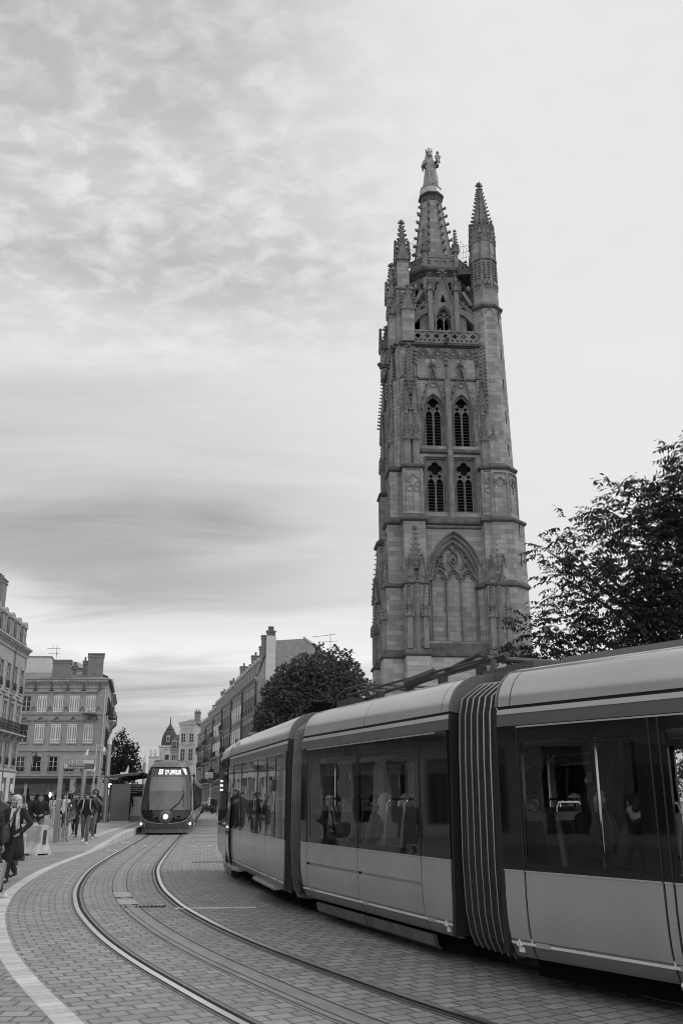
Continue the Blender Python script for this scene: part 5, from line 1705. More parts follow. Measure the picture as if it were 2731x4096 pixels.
def zrail(mb, x0, x1, y, z0, z1, sp=.11, ornate=False):
    mb.box(x0, y - .02, z1 - .03, x1, y + .02, z1)
    mb.box(x0, y - .015, z0 + .06, x1, y + .015, z0 + .085)
    mb.box(x0, y - .015, z1 - .14, x1, y + .015, z1 - .12)
    n = max(2, int((x1 - x0) / sp))
    for i in range(n + 1):
        x = x0 + (x1 - x0) * i / n
        mb.box(x - .008, y - .008, z0, x + .008, y + .008, z1)
        if ornate and i < n:
            xm = x + (x1 - x0) / n / 2
            for zz_ in (z0 + (z1 - z0) * .3, z0 + (z1 - z0) * .55):
                mb.cbox((xm, y, zz_), (sp * .75, .014, .03), 0, 0, .8); mb.cbox((xm, y, zz_), (sp * .75, .014, .03), 0, 0, -.8)
def window_obj(wd, hh, parent, shutters=False, arch=False, loc=(0, 0, 0), bars=3):
    """window with bottom centre at loc, drawn in the wall's reveal (y=.18)"""
    f = MB()
    if shutters:
        t = .075
        f.box(-wd / 2, -.03, 0, wd / 2, .02, hh)
        o = f.build('shutter', m_shutin, parent, loc)
        g_ = MB()
        for sx in (-1, 1):
            a, b = (-wd / 2, -.01) if sx < 0 else (.01, wd / 2)
            for x in (a, (a + b) / 2 - .03, b - .07): g_.box(x, -.065, 0, x + .07, -.03, hh)
            for z in (0, hh * .16, hh * .84, hh - .09): g_.box(a, -.062, z, b, -.031, z + .08)
        g_.build('shutter_frame', m_shut, o)
        return o
    def head(x): return hh + (wd * .32 * (1 - (2 * x / wd) ** 2) if arch else 0)
    for a, b in ((-wd / 2, -wd / 2 + .07), (-.05, .05), (wd / 2 - .07, wd / 2)):
        f.box(a, .12, 0, b, .19, head((a + b) / 2))
    f.box(-wd / 2, .12, 0, wd / 2, .19, .1); f.box(-wd / 2, .12, hh - .08, wd / 2, .19, hh)
    for k in range(1, bars): f.box(-wd / 2, .13, hh * k / bars - .02, wd / 2, .18, hh * k / bars + .02)
    o = f.build('window', m_wframe, parent, loc)
    p = MB()
    if arch:
        pts = [(-wd / 2, .05), (wd / 2, .05)] + [(wd / 2 - wd * i / 8, head(wd / 2 - wd * i / 8)) for i in range(9)]
        p.prism(pts, 'y', .2, .23)
    else: p.box(-wd / 2, .2, .05, wd / 2, .23, hh)
    p.build('pane', m_pane, o)
    return o
def house(name, label, loc, rz, W, D, stor, bays, wallm, skew=0.0, trimm=None, roof='mansard', roof_h=3.0, chim=(), cat='house', balc=(), group=None, shut=lambda r, b: False, base_z=0.0, side_bays=0, dormers=True, shop=True, bay0=None, bayw=None, quoin=True, endgable=False):
    """row house: facade on local y=0 facing -y, x 0..W; stor = [(floor z, sill, window h, window w, style)]; top = cornice height last"""
    trimm = trimm or m_trim
    rt = thing(name, label, cat, loc, rz, group)
    Sk = Matrix(((1, skew, 0, 0), (0, 1, 0, 0), (0, 0, 1, 0), (0, 0, 0, 1)))
    top = stor[-1]
    stor = stor[:-1]
    bw_ = bayw or W / bays
    x0 = bay0 if bay0 is not None else bw_ / 2
    bx = [x0 + bw_ * i for i in range(bays)]
    holes = []
    for fz, sill, wh, ww, st in stor:
        for x in bx:
            if st == 'arch':
                holes.append([(x - ww / 2, sill)] + [(x + ww / 2, sill)] + [(x + ww / 2 - ww * i / 8, sill + wh + ww * .32 * (1 - (1 - i / 4) ** 2)) for i in range(9)])
            else: holes.append([(x - ww / 2, sill), (x + ww / 2, sill), (x + ww / 2, sill + wh), (x - ww / 2, sill + wh)])
    q = MB(Sk)
    q.prism([(0, 0), (W, 0), (W, top), (0, top)], 'y', 0, .3, holes)
    q.box(0, .3, 0, .3, D, top); q.box(W - .3, .3, 0, W, D, top); q.box(0, D - .3, 0, W, D, top); q.box(.3, .3, top - .3, W - .3, D - .3, top - .1)
    q.box(.3, 2.2, .05, W - .3, 2.3, top - .3)
    wall = q.build('wall', wallm, rt)
    q = MB(Sk)
    # cornice with dentils, strings, window surrounds
    q.prism([(.0, top - .9), (-.10, top - .85), (-.10, top - .55), (-.22, top - .45), (-.25, top - .25), (-.5, top - .12), (-.5, top + .05), (.3, top + .10), (.3, top - .9)], 'x', -.05, W + .05)
    for i in range(int(W / .45)): q.box(.1 + i * .45, -.42, top - .32, .1 + i * .45 + .2, -.2, top - .13)
    for r, (fz, sill, wh, ww, st) in enumerate(stor):
        if r: q.prism([(0, fz - .18), (-.16, fz - .08), (-.16, fz + .06), (0, fz + .14)], 'x', -.02, W + .02)
        for x in bx:
            hh = sill + wh
            if st == 'shop': continue
            q.box(x - ww / 2 - .17, -.05, sill, x - ww / 2, .02, hh); q.box(x + ww / 2, -.05, sill, x + ww / 2 + .17, .02, hh)
            q.box(x - ww / 2 - .12, -.13, sill - .13, x + ww / 2 + .12, .28, sill - .002)
            if st == 'arch':
                q.bar([(x + (ww / 2 + .09) * math.cos(PI * i / 8), hh + ww * .36 * math.sin(PI * i / 8)) for i in range(9)], .18, -.08, .02)
            else:
                q.box(x - ww / 2 - .2, -.07, hh + .002, x + ww / 2 + .2, .02, hh + .2)
                if st in ('ped', 'curl'):
                    q.box(x - ww / 2 - .3, -.2, hh + .38, x + ww / 2 + .3, 0, hh + .48)
                    if st == 'curl':
                        q.bar([(x - ww / 2 - .32, hh + .42), (x - ww * .3, hh + .52), (x - ww * .12, hh + .80), (x, hh + .88), (x + ww * .12, hh + .80), (x + ww * .3, hh + .52), (x + ww / 2 + .32, hh + .42)], .13, -.26, -.02)
                    else: q.prism([(x - ww / 2 - .3, hh + .48), (x + ww / 2 + .3, hh + .48), (x, hh + .85)], 'y', -.16, 0)
    if quoin:
        for xx in (.0, W - .45):
            q.box(xx, -.06, 0, xx + .45, .02, top - .9)
    q.build('stone_trim', trimm, rt)
    protos = {}
    for r, (fz, sill, wh, ww, st) in enumerate(stor):
        for bi, x in enumerate(bx):
            if st == 'shop': 
                continue
            sh_ = shut(r, bi)
            key = (r, sh_)
            xl = x + skew * .0
            if key not in protos: protos[key] = window_obj(ww - .02, wh, rt, sh_, st == 'arch', (xl, 0, sill))
            else: inst(protos[key], rt, (xl, 0, sill))
    fz, sill, wh, ww, st = stor[0]
    if st == 'shop':
        for x in bx:
            q = MB()
            q.box(x - ww / 2, .16, sill, x + ww / 2, .2, sill + wh)
            o = q.build('shop_window', m_pane, rt)
            q = MB(); q.box(x - ww / 2, .08, sill + wh * .78, x + ww / 2, .14, sill + wh)
            q.box(x - .04, .1, sill, x + .04, .16, sill + wh); q.build('shop_frame', m_trimd, o)
    for (r, b0, b1, ornate) in balc:
        fz, sill, wh, ww, st = stor[r]
        xa, xb = bx[b0] - ww / 2 - .45, bx[b1] + ww / 2 + .45
        q = MB()
        q.box(xa, -.75, sill - .22, xb, -.001, sill - .08)
        for i in range(b1 - b0 + 2):
            x = xa + .2 + (xb - xa - .4) * i / (b1 - b0 + 1)
            q.prism([(0, sill - .95), (-.12, sill - .85), (-.6, sill - .35), (-.66, sill - .22), (0, sill - .22)], 'x', x - .12, x + .12)
        o = q.build('balcony', trimm, rt)
        q = MB()
        zrail(q, xa, xb, -.70, sill - .08, sill + .92, .12, ornate)
        for x in (xa, xb): q.box(x - .015, -.7, sill - .08, x + .015, -.02, sill - .03); q.box(x - .015, -.7, sill + .88, x + .015, -.02, sill + .92); [q.box(x - .008, -.6 + .14 * k, sill - .08, x + .008, -.585 + .14 * k, sill + .9) for k in range(5)]
        q.build('railing', m_iron, o)
    # roof
    q = MB(Sk)
    if roof == 'mansard':
        q.loft([[(-.05, .05, top + .1), (W + .05, .05, top + .1), (W + .05, D, top + .1), (-.05, D, top + .1)], [(-.05, .75, top + roof_h), (W + .05, .75, top + roof_h), (W + .05, D - .7, top + roof_h), (-.05, D - .7, top + roof_h)], [(-.05, D / 2 - .3, top + roof_h + 1.3), (W + .05, D / 2 - .3, top + roof_h + 1.3), (W + .05, D / 2 + .3, top + roof_h + 1.3), (-.05, D / 2 + .3, top + roof_h + 1.3)]])
        rf = q.build('roof', m_slate, rt)
        if dormers:
            pr = None
            for x in bx:
                if pr is None:
                    f = MB()
                    f.box(-.62, -.02, top + .25, -.42, 1.0, top + roof_h - .75); f.box(.42, -.02, top + .25, .62, 1.0, top + roof_h - .75)
                    arc = [(.72 * math.cos(PI * i / 8), top + roof_h - .8 + .62 * math.sin(PI * i / 8)) for i in range(9)]
                    f.prism(arc, 'y', -.10, 1.2)
                    pr = f.build('dormer', trimm, rf, (x, .12, 0))
                    f = MB(); f.box(-.42, .10, top + .3, .42, .14, top + roof_h - .8); f.build('pane', m_pane, pr)
                    f = MB(); f.box(-.04, .05, top + .3, .04, .1, top + roof_h - .8); f.box(-.42, .05, top + .3, -.36, .1, top + roof_h - .8); f.box(.36, .05, top + .3, .42, .1, top + roof_h - .8); f.build('window_frame', m_wframe, pr)
                else: inst(pr, rf, (x, .12, 0))
    elif roof == 'hip':
        q.loft([[(-.4, -.4, top + .1), (W + .4, -.4, top + .1), (W + .4, D + .3, top + .1), (-.4, D + .3, top + .1)], [(-.4, -.4, top + .2), (W + .4, -.4, top + .2), (W + .4, D + .3, top + .2), (-.4, D + .3, top + .2)], [(W * .22, D / 2 - .2, top + roof_h), (W * .82, D / 2 - .2, top + roof_h), (W * .82, D / 2 + .2, top + roof_h), (W * .22, D / 2 + .2, top + roof_h)]])
        rf = q.build('roof', m_tile, rt)
    else:
        q.prism([(-.2, top + .1), (D / 2, top + roof_h), (D + .2, top + .1)], 'x', -.05, W + .05)
        rf = q.build('roof', m_tile, rt)
    for (cx_, cy_, cw, cdp, cb, ct, npot) in chim:
        q = MB(Sk)
        q.box(cx_ - cw / 2, cy_ - cdp / 2, cb, cx_ + cw / 2, cy_ + cdp / 2, ct); q.box(cx_ - cw / 2 - .08, cy_ - cdp / 2 - .08, ct - .35, cx_ + cw / 2 + .08, cy_ + cdp / 2 + .08, ct - .2); q.box(cx_ - cw / 2 - .1, cy_ - cdp / 2 - .1, ct - .02, cx_ + cw / 2 + .1, cy_ + cdp / 2 + .1, ct + .12)
        o = q.build('chimney', m_facd, rf)
        q = MB(Sk)
        for k in range(npot): q.lathe([(.13, ct + .1), (.11, ct + .55), (.15, ct + .6)], 7, (cx_ - cw / 2 + cw * (k + .5) / npot, cy_))
        if npot: q.build('chimney_pot', m_trimd, o)
    return rt, rf, bx
# ---- corner building on the left, mansard and long balcony
dirL = Vector((-.096, .995))
def left_house(label, s0, W, **kw):
    """s0 = distance of its far end from the corner house's far end, measured toward the camera"""
    far_ = Vector((-32.4, 93)) - dirL * s0
    o_ = far_ - dirL * W
    return house('town_house', label, (o_.x, o_.y, 0), R(90 + 5.5), W, 11, **kw)
st_corner = [(0, .55, 2.9, 1.25, 'arch'), (4.15, 4.6, 1.95, 1.15, 'arch'), (7.45, 7.62, 2.75, 1.25, 'ped'), (11.2, 11.55, 2.35, 1.2, 'rect'), 16.1]
ch = [(1.5, 3.5, 2.4, .8, 16, 22.6, 3), (20.0, 2.6, 1.5, .8, 16, 21.2, 2), (23.0, 2.6, 1.7, .8, 16, 22.8, 2)]
lh, rf, bx = left_house('grey stone corner building at the left edge with slate mansard and iron balcony', 0, 26.0, stor=st_corner, bays=10, wallm=m_fac, roof='mansard', roof_h=2.9, chim=ch, balc=[(2, 3, 9, True)], cat='building')
q = MB()
for x in bx: zrail(q, x - .62, x + .62, -.12, 11.55, 12.3, .12, True)
q.build('window_railing', m_iron, lh)
q = MB()
for x in bx: zrail(q, x - .6, x + .6, -.10, 4.6, 5.3, .12, True)
q.build('window_railing', m_iron, lh)
q = MB(); q.box(0, -.09, 0, 26, 0, 3.95); 
hol = [[(x - .72, .1), (x + .72, .1), (x + .72, 3.45), (x - .72, 3.45)] for x in bx]
q = MB(); q.prism([(0, .02), (26, .02), (26, 3.95), (0, 3.95)], 'y', -.10, -.055, hol); q.build('white_plinth', m_trimp, lh)
for x in (bx[-2] - bx[0] + 1.3 - 1.15, bx[-1] - .15):
    tag(MB().box(-.5, -.14, 2.2, .5, -.11, 2.9).build('window_sign', m_white, lh, (x + .3, 0, 0)), None)
for x in (.25, 13.1, 21.0):
    MB().tube([(x, -.14, 0), (x, -.14, 15.6)], .07, 6).build('drainpipe', m_lead, lh)
st2 = [(0, .4, 3.0, 1.6, 'shop'), (4.2, 4.7, 2.7, 1.2, 'ped'), (8.3, 8.7, 2.4, 1.2, 'rect'), (11.7, 12.1, 1.9, 1.15, 'rect'), 15.4]
left_house('part-shuttered row house next to the corner building, left of the frame', 26.0, 20, stor=st2, bays=8, wallm=m_fac, roof='mansard', chim=[(1, 3, 1.6, .8, 15, 20.5, 3)], balc=[(1, 1, 6, True)], shut=lambda r, b: (b * 3 + r) % 4 == 1)
left_house('second stone row house left of the camera with a first floor balcony', 46.0, 22, stor=st2, bays=8, wallm=m_fac, roof='hip', roof_h=2.0, chim=[(1, 3, 1.6, .8, 15, 19.5, 3)], balc=[(1, 0, 7, True)], shut=lambda r, b: (b * 5 + r) % 3 == 0)
left_house('third stone row house beside the camera, balcony along the first floor', 68.0, 26, stor=st2, bays=9, wallm=m_fac, roof='mansard', chim=[(1, 3, 1.6, .8, 15, 20.5, 3)], balc=[(1, 2, 8, True)], shut=lambda r, b: (b + r) % 2 == 0)
# ---- shuttered house facing the square
st_sh = [(0, .25, 3.1, 1.6, 'shop'), (4.15, 4.55, 1.75, 1.05, 'rect'), (6.95, 7.8, 2.2, 1.12, 'curl'), (11.2, 11.42, 1.92, 1.12, 'ped'), 15.1]
chs = [(7.9, 1.6, 1.3, .7, 15, 17.3, 0), (13.6, .9, 2.2, 1.1, 15.2, 17.6, 0), (16.4, 3.6, .9, .6, 15, 17.9, 2), (17.6, 2.2, 1.9, .9, 15.2, 18.6, 0), (14.9, 4.2, .5, .5, 15, 17.4, 1), (5.1, 1.2, 1.5, .9, 15, 17.6, 0)]
sh_house, rf, bx = house('town_house', 'four-storey grey house facing the square with white louvred shutters and low tiled roof', (-47.6, 110, 0), 0, 19.4, 13.5, st_sh, 9, m_fac, -.21, None, 'hip', 1.9, chs, 'house', (), None, lambda r, b: r in (2, 3) and b != 4 + 0, bay0=19.4 - 1.87 - 8 * 1.94, bayw=1.94, quoin=False)
q = MB()
for i in range(9):
    x = 19.4 - 1.87 - i * 1.94
    q.bar([(x - .97, 14.05), (x - .5, 13.82), (x, 13.75), (x + .5, 13.82), (x + .97, 14.05)], .14, -.12, 0)
    q.box(x + .9, -.3, 14.1, x + 1.04, 0, 14.95)
    q.bar([(x + .75, 11.6), (x + .97, 12.1), (x + 1.19, 11.6)], .1, -.09, 0)
q.build('garland_frieze', m_trimd, sh_house)
q = MB(); q.box(1, -.2, 3.25, 19.0, 0, 3.8); q.build('shop_fascia', m_iron, sh_house)
q = MB()
for a, b in ((11.2, 14.6), (14.9, 18.3)):
    for k in range(14): q.box(a, -.12, 2.0 + .09 * k, b, -.05, 2.06 + .09 * k)
q.build('rolled_shutter', m_trimd, sh_house)
MB().tube([(19.25, -.14, 0), (19.25, -.14, 14.4)], .07, 6).build('drainpipe', m_trimp, sh_house)
q = MB()
for x, z0 in ((-1.0, 0),): pass
for bi in (3, 4, 5, 6, 7, 8):
    x = bx[bi]; zrail(q, x - .55, x + .55, -.10, 4.55, 5.1, .1, True)
q.build('window_railing', m_iron, sh_house)
q = MB(Matrix(((1, -.21, 0, 0), (0, 1, 0, 0), (0, 0, 1, 0), (0, 0, 0, 1))))
q.box(6.5, 6.2, 15.2, 11.6, 10, 18.9); q.build('penthouse', m_facp, rf)
q = MB(Matrix(((1, -.21, 0, 0), (0, 1, 0, 0), (0, 0, 1, 0), (0, 0, 0, 1)))); q.box(6.4, 6.1, 18.9, 11.7, 10.1, 19.02); q.build('penthouse_roof', m_lead, rf)
q = MB(); q.lathe([(1.5, 16.2), (1.5, 17.6), (1.7, 17.7), (.9, 18.5), (.0, 18.55)], 8, (12.5, 8.5), 0, False); q.build('roof_lantern', m_lead, rf)
q = MB()
q.tube([(11.9, 3, 16.5), (11.9, 3, 19.9)], .035, 5)
for z, ln in ((19.5, 1.2), (18.9, 1.0)):
    q.tube([(11.9 - ln, 3, z), (11.9 + ln * .4, 3, z)], .02, 4)
    for k in range(5): q.tube([(11.9 - ln + .3 * k, 3 - .3, z + .02), (11.9 - ln + .3 * k, 3 + .3, z + .02)], .012, 4)
q.tube([(11.3, 3, 20.0), (11.6, 3, 19.3)], .015, 4)
q.build('antenna', m_iron, rf)
# side of that house along the street: iron balconies
q = MB()
for z in (4.3, 7.6, 11.3):
    for y in (3.0, 9.0):
        q.box(19.4 - .21 * y, y - 1.3, z, 20.1 - .21 * y, y + 1.3, z + .15)
        for k in range(12): q.box(20.04 - .21 * y, y - 1.3 + .23 * k, z + .15, 20.07 - .21 * y, y - 1.27 + .23 * k, z + 1.0)
        q.box(20.03 - .21 * y, y - 1.3, z + .97, 20.08 - .21 * y, y + 1.3, z + 1.02)
q.build('side_balcony', m_iron, sh_house)
q = MB()
for z in (4.6, 7.9, 11.5):
    for y in (3.0, 6.0, 9.0, 11.6): q.box(19.41 - .21 * y, y - .5, z, 19.43 - .21 * y, y + .5, z + 2.0)
q.build('side_window', m_pane, sh_house)
st_r = [(0, .3, 3.0, 1.5, 'shop'), (4.2, 4.6, 2.5, 1.15, 'ped'), (8.1, 8.4, 2.3, 1.15, 'rect'), (11.4, 11.7, 2.0, 1.1, 'rect'), 15.0]
far_s = Vector((-31.0, 123.6))
house('row_house', 'dark row house with stacked balconies along the left side of the street', (far_s.x, far_s.y, 0), R(90 + 12.5), 12, 9, st_r, 4, m_facd, 0, None, 'mansard', 2.4, [(7, 3, 1.5, .8, 15, 18.6, 2)], 'house', [(1, 0, 3, False), (2, 0, 3, False), (3, 1, 2, False)])
# ---- row on the right side of the street, seen edge-on down to the dome
dR = Vector((.2402, -.9707))                 # along the row toward the camera
near_end = Vector((-11.2, 121.5))
def right_house(label, s0, W, top, wallm, **kw):
    o_ = near_end - dR * (s0 + W)
    a = math.atan2(dR.y, dR.x)
    k = top / 17.0
    stor = [(0, .3, 3.1 * k, 1.5, 'shop'), (4.4 * k, 4.75 * k, 2.7 * k, 1.15, 'ped'), (8.6 * k, 8.9 * k, 2.6 * k, 1.15, 'rect'), (12.4 * k, 12.75 * k, 2.1 * k, 1.1, 'rect'), top]
    return house('row_house', label, (o_.x, o_.y, 0), a, W, 10, stor, kw.pop('bays', 5), wallm, **kw)
RH = [(0, 13.2, 17.0, m_fac, 'stone row house with a bare end gable rising above the round tree'), (13.2, 12.6, 16.9, m_fac, 'stone row house beside the gable house, with slim window railings'),
      (25.8, 12.8, 16.6, m_facd, 'dark row house half way down the right side of the street with dark balconies'), (38.6, 13.5, 16.2, m_facd, 'row house with plants on its long dark balcony, above the tram nose'), (52.1, 14.0, 15.4, m_facd, 'narrow dark row house near the far end of the right side'), (66.1, 15.0, 14.6, m_facd, 'last dark row house on the right side, beside the pale end house')]
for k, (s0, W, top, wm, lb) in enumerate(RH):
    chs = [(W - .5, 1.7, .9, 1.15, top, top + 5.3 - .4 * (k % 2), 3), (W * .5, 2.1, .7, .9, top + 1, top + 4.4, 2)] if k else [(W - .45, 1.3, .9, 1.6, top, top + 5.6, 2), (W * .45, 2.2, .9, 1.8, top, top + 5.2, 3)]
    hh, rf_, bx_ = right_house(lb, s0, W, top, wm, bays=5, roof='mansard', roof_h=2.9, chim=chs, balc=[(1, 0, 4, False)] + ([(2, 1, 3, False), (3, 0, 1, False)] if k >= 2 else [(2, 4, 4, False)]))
    q = MB()      # open louvred shutters folded back on the wall
    for x in bx_:
        for r, (z, h_) in enumerate(((8.9, 2.6), (12.75, 2.1))):
            zz_, hh_ = z * top / 17, h_ * top / 17
            for s_ in (-1, 1): q.box(x + s_ * .86 - .26, -.13, zz_, x + s_ * .86 + .26, -.06, zz_ + hh_)
    q.build('shutter', m_shut if k in (1, 3) else m_trimd, hh)
    for i in range(len(bx_) + 1):
        x = W * i / len(bx_)
        if i in (0, len(bx_)): MB().tube([(min(max(x, .12), W - .12), -.22, 4.2), (min(max(x, .12), W - .12), -.22, top - .5)], .09, 5).build('drainpipe', m_iron, hh)
        elif k < 3: MB().box(x - .16, -.12, 8.2 * top / 17, x + .16, .01, top - .95).build('pilaster', m_trim, hh)
    if k < 2:
        q = MB()
        for x in bx_:
            for z in (8.9, 12.75): zrail(q, x - .6, x + .6, -.10, z, z + .75, .14)
        q.build('window_railing', m_iron, hh)
    if k == 0:   # bare party wall of the first house, with its chimney breast
        q = MB()
        q.prism([(.05, 0), (13.5, 0), (13.5, 17.5), (6.2, 22.4), (2.1, 22.0), (.9, 19.6), (.05, 17.0)], 'x', W - .2, W + .25)
        q.build('gable_wall', masonry('party_wall_stone', .36, .6, .25, .7, .2, .3), hh)
        q = MB(); q.box(W + .26, 1.0, 10, W + .45, 2.3, 22.6); q.build('chimney_breast', m_facp, hh)
        q = MB(); q.box(W - .25, 1.1, 22.4, W + .4, 2.2, 23.2); q.box(W - .3, 1.0, 23.1, W + .45, 2.3, 23.3); q.box(W - .2, 1.3, 23.3, W + .3, 2.0, 23.9); q.build('chimney', m_trimd, hh)
        q = MB(); q.prism([(6.2, 22.42), (13.7, 17.5), (13.7, 17.75), (6.2, 22.7)], 'x', W - .4, W + .35); q.build('gable_coping', m_trimp, hh)
        q = MB()
        q.tube([(W - 1, 10.2, 19.0), (W - 1, 10.2, 23.6)], .04, 5); q.tube([(W - 1, 7.6, 22.9), (W - 1, 10.9, 23.4)], .025, 4); q.tube([(W - 1, 8.4, 22.2), (W - 1, 11.4, 22.5)], .025, 4)
        for i in range(6): q.tube([(W - 1.4, 7.8 + .5 * i, 22.93 + .075 * i), (W - .6, 7.8 + .5 * i, 22.93 + .075 * i)], .015, 4)
        q.build('antenna', m_iron, rf_)
st0 = [(0, .3, 3.0, 1.5, 'shop'), (4.2, 4.5, 2.6, 1.15, 'ped'), (8.2, 8.55, 2.6, 1.15, 'rect'), 12.9]
o0 = near_end
a_ = math.atan2(dR.y, dR.x)
p0 = near_end
house('row_house', 'lower three-storey house in front of the gable, with a stone corner balcony', (p0.x + .1, p0.y - .35, 0), a_, 10, 9, st0, 4, m_fac, 0, None, 'hip', 1.6, [(1.5, 2, 1.2, .9, 12.8, 16.6, 2), (3.4, 2, 1.2, .9, 12.8, 16.9, 2)], 'house', [(2, 0, 1, False), (1, 2, 3, False)])
# pale end house and domed building closing the street
stp = [(0, .3, 3.0, 1.3, 'shop'), (4.6, 5.0, 2.6, 1.0, 'rect'), (9.0, 9.4, 2.6, 1.0, 'rect'), (13.0, 13.3, 2.0, 1.0, 'rect'), 17.4]
house('row_house', 'pale cream end house turned toward the camera far down the street', (-36.0, 206, 0), R(-4), 3.6, 14, stp, 2, m_facq, 0, m_trimp, 'hip', 1.5, [(3.2, 3, 1.2, 1, 17, 20.2, 2)])
house('row_house', 'distant house in front of the dome with uneven roofs', (-39.6, 216, 0), R(-3), 4.6, 12, [(0, .3, 3, 1.2, 'shop'), (4.4, 4.8, 2.4, 1, 'rect'), (8.4, 8.8, 2.2, 1, 'rect'), 12.6], 3, m_fac, 0, None, 'mansard', 2.2, [(3.4, 3, 1, 1, 12.6, 17, 2), (4.2, 3, .8, .8, 12.6, 16.4, 2)])
dm = thing('domed_building', 'far stone building with a dark ribbed dome and finial closing the street', 'building', (-43.0, 232, 0))
q = MB(); q.box(-4.6, -1.5, 0, 2.6, 10, 11.2); q.box(-2.0, -2.2, 0, 2.0, 4, 13.6); q.build('wall', m_facp, dm)
q = MB(); q.box(-2.3, -2.5, 13.6, 2.3, 4.2, 14.0); q.box(-4.8, -1.7, 11.2, 2.8, 10, 11.5); q.bar([(-1.3, 12.0), (-.7, 13.0), (0, 13.3), (.7, 13.0), (1.3, 12.0)], .3, -2.5, -2.2)
for x in (-4.2, -3.2): q.lathe([(.3, 11.4), (.3, 12.2), (.1, 12.5), (.2, 12.8), (0.01, 13.2)], 8, (x, -1.2))
for x in (-1.7, -1.1, 1.1, 1.7): q.box(x - .12, -2.45, 5.0, x + .12, -2.2, 13.4)
q.build('stone_trim', m_trimp, dm)
q = MB(); q.lathe([(2.05, 14.0), (2.05, 14.5), (2.0, 15.3), (1.8, 16.3), (1.45, 17.2), (.95, 17.9), (1.05, 18.0), (.9, 18.2), (.4, 18.9), (.18, 19.4), (.05, 21.2)], 16, (0, .2)); d_ = q.build('dome', m_slate, dm)
q = MB(); q.box(-.35, -2.0, 14.8, .35, -1.5, 16.4); q.build('dormer', m_trimp, d_)
q = MB(); q.box(-.22, -2.03, 15.0, .22, -1.99, 16.1); q.build('pane', m_pane, d_)
q = MB(); q.box(-.5, -2.23, 9.2, .5, -2.2, 11.8); q.box(-.5, -2.23, 4.5, .5, -2.2, 7.6); q.build('window', m_pane, dm)
# ================================================================== TREES
def leafmat(name, v):
    if name in MATS: return MATS[name]
    m = mat(name, v, .8, var=.5, scale=.9, spec=.08)
    t = m.node_tree
    b = t.nodes['Principled BSDF']
    # thin leaves let some light through
    tl = N(t, 'ShaderNodeBsdfTranslucent'); tl.inputs[0].default_value = (v * 1.2, v * 1.2, v * 1.2, 1)
    mx = N(t, 'ShaderNodeMixShader'); mx.inputs[0].default_value = .25
    L(t, b.outputs[0], mx.inputs[1]); L(t, tl.outputs[0], mx.inputs[2]); L(t, mx.outputs[0], t.nodes['Material Output'].inputs[0])
    return m
m_bark = mat('bark', .06, .9, var=.35, scale=6, bump=.6, bscale=20)
def limbs(mb, base, tips, r0, rnd, n=8):
    for tp in tips:
        b = Vector(base); e = Vector(tp)
        mid = b.lerp(e, .5) + Vector((rnd.uniform(-.15, .15), rnd.uniform(-.15, .15), rnd.uniform(.0, .3))) * (e - b).length * .5
        pts = [b.lerp(mid, t).lerp(mid.lerp(e, t), t) for t in (0, .25, .5, .75, 1)]
        mb.tube(pts, [r0 * q for q in (1, .75, .55, .38, .14)], n)
def pick(cl, rnd):
    tot = sum(c[3] ** 2.4 for c in cl)
    x = rnd.uniform(0, tot)
    for c in cl:
        x -= c[3] ** 2.4
        if x <= 0: return c
    return cl[-1]
def leaf_quads(cl, n, size, rnd, shell=.55, droop=.4, zsq=.85):
    vs_, fs = [], []
    for i in range(n):
        cx_, cy_, cz_, r = pick(cl, rnd)
        d = Vector((rnd.gauss(0, 1), rnd.gauss(0, 1), rnd.gauss(0, 1))).normalized()
        rad = r * (1 - shell * rnd.random() ** 1.6) * rnd.uniform(.92, 1.06)
        p = Vector((cx_, cy_, cz_)) + Vector((d.x * rad, d.y * rad, d.z * rad * zsq))
        a = (d + Vector((rnd.gauss(0, .7), rnd.gauss(0, .7), rnd.gauss(0, .7) - droop))).normalized()
        b = a.cross(Vector((rnd.gauss(0, 1), rnd.gauss(0, 1), rnd.gauss(0, 1)))).normalized()
        s = size * rnd.uniform(.6, 1.3)
        o = len(vs_)
        vs_ += [p, p + a * s * .5 + b * s * .36, p + a * s, p + a * s * .5 - b * s * .36]
        fs.append((o, o + 1, o + 2, o + 3))
    return vs_, fs
# ---- near tree with feathery compound leaves
rnd = random.Random(3)
tr = thing('tree', 'large leafy tree with feathery drooping leaves behind the tram on the right', 'tree', (7.3, 17.6, 0))
near_cl = [(-.9, -.4, 5.55, 1.15), (-1.95, -.6, 4.75, .95), (-3.0, -.7, 4.35, .62), (-3.75, -.7, 4.0, .55), (-4.0, -.75, 3.4, .42), (-2.55, -.6, 5.7, .55), (-2.05, -.6, 6.35, .55), (-1.4, -.5, 6.45, .75), (-.5, -.5, 6.35, .8), (.3, -.4, 6.3, .9), (-3.3, -.7, 5.75, .36), (-3.0, -.7, 5.2, .4), (-1.0, -.5, 4.2, 1.0), (-2.4, -.6, 3.7, .7), (-3.3, -.6, 3.2, .6), (.4, 0, 5.0, 1.5), (.5, -.2, 7.3, .55), (.75, -.2, 7.95, .5), (1.4, 0, 7.0, 1.3), (2.2, .3, 5.5, 1.8), (1.0, .6, 3.6, 1.6), (-.6, .5, 3.4, 1.2), (3.2, .5, 7.2, 1.2), (-2.9, -.6, 6.3, .28), (-1.75, -.6, 7.0, .3), (-.3, -.5, 7.1, .28)]
near_cl += [(-.1, -.3, 7.45, .5), (-.35, -.3, 6.8, .6), (-.1, -.3, 6.0, .9), (.6, .6, 1.6, 1.0), (1.8, .2, 1.7, 1.1), (3.0, .4, 2.0, 1.3), (-.6, .9, 1.6, .9)]
near_cl = [(a, b, c + (.85 if a > -.8 else .42), r * 1.0) for a, b, c, r in near_cl]
lv, lf = [], []
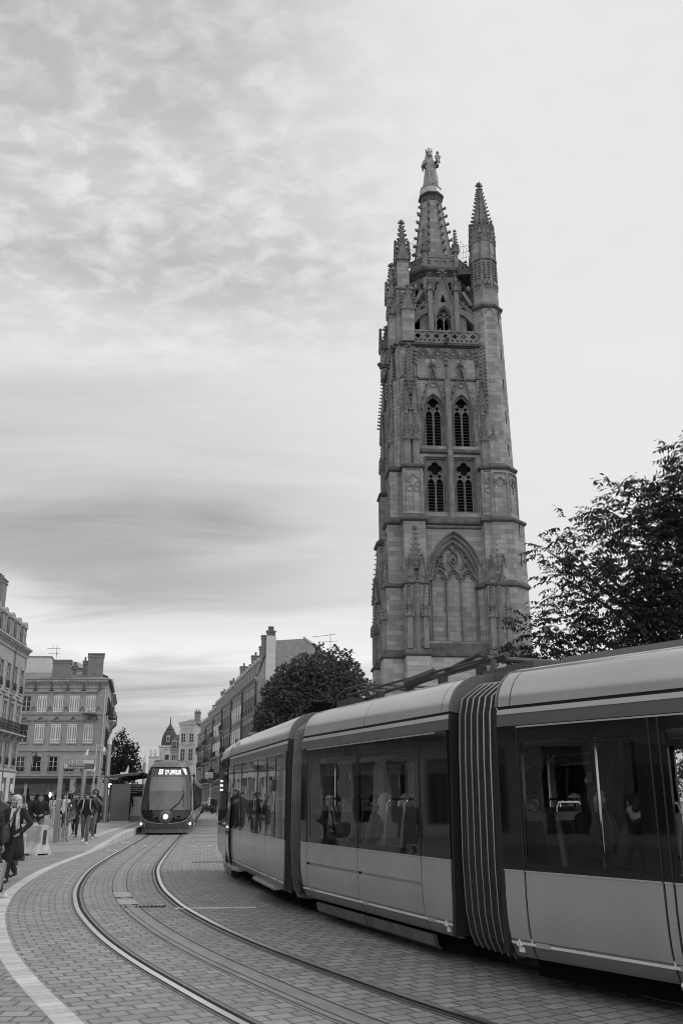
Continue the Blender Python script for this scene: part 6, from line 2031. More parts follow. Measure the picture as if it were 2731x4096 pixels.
def compound(p, d, ln):
    side = d.cross(Vector((0, 0, 1)))
    if side.length < .1: side = Vector((1, 0, 0))
    side.normalize()
    m = 6
    for k in range(m + 1):
        t = (k + .6) / (m + .6)
        q = p + d * ln * t + Vector((0, 0, -1)) * ln * .35 * t * t
        for sg in ((-1, 1) if k < m else (0,)):
            a = (side * sg * .85 + d * (.35 if sg else 1) + Vector((0, 0, -.75)) + Vector((rnd.gauss(0, .18), rnd.gauss(0, .18), rnd.gauss(0, .18)))).normalized()
            b = a.cross(Vector((rnd.gauss(0, .4), rnd.gauss(0, .4), 1)) if abs(a.z) < .9 else Vector((1, .3, 0))).normalized()
            s = ln * rnd.uniform(.24, .34)
            o = len(lv)
            lv.extend([q, q + a * s * .42 + b * s * .19, q + a * s, q + a * s * .42 - b * s * .19])
            lf.append((o, o + 1, o + 2, o + 3))
for i in range(9600):
    cx_, cy_, cz_, r = pick(near_cl, rnd)
    d = Vector((rnd.gauss(0, 1), rnd.gauss(0, 1), rnd.gauss(0, 1))).normalized()
    rad = r * (1 - .75 * rnd.random() ** 1.5)
    p = Vector((cx_, cy_, cz_)) + Vector((d.x * rad, d.y * rad, d.z * rad * .85))
    dd = (Vector((d.x, d.y, d.z * .5 + .25)) + Vector((rnd.gauss(0, .5), rnd.gauss(0, .5), rnd.gauss(0, .3)))).normalized()
    compound(p, dd, rnd.uniform(.26, .46))
MB().add(lv, lf).build('crown', leafmat('leaf_crown', .055), tr)
q = MB()
q.tube([(0, 0, 0), (.05, 0, 1.0), (-.1, .05, 2.4), (0, 0, 3.4)], [.26, .21, .18, .16], 10)
limbs(q, (-.02, .02, 3.2), [(c[0], c[1], c[2]) for c in near_cl[:20]], .085, rnd)
q.build('trunk', m_bark, tr)
def round_tree(label, loc, cl, n, size, v, trunk_h, seed, group=None, twigs=0, shell=.55, name='tree'):
    r_ = random.Random(seed)
    t = thing(name, label, 'tree', loc, 0, group)
    vs_, fs = leaf_quads(cl, n, size, r_, shell)
    MB().add(vs_, fs).build('crown', leafmat('leaf_%03d' % int(v * 1000), v), t)
    q = MB()
    q.tube([(0, 0, 0), (.05, 0, trunk_h * .5), (0, .05, trunk_h)], [.22, .17, .14], 9)
    limbs(q, (0, .02, trunk_h * .9), [(c[0] + r_.uniform(-.3, .3), c[1], c[2] + c[3] * .5) for c in cl], .09, r_, 6)
    for k in range(twigs):
        c = pick(cl, r_)
        d = Vector((r_.gauss(0, 1), r_.gauss(0, 1), abs(r_.gauss(0, 1)))).normalized()
        p = Vector(c[:3]); e = p + d * c[3] * r_.uniform(.9, 1.25)
        q.tube([p, p.lerp(e, .5) + Vector((r_.gauss(0, .1), 0, .1)), e], [.035, .022, .008], 4)
    q.build('trunk', m_bark, t)
    return t
cl = [(0, 0, 8.0, 2.3), (-1.7, -.3, 8.1, 1.7), (-2.6, -.2, 6.4, 1.4), (1.7, -.2, 7.6, 1.7), (2.6, 0, 6.6, 1.4), (.6, -.6, 9.0, 1.7), (-.7, -.6, 9.6, 1.2), (1.9, -.3, 9.0, 1.3), (1.6, 0, 10.2, .8), (.5, 0, 10.4, .75), (2.3, 0, 9.8, .7), (-.3, -.2, 10.0, .7), (2.9, 0, 8.4, 1.0), (-3.1, -.2, 7.0, .8), (-1.8, -.2, 9.4, .8), (0, -.8, 6.6, 1.8), (-1.5, -.6, 5.4, 1.6), (1.5, -.6, 5.4, 1.6), (-3.2, -.2, 5.7, .9), (3.2, 0, 5.6, .9), (2.1, 0, 10.8, .3), (.2, 0, 11.2, .3), (1.2, 0, 11.1, .3), (-2.9, 0, 8.3, .7), (3.5, 0, 7.6, .5)]
round_tree('dense round dark tree between the gable house and the bell tower', (-1.7, 60, 0), cl, 24000, .23, .105, 4.2, 11)
cl = [(0, 0, 5.2, 1.5), (.7, 0, 4.4, 1.3), (-.7, 0, 4.6, 1.3), (.2, 0, 6.6, 1.2), (-.6, 0, 7.2, .9), (.7, 0, 6.6, .9), (1.3, 0, 5.4, .7), (.3, 0, 3.4, 1.2), (-.5, 0, 3.2, 1.1), (-.4, 0, 8.2, .6), (-1.2, 0, 5.6, .8), (1.4, 0, 4.2, .6)]
round_tree('thin dark street tree with bare twigs beside the shuttered house', (-23.1, 99, 0), cl, 3600, .26, .045, 2.6, 21, None, 130, .85)
# plants on the balcony of the right row
bp = near_end - dR * 45.0 + Vector((-.9707, -.2402)) * .9
pb = thing('balcony_plant', 'bushy dark shrub growing on the long balcony on the right of the street', 'plant', (bp.x, bp.y, 4.5))
r_ = random.Random(5)
vs_, fs = leaf_quads([(0, 0, 1.0, .7), (.2, -1.2, .9, .65), (-.1, 1.1, .8, .6), (.0, 2.0, .6, .5), (0, .3, 1.7, .45)], 900, .2, r_, .8)
MB().add(vs_, fs).build('foliage', leafmat('leaf_dark', .06), pb)
MB().box(-.25, -1.8, 0, .25, 2.4, .35).build('planter', m_trimd, pb)
# ================================================================== STREET FURNITURE
m_steel = mat('brushed_steel', .36, .38, .45, var=.08, scale=3)
m_steeld = mat('dark_steel', .07, .5, .2, var=.1)
m_black = mat('matt_black', .012, .6, var=0)
m_conc = mat('weathered_concrete', .62, .9, var=.3, scale=3, streak=.75, bump=.4, bscale=25)
m_concd = mat('dark_bollard', .05, .7, var=.3, scale=5)
m_lampw = mat('lamp_glow', .9, .4, var=0, emit=4.0)
m_board = mat('sign_grey', .12, .5, var=0)
# --- station sign
sg = thing('station_sign', 'grey steel portal sign with the stop name above the walkers', 'sign', (-9.86, 33.0, .08), R(2))
sg.scale = (.85, 1, .95)
MB().box(-.085, -.05, 0, .085, .05, 3.12).build('post', m_steel, sg)
MB().box(.085, -.05, 2.98, 1.36, .05, 3.12).build('crossbar', m_steel, sg)
q = MB(); q.box(.06, -.035, 2.62, 1.34, .035, 2.98); pb_ = q.build('name_panel', m_board, sg)
MB().box(.07, -.04, 2.82, 1.33, -.034, 2.965).build('name_strip', mat('sign_pale', .62, .5, var=0), pb_)
rx = (PI / 2, 0, 0)
m_ink = mat('sign_ink', .012, .6, var=0)
text_part('HÔTEL DE VILLE', .135, m_ink, pb_, (.085, -.042, 2.845), rx, 'lettering', .002, 'LEFT', .80)
text_part('direction BORDEAUX', .088, m_white, pb_, (.29, -.038, 2.745), rx, 'lettering', .002, 'LEFT', .82)
text_part('Berges de la garonne', .088, m_white, pb_, (.28, -.038, 2.65), rx, 'lettering', .002, 'LEFT', .88)
q = MB(); q.prism(circ(.175, 2.725, .082, 20), 'y', -.041, -.034); q.build('line_disc', m_white, pb_)
text_part('B', .13, m_ink, pb_, (.132, -.043, 2.68), rx, 'lettering', .002, 'LEFT', 1.0)
MB().box(-.09, -.055, 1.55, .09, .055, 1.58).build('post_band', m_white, sg)
# light signal on the sign post
tl = thing('tram_signal', 'small dark tram signal box fixed beside the station sign post', 'signal', (-9.66, 33.3, .1))
q = MB(); q.box(-.06, -.16, 1.72, .12, .1, 2.14); q.box(-.09, -.04, 1.85, -.06, .02, 1.95); s_b = q.build('housing', m_black, tl)
q = MB(); q.box(.10, -.17, 1.74, .145, .11, 2.12); q.build('rim', m_steel, s_b)
MB().tube([(0, .02, 0), (0, .02, 1.72)], .028, 7).build('post', m_steel, tl)
def pole_bollard(label, x, y, h, r, m, grp=None, tilt=0):
    o = thing('bollard', label, 'bollard', (x, y, 0), 0, grp)
    q = MB(); q.lathe([(r * 1.05, 0), (r, .03), (r, h - .03), (r * .8, h)], 12); q.build('shaft', m, o)
    q = MB(); q.lathe([(r * 1.03, h * .86), (r * 1.03, h * .9)], 12); q.build('ring', m_steeld if m is not m_concd else m_steel, o)
    return o
pole_bollard('thin steel bollard just right of the station sign post', -9.97, 33.8, 1.05, .045, m_steel)
pole_bollard('thin steel bollard behind the other one, beside the walking girl', -10.2, 35.0, 1.05, .045, m_steel)
pole_bollard('dark bollard topped by a crumpled white bag behind the concrete barrier', -10.9, 33.5, .95, .1, m_concd)
bg_ = thing('plastic_bag', 'crumpled white plastic bag hanging on the dark bollard', 'bag', (-10.95, 33.35, .72))
q = MB(); r_ = random.Random(2)
for k in range(14): q.ball((r_.uniform(-.12, .12), r_.uniform(-.1, .1), r_.uniform(0, .42)), (.06, .06, .08), 6, 5)
blob('bag_body', q, mat('plastic_white', .7, .4, var=.3, scale=14), bg_, .02, 1)
q = MB(); q.tube([(0, 0, .4), (.03, 0, .55), (.06, 0, .4)], .012, 5); q.build('handle', m_white, bg_)
def stone_bollard(label, x, y, h):
    o = thing('bollard', label, 'bollard', (x, y, 0), .2)
    q = MB(); q.loft([[(-.085 * k, -.085 * k, z), (.085 * k, -.085 * k, z), (.085 * k, .085 * k, z), (-.085 * k, .085 * k, z)] for k, z in ((1, 0), (.95, h - .03), (.8, h))]); q.build('shaft', m_conc, o)
    q = MB(); q.loft([[(-.092 * k, -.092 * k, z), (.092 * k, -.092 * k, z), (.092 * k, .092 * k, z), (-.092 * k, .092 * k, z)] for k, z in ((1, .002), (1, h * .28))]); q.build('dark_foot', m_concd, o)  # darker sleeve round the lowest part of the shaft
stone_bollard('square concrete bollard with a dark foot before the barrier', -8.55, 25.7, .67)
stone_bollard('short square bollard half hidden by the blonde woman in the coat', -8.15, 24.0, .62)
def jersey(label, x, y, rz, ln):
    o = thing('concrete_barrier', label, 'barrier', (x, y, 0), rz)
    pr = [(-.31, 0), (-.31, .07), (-.25, .17), (-.14, .36), (-.115, .82), (-.10, .84), (.10, .84), (.115, .82), (.14, .36), (.25, .17), (.31, .07), (.31, 0), (.2, 0), (.2, .05), (-.2, .05), (-.2, 0)]
    MB().prism(pr, 'x', -ln / 2, ln / 2).build('block', m_conc, o)
    q = MB()
    q.prism([(-.06, .3), (.06, .3), (.06, .7), (-.06, .7)], 'x', ln / 2, ln / 2 + .012)
    for x_ in (-ln * .25, ln * .25): q.box(x_ - .09, -.315, .0, x_ + .09, -.305, .055)
    q.build('slot', m_concd, o)
    return o
jersey('pale concrete traffic barrier, streaked, its curved end toward the tracks', -9.25, 28.4, math.atan2(-.5, .87), 1.25)
jersey('second concrete barrier standing behind the streaked pale one', -10.35, 31.0, math.atan2(-.5, .87), 1.1)
# --- kiosk bin
kb = thing('litter_bin', 'dark house-topped litter bin behind the blonde woman', 'bin', (-10.75, 29.6, 0), .2)
q = MB(); q.loft([[(-.27, -.22, 0), (.27, -.22, 0), (.27, .22, 0), (-.27, .22, 0)], [(-.29, -.24, 1.25), (.29, -.24, 1.25), (.29, .24, 1.25), (-.29, .24, 1.25)]]); k_ = q.build('bin_body', m_black, kb)
q = MB(); q.prism([(-.34, 1.25), (.34, 1.25), (.34, 1.4), (0, 1.58), (-.34, 1.4)], 'y', -.27, .27); q.build('lid', m_steeld, kb)
q = MB(); q.box(-.2, -.245, 1.0, .2, -.235, 1.16); q.build('slot', m_void, k_)
# --- slatted box planter
cr = thing('slatted_box', 'pale slatted box bin on short feet in front of the tall slanted pole', 'box', (-15.35, 58.5, 0), -.1)
q = MB()
for k in range(10): q.box(-.34, -.3, .22 + .085 * k, .34, -.27, .29 + .085 * k); q.box(-.34, .27, .22 + .085 * k, .34, .3, .29 + .085 * k); q.box(.31, -.27, .22 + .085 * k, .34, .27, .29 + .085 * k); q.box(-.34, -.27, .22 + .085 * k, -.31, .27, .29 + .085 * k)
c_ = q.build('slats', mat('pale_slat', .34, .6, .1, var=.2), cr)
MB().box(-.3, -.26, .2, .3, .26, 1.02).build('liner', m_steel, c_)
q = MB(); q.box(-.36, -.32, 1.06, .36, .32, 1.1); q.build('rim', m_steel, c_)
q = MB(); q.box(-.3, -.25, 0, .3, .25, .2); q.build('base', m_steel, c_)
# --- slanted-top lighting masts
def mast(label, x, y, h, hw_, r):
    o = thing('light_mast', label, 'lamp post', (x, y, 0), 0, 'slanted white-topped light masts')
    MB().lathe([(r * 1.06, 0), (r, .1), (r, hw_)], 18).build('shaft', m_steel, o)
    n = 18
    top = [(r * math.cos(2 * PI * k / n), r * math.sin(2 * PI * k / n), h - .30 + .30 * math.cos(2 * PI * k / n) / 1.0) for k in range(n)]
    bot = [(r * math.cos(2 * PI * k / n), r * math.sin(2 * PI * k / n), hw_) for k in range(n)]
    MB().loft([bot, top]).build('light_head', mat('mast_white', .78, .35, var=.05), o)
    return o
mast('tallest slanted-top mast, standing at the end of the stop shelter', -14.72, 59.0, 5.65, 4.85, .145)
mast('slanted-top mast rising behind the station sign panel', -15.35, 56.0, 4.45, 3.75, .14)
mast('slanted-top mast beyond the shelter roof, in front of the thin tree', -17.85, 78.0, 4.2, 3.3, .13)
mast('slanted-top mast just left of the facing tram roof', -16.85, 80.0, 5.4, 4.5, .125)
q0 = thing('ticket_post', 'short steel post fixed beside the tallest slanted mast', 'post', (-14.4, 58.7, 0)); MB().box(-.09, -.09, 0, .09, .09, 1.75).build('post_body', m_steel, q0); MB().box(-.1, -.1, 1.75, .1, .1, 1.8).build('cap', m_steeld, q0)
# --- shelter
sh = thing('tram_shelter', 'tram stop shelter with curved posts and a thin glass roof', 'shelter', (-13.0, 53.5, .27), R(8))
q = MB()
for y in (0, 9.0):
    q.tube([(-.3, y, 0), (-.3, y, 2.15), (-.2, y, 2.42), (.05, y, 2.52), (1.5, y, 2.66)], .075, 9)
q.build('frame', m_steel, sh)
q = MB(); q.loft([[(-.7, y, 2.46), (1.7, y, 2.72), (1.7, y, 2.75), (-.7, y, 2.49)] for y in (-.4, 9.4)]); q.build('roof', mat('shelter_roof', .24, .3, .2, var=.1), sh)
for k in range(5):
    y = .8 + 1.9 * k
    q = MB()
    q.tube([(.1, y, 1.9), (.1, y, 2.2), (.25, y, 2.38), (.6, y, 2.5), (1.7, y, 2.70)], .045, 6)
    q.build('roof_brace', m_black, sh)
q = MB(); q.box(-.05, .1, .08, 1.0, .16, 2.08); q.build('dark_glass_panel', mat('dark_glass', .11, .12, var=.1, scale=2), sh)
q = MB(); q.box(-.1, .04, 0, 1.05, .22, .09); q.build('panel_base', mat('pale_base', .4, .6, var=.1), sh)
q = MB(); q.box(-.35, 2.0, 0, -.3, 8.6, 2.1); q.build('back_glass', glass('shelter_glass', .55, 1.5), sh)
# --- information board
ib = thing('information_board', 'tall steel information board with a text screen above a pale timetable', 'board', (-12.5, 57.2, .27), R(3))
q = MB(); q.box(-.52, -.07, .0, .52, .07, 2.15); b_ = q.build('board_frame', m_steel, ib)
q = MB(); q.box(-.46, -.085, 1.42, .44, -.071, 2.05); q.build('screen', m_black, b_)
q = MB(); q.box(-.42, -.085, .30, .40, -.071, 1.40); q.build('timetable', mat('paper_white', .68, .6, var=.08, scale=6), b_)
q = MB()
r_ = random.Random(9)
for z, n, s in ((1.96, 9, .045), (1.85, 9, .045), (1.74, 9, .045), (1.63, 5, .035)):
    x = -.43 + (0 if n > 5 else .1)
    for k in range(n):
        wd = r_.uniform(.04, .11)
        if x + wd < .42: q.box(x, -.09, z, x + wd, -.086, z + s)
        x += wd + .03
q.build('screen_text', m_lampw if False else m_white, b_)
q = MB()
for k in range(9): q.box(-.34, -.09, 1.28 - .1 * k, -.34 + r_.uniform(.25, .6), -.086, 1.30 - .1 * k)
q.build('timetable_lines', mat('faint_print', .3, .6, var=0), b_)
# --- small signs and lamps around the square
px_ = thing('bus_sign', 'small white square sign with a dark emblem hanging beside the tall mast', 'sign', (-15.0, 59.5, 0))
MB().box(-.17, -.02, 2.42, .17, .02, 2.84).build('panel', m_white, px_)
q = MB(); q.prism([(-.12, 2.5), (.02, 2.5), (.12, 2.6), (.12, 2.74), (-.02, 2.78), (-.12, 2.68)], 'y', -.024, -.02); e_ = q.build('emblem', m_steeld, px_)
text_part('+X', .15, m_white, e_, (-.09, -.026, 2.58), rx, 'lettering', .001)
MB().tube([(.2, .02, 0), (.2, .02, 2.9)], .03, 7).build('post', m_steel, px_)
sp2 = thing('direction_sign', 'small pale panel with a dark pictogram above the shelter roof', 'sign', (-14.0, 60.5, 0))
MB().box(-.25, -.02, 2.84, .2, .02, 3.2).build('panel', m_white, sp2); q = MB(); q.ball((-.02, -.022, 2.97), (.11, .006, .05), 8, 4); q.build('pictogram', m_black, sp2); MB().tube([(-.24, .02, 0), (-.24, .02, 3.2)], .03, 6).build('post', m_steel, sp2)
gl = thing('globe_lamp', 'lit round white lamp under the small square sign', 'lamp', (-14.75, 60.0, 0))
q = MB(); q.ball((0, 0, 2.36), (.14, .14, .12), 10, 8); q.build('globe', m_lampw, gl); q = MB(); q.tube([(0, .05, 0), (0, .05, 2.2), (0, 0, 2.27)], .03, 6); q.build('post', m_steeld, gl)
ne = thing('road_sign', 'post with two round traffic discs seen from behind, in front of the shop', 'sign', (-22.3, 78, 0))
MB().tube([(0, 0, 0), (0, 0, 3.3)], .05, 7).build('post', m_steeld, ne)
for z, m_ in ((2.95, mat('disc_grey', .32, .5, .3, var=.1)), (2.28, mat('disc_pale', .5, .5, .2, var=.1))):
    q = MB(); q.prism(circ(0, z, .30, 20), 'y', -.09, -.06); q.build('disc', m_, ne)
q = MB(); q.box(-.3, -.07, 2.55, .3, -.05, 2.66); q.build('plate', m_steel, ne)
cc = thing('camera_mast', 'thin pale mast carrying security cameras beside the shuttered house', 'mast', (-22.4, 85, 0))
MB().tube([(0, 0, 0), (0, 0, 6.3)], .08, 8).build('shaft', mat('mast_pale', .5, .4, .2, var=.05), cc)
for x, z in ((.75, 5.75), (-.05, 4.05)):
    q = MB(); q.tube([(0, 0, z + .45), (x * .9, -.1, z + .45), (x, -.15, z + .25)], .035, 5); q.ball((x, -.15, z), (.17, .17, .26), 8, 6); q.build('security_camera', m_white, cc)
MB().box(-.7, -.15, 3.95, -.15, .05, 4.6).build('control_box', m_white, cc)
bn = thing('banner_flag', 'dark flag drooping from the side of the shuttered house', 'flag', (-26.6, 107.5, 3.0), .3)
q = MB(); q.loft([[(-.05 + .12 * math.sin(k), .0, 2.4 - .6 * k), (1.5 - .28 * k, .15 * math.sin(k * 1.7), 2.0 - .62 * k), (1.5 - .28 * k, .15 * math.sin(k * 1.7) + .03, 2.0 - .62 * k), (-.05 + .12 * math.sin(k), .03, 2.4 - .6 * k)] for k in range(5)]); q.build('cloth', cloth(.05), bn); MB().tube([(-.8, 0, 2.6), (1.7, 0, 2.2)], .04, 5).build('pole', m_steeld, bn)
ll = thing('wall_lantern', 'old street lantern on an iron bracket in front of the shuttered house', 'lamp', (-30.6, 93.5, 0))
q = MB(); q.tube([(-1.2, 2, 5.9), (-.6, .8, 6.0), (0, 0, 6.0), (0, 0, 5.8)], .035, 5); q.build('bracket', m_iron, ll); q = MB(); q.lathe([(.1, 5.8), (.22, 5.6), (.30, 5.55), (.2, 5.0), (.05, 4.9)], 8); q.build('lantern_head', m_iron, ll)
ll2 = thing('wall_lantern', 'flat hooded street lamp on the upper corner of the shuttered house', 'lamp', (-29.4, 109.2, 10.8))
q = MB(); q.tube([(.3, .8, -.3), (.2, .2, .2), (0, 0, .4)], .05, 5); q.build('bracket', m_iron, ll2); q = MB(); q.lathe([(.9, .25), (.95, .32), (.5, .5), (.15, .62)], 12, (-.5, -.1)); q.build('lantern_head', m_lead, ll2)
slm = thing('shop_lamp', 'small lit lamp glowing in the dark shop front', 'lamp', (-33.8, 109.6, 0))
q = MB(); q.ball((0, 0, 1.95), (.14, .14, .3), 8, 6); q.build('bulb', m_lampw, slm); q = MB(); q.tube([(0, .1, 3.2), (0, .1, 2.2)], .03, 4); q.build('stem', m_black, slm)
ms = thing('shop_sign', 'white board with rows of dark letters hanging over the right pavement', 'sign', (-18.3, 130, 0), R(-4))
MB().box(-.55, -.05, 4.1, .55, .05, 5.0).build('board', m_white, ms)
text_part('MODE', .30, m_ink, ms, (-.18, -.055, 4.72), rx, 'lettering', .002); text_part('POSTALES', .26, m_ink, ms, (-.52, -.055, 4.44), rx, 'lettering', .002, 'LEFT', .8)
MB().box(-.5, -.056, 4.18, .5, -.051, 4.32).build('dark_row', mat('faint_print', .3), ms)
MB().box(.5, 0, 4.4, 2.6, .05, 4.5).build('bracket', m_iron, ms)
# shop awning and a street pole on the right
aw = thing('awning', 'sloping dark shop awning on the right side of the street', 'awning', (-16.2, 121.5, 0), a_)
q = MB(); q.prism([(0, 3.6), (-1.8, 2.7), (-1.8, 2.6), (0, 3.4)], 'x', 0, 5); q.build('canvas', cloth(.05), aw); q = MB(); q.tube([(0, -1.8, 2.65), (5, -1.8, 2.65)], .04, 5); q.build('front_bar', m_iron, aw)
pl_ = thing('sign_post', 'grey pole with small plates on the right pavement behind the scooter', 'post', (-15.6, 112, 0)); MB().tube([(0, 0, 0), (0, 0, 4.0)], .06, 6).build('shaft', m_steel, pl_)
q = MB(); q.box(-.25, -.08, 3.3, .25, -.06, 3.9); q.build('plate', m_steeld, pl_); q = MB(); q.box(-.22, -.08, .9, .22, .1, 1.3); q.build('box', m_steel, pl_)
# --- motorbikes
def motorbike(label, loc, rz, grp, windshield=True, v=.03):
    o = thing('motorbike', label, 'motorbike', loc, rz, grp)
    for x in (-.62, .66):
        q = MB(Matrix.Translation((x, 0, .30)) @ Matrix.Rotation(PI / 2, 4, 'X'))
        pr = [(.20, -.05), (.28, -.055), (.30, 0), (.28, .055), (.20, .05)]
        n = 16
        q.loft([[(r * math.cos(2 * PI * k / n), r * math.sin(2 * PI * k / n), z) for k in range(n)] for r, z in pr], True, False, True)
        q.lathe([(.20, -.02), (.20, .02)], 12)
        wq = q.build('wheel', m_rub, o)
    q = MB()
    capsule(q, (-.55, 0, .62), (.05, 0, .60), .15, .17); capsule(q, (.05, 0, .60), (.35, 0, .42), .17, .12); capsule(q, (.35, 0, .40), (.55, 0, .9), .10, .13); capsule(q, (-.62, 0, .68), (-.75, 0, .75), .1, .06); capsule(q, (-.2, 0, .35), (.2, 0, .35), .14, .12)
    b = blob('body_shell', q, mat('bike_paint_%02d' % int(v * 100), v, .2, .1, var=.1, coat=.6), o, .03, 2)
    q = MB(); q.loft([[(-.72, -.12, .80), (-.72, .12, .80), (-.72, .10, .88), (-.72, -.10, .88)], [(-.1, -.15, .76), (-.1, .15, .76), (-.1, .12, .85), (-.1, -.12, .85)], [(.1, -.1, .74), (.1, .1, .74), (.1, .09, .8), (.1, -.09, .8)]]); q.build('saddle', m_rub, o)
    q = MB(); q.tube([(.66, .06, .30), (.56, .06, .75), (.48, .05, 1.02)], .025, 6); q.tube([(.66, -.06, .30), (.56, -.06, .75), (.48, -.05, 1.02)], .025, 6); q.tube([(.36, -.36, 1.05), (.47, -.15, 1.03), (.47, .15, 1.03), (.36, .36, 1.05)], .02, 6)
    for s_ in (-1, 1): q.tube([(.42, s_ * .28, 1.05), (.44, s_ * .32, 1.22)], .01, 4); q.ball((.44, s_ * .34, 1.25), (.02, .06, .045), 6, 5)
    q.build('handlebar', m_chrome, o)
    q = MB(); q.ball((.66, 0, .88), (.06, .09, .08), 9, 6); q.build('headlight', mat('bike_lens', .7, .15, .3, var=0), o)
    q = MB(); q.tube([(-.1, -.17, .28), (-.5, -.19, .34), (-.8, -.19, .40)], .05, 7); q.build('exhaust', m_chrome, o)
    if windshield:
        q = MB(); q.add([(.62, -.2, .98), (.62, .2, .98), (.46, .17, 1.35), (.46, -.17, 1.35), (.64, -.2, .98), (.64, .2, .98), (.48, .17, 1.35), (.48, -.17, 1.35)], [(0, 1, 2, 3), (7, 6, 5, 4)]); q.build('windshield', glass('shelter_glass', .55), o)
    return o
motorbike('parked dark motorbike with chrome, between the striped walker and the bin', (-18.2, 57.0, 0), R(-60), 'motorbikes parked on the square')
motorbike('parked motorbike behind the man in glasses', (-17.4, 58.5, 0), R(-75), 'motorbikes parked on the square', True, .12)
motorbike('parked motorbike left of the blonde woman, mostly hidden by people', (-19.6, 56.0, 0), R(-100), 'motorbikes parked on the square', False, .05)
motorbike('parked motorbike in the shade near the shop front', (-17.0, 63.0, 0), R(200), 'motorbikes parked on the square', True, .03)
# ================================================================== WHO STANDS WHERE
def face(x, y): return math.atan2(-x, y) * -1.0      # heading that faces the camera from (x,y)
# foreground left
bl = (-6.62, 19.3, 0)
person('blonde long-haired woman in a dark open coat and white top, striding past the barrier', bl, 1.66, R(-14), .022, .014, .02, .50, 'verylong', .36, .26, 'hip', 'back', .42, .62, vox=.012, boots=True, look=R(-18))
strap_bag('brown slouchy leather handbag at the hip of the blonde woman', bl, R(-14), (-.13, -.25, .90), (.17, .07, .17), mat('bag_leather', .07, .5, var=.35, scale=8, bump=.4, bscale=20), [(.13, -.06, 1.44), (.06, -.17, 1.22), (-.02, -.24, 1.05)])
cu = (-6.02, 16.4, 0)
person('person in a dark leather jacket at the left edge, one white sneaker stepping forward', cu, 1.66, R(60), .03, .02, .72, .016, 'long', .36, .30, 'down', 'down', 0, None, vox=.012)
hb = thing('shopping_bag', 'printed carrier bag with an oval logo, carried at the left edge', 'bag', (-5.90, 16.2, .13), R(4))
q = MB()
q.loft([[(-.22, -.08, 0), (.20, -.08, 0), (.20, .08, 0), (-.22, .08, 0)], [(-.24, -.09, .2), (.24, -.09, .22), (.24, .09, .22), (-.24, .09, .2)], [(-.26, -.06, .40), (.27, -.06, .43), (.27, .06, .43), (-.26, .06, .40)]])
m_bag = mat('printed_paper', .33, .5, var=.25, scale=4)
b_ = q.build('bag_body', m_bag, hb)
q = MB(); q.prism([(.04 + .19 * math.cos(2 * PI * k / 24), .31 + .075 * math.sin(2 * PI * k / 24)) for k in range(24)], 'y', -.092, -.078); q.build('logo_border', m_white, b_)
q = MB(); q.prism([(.04 + .18 * math.cos(2 * PI * k / 24), .31 + .067 * math.sin(2 * PI * k / 24)) for k in range(24)], 'y', -.095, -.08); lg = q.build('logo_oval', m_steeld, b_)
text_part('IJOU', .105, m_white, lg, (-.075, -.097, .275), rx, 'lettering', .001, 'LEFT', 1.0)
q = MB()
for x, z, s in ((.08, .10, .06), (.12, .17, .05), (.02, .06, .05), (-.1, .12, .06)): q.cbox((x, -.085, z), (s, .01, s * 1.6), 0, 0, .6)
q.build('printed_pattern', mat('print_dark', .06, .5, var=.4, scale=20), b_)
q = MB(); q.tube([(-.1, -.05, .41), (-.08, -.05, .56), (.06, -.05, .58), (.1, -.05, .42)], .012, 5); q.build('handle', m_white, hb)
# the walkers
person('man in glasses, black jacket and grey trousers behind the concrete barriers', (-9.95, 31.3, 0), 1.73, R(8), .014, .13, .03, .016, 'short', .36, .22, 'front', 'front', 0, None, glasses=True, build=1.1)
person('dark-haired bearded man just behind the man in glasses', (-10.85, 33.2, 0), 1.76, R(-20), .025, .02, .02, .02, 'short', .30, .1, 'down', 'down')
person('man in a dark jacket walking away toward the shop front', (-17.0, 53.5, 0), 1.80, R(190), .02, .018, .02, .015, 'short', .28, .3, 'fwd', 'back')
person('short-haired young man at the back of the group beside the bin', (-11.35, 31.2, 0), 1.70, R(15), .03, .02, .02, .016, 'short', .33, .1)
person('dark-haired young man in the middle of the group beside the bin', (-10.7, 30.8, 0), 1.74, R(-15), .025, .02, .02, .014, 'short', .33, .1)
person('girl in a black and white striped jumper beside the bin', (-10.35, 30.6, 0), 1.70, R(-25), .2, .02, .02, .013, 'long', .34, .1, stripes=True)
person('woman in a striped top and open pale shirt walking by the motorbikes', (-20.1, 66.0, 0), 1.70, R(15), .55, .38, .7, .02, 'short', .28, .35, 'down', 'down', 0, .12, stripes=False)
person('young man in a white T-shirt with backpack straps', (-13.45, 46.0, 0), 1.80, R(10), .68, .014, .03, .014, 'short', .33, .3, 'strap', 'strap', 0, None, sleeve=False, look=R(5))
backpack('black backpack worn over the white T-shirt', (-13.45, 46.0, 0), R(10), 1.80, .014)
person('long-haired girl in a grey cardigan and pale trousers walking among adults', (-9.72, 33.9, .13), 1.20, R(6), .17, .48, .05, .012, 'long', .32, .34, 'front', 'back', .12, .20, vox=.011)
person('woman in a grey jacket shading her face with one hand', (-10.0, 35.8, .19), 1.58, R(10), .12, .015, .03, .02, 'bun', .32, .30, 'down', 'face', .16, .012, look=R(-12))
person('man in black zipped jacket, glasses and white sneakers leading the walkers', (-8.77, 32.7, .09), 1.70, R(8), .010, .10, .75, .012, 'curly', .36, .24, 'pocket', 'pocket', 0, None, glasses=True, vox=.011, look=R(-32), build=1.08)
backpack('dark backpack with pale straps on the man leading the walkers', (-8.77, 32.7, .09), R(8), 1.70, .02, None, .42)
person('walker hidden behind the leading man, arm raised to the head', (-9.15, 35.0, .17), 1.64, R(5), .12, .11, .6, .02, 'short', .33, .3, 'face', 'down')
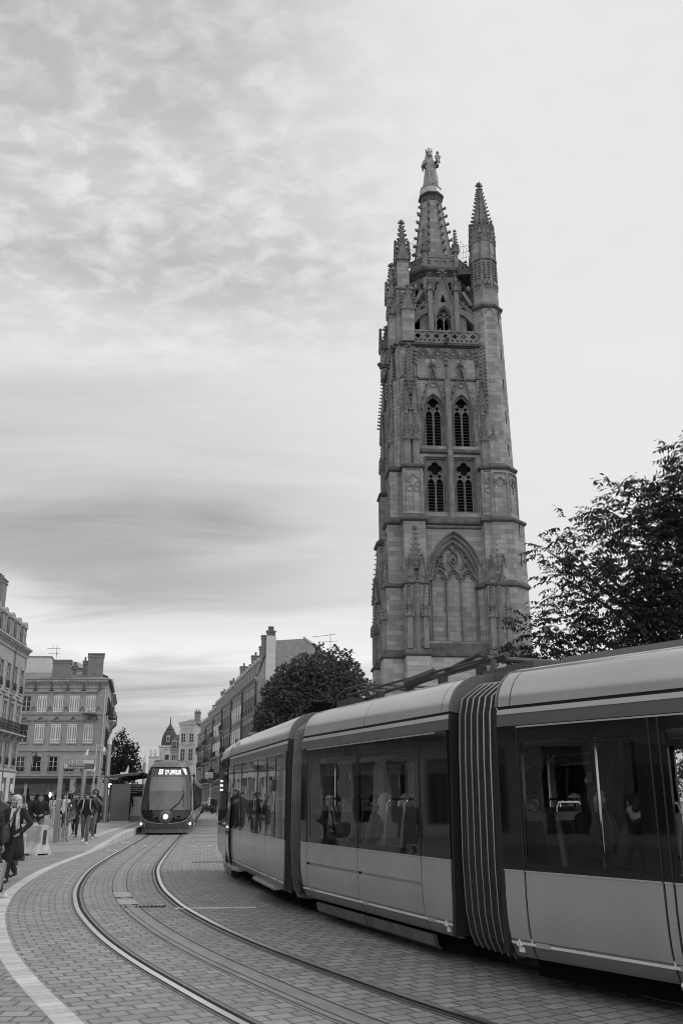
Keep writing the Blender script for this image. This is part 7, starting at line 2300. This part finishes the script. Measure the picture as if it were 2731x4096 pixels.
person('tall long-haired woman in a long black coat behind the leading man', (-9.42, 36.2, .21), 1.72, R(10), .011, .011, .55, .016, 'long', .34, .24, 'down', 'down', .36)
person('bearded man in a dark cap standing further back by the sign mast', (-15.6, 58.5, 0), 1.80, R(5), .014, .03, .03, .02, 'cap', .28, .2)
person('woman in a white headscarf and black clothes behind the slatted box', (-14.98, 60.6, 0), 1.62, R(170), .012, .012, .02, .7, 'scarf', .35, .1, coat=.4)
person('dark-clothed person next to the white headscarf', (-15.7, 62.0, 0), 1.60, R(160), .015, .015, .02, .02, 'short', .3, .1, coat=.3)
person('man in black with his back turned, reading the information board', (-12.42, 55.2, .27), 1.68, R(185), .020, .012, .02, .013, 'short', .3, .12, 'hip', 'down', 0, None, build=1.12)
backpack('dark backpack on the man reading the board', (-12.42, 55.2, .27), R(185), 1.68, .015)
person('stooping person with light trousers and a bag beside the dark glass panel', (-12.95, 54.9, .27), 1.66, R(200), .06, .36, .12, .08, 'bun', .3, .15, 'front', 'down', 0, None, lean=.16)
backpack('round dark backpack on the stooping person by the glass panel', (-12.98, 54.8, .27), R(235), 1.62, .03)
person('dark figure waiting on the right pavement down the street', (-13.75, 103, 0), 1.72, R(20), .02, .02, .02, .02, 'short', .3, .2, vox=.02)
person('second dark figure on the right pavement beyond the scooter', (-14.6, 107, 0), 1.76, R(-30), .03, .02, .02, .02, 'short', .3, .2, vox=.02)
# scooter rider far down the street
sx = (-14.3, 101.0, 0)
motorbike('dark scooter riding across the far end of the gap between the trams', sx, R(172), 'motorbikes on the street', True, .02)
person('scooter rider in a white helmet and dark vest, knees forward', (sx[0] - .12 + .3, sx[1], .27), 1.74, R(-100), .55, .12, .1, .5, 'helmet', .32, 0, 'bars', 'bars', 0, None, True, vox=.02)
# two visitors up on the gallery
for k, (u, v, lb) in enumerate(((-.42, .30, 'fair-haired visitor leaning at the left opening of the tower gallery window'), (.40, .14, 'dark-clothed visitor at the right opening of the tower gallery window'))):
    p_ = TW_(u, -4.42, 40.95)
    person(lb, p_, 1.62, R(0), v, .03, .03, .05 + .1 * (k == 0), 'short', .36, .05, vox=.02)
# ---- passengers: frames of the cars
def in_car(M_, x, y, z=.40):
    p = M_ @ Vector((x, y, z)); return (p.x, p.y, p.z)
aC = math.atan2(C1[1] - C0[1], C1[0] - C0[0]); aD = math.atan2(dD.y, dD.x)
def seated(label, M_, ang, x, y, dirx, **kw):
    # dirx=+1 faces local +x
    rz = ang + (PI / 2 if dirx > 0 else -PI / 2)
    return person(label, in_car(M_, x - dirx * .02, y, .40 - .03), kw.pop('h', 1.66), rz, sit=True, step=0, armL=kw.pop('armL', 'lap'), armR=kw.pop('armR', 'lap'), **kw)
seated('tram passenger in a white hood with her back to the street, by the window', MC, aC, 1.84, .50, -1, top=.13, bottom=.03, hair=.85, style='scarf', sk=.33)
seated('tram passenger in a pale headscarf beyond the white-hooded one', MC, aC, 1.42, 1.02, -1, top=.04, bottom=.03, hair=.72, style='scarf', sk=.35)
seated('young man with short dark hair facing the camera behind the tram window', MC, aC, .62, .44, 1, top=.13, bottom=.06, hair=.014, style='short', sk=.40, look=R(-20))
seated('dark-haired tram passenger beyond the young man, near the window post', MC, aC, .42, 1.02, 1, top=.03, bottom=.02, hair=.012, style='short', sk=.35)
seated('long-haired woman in profile sitting by the wide tram window', MD, aD, .40, .93, 1, top=.02, bottom=.03, hair=.014, style='long', sk=.38, h=1.78)
seated('passenger resting an arm at the right end of the wide tram window', MD, aD, 1.05, .66, -1, top=.03, bottom=.03, hair=.02, style='short', sk=.38)
o = thing('shoulder_bag', 'pale shoulder bag strap and bundle on the white-hooded tram passenger', 'bag', in_car(MC, 1.84, .5))
q = MB(MC.to_3x3().to_4x4())
q.tube([(.13, .12, 1.02), (.20, .0, .85), (.16, -.16, .62)], .032, 6)
capsule(q, (.10, -.26, .52), (-.10, -.28, .55), .10, .08, 8)
q.build('bag_body', cloth(.6), o)
bake_blobs()
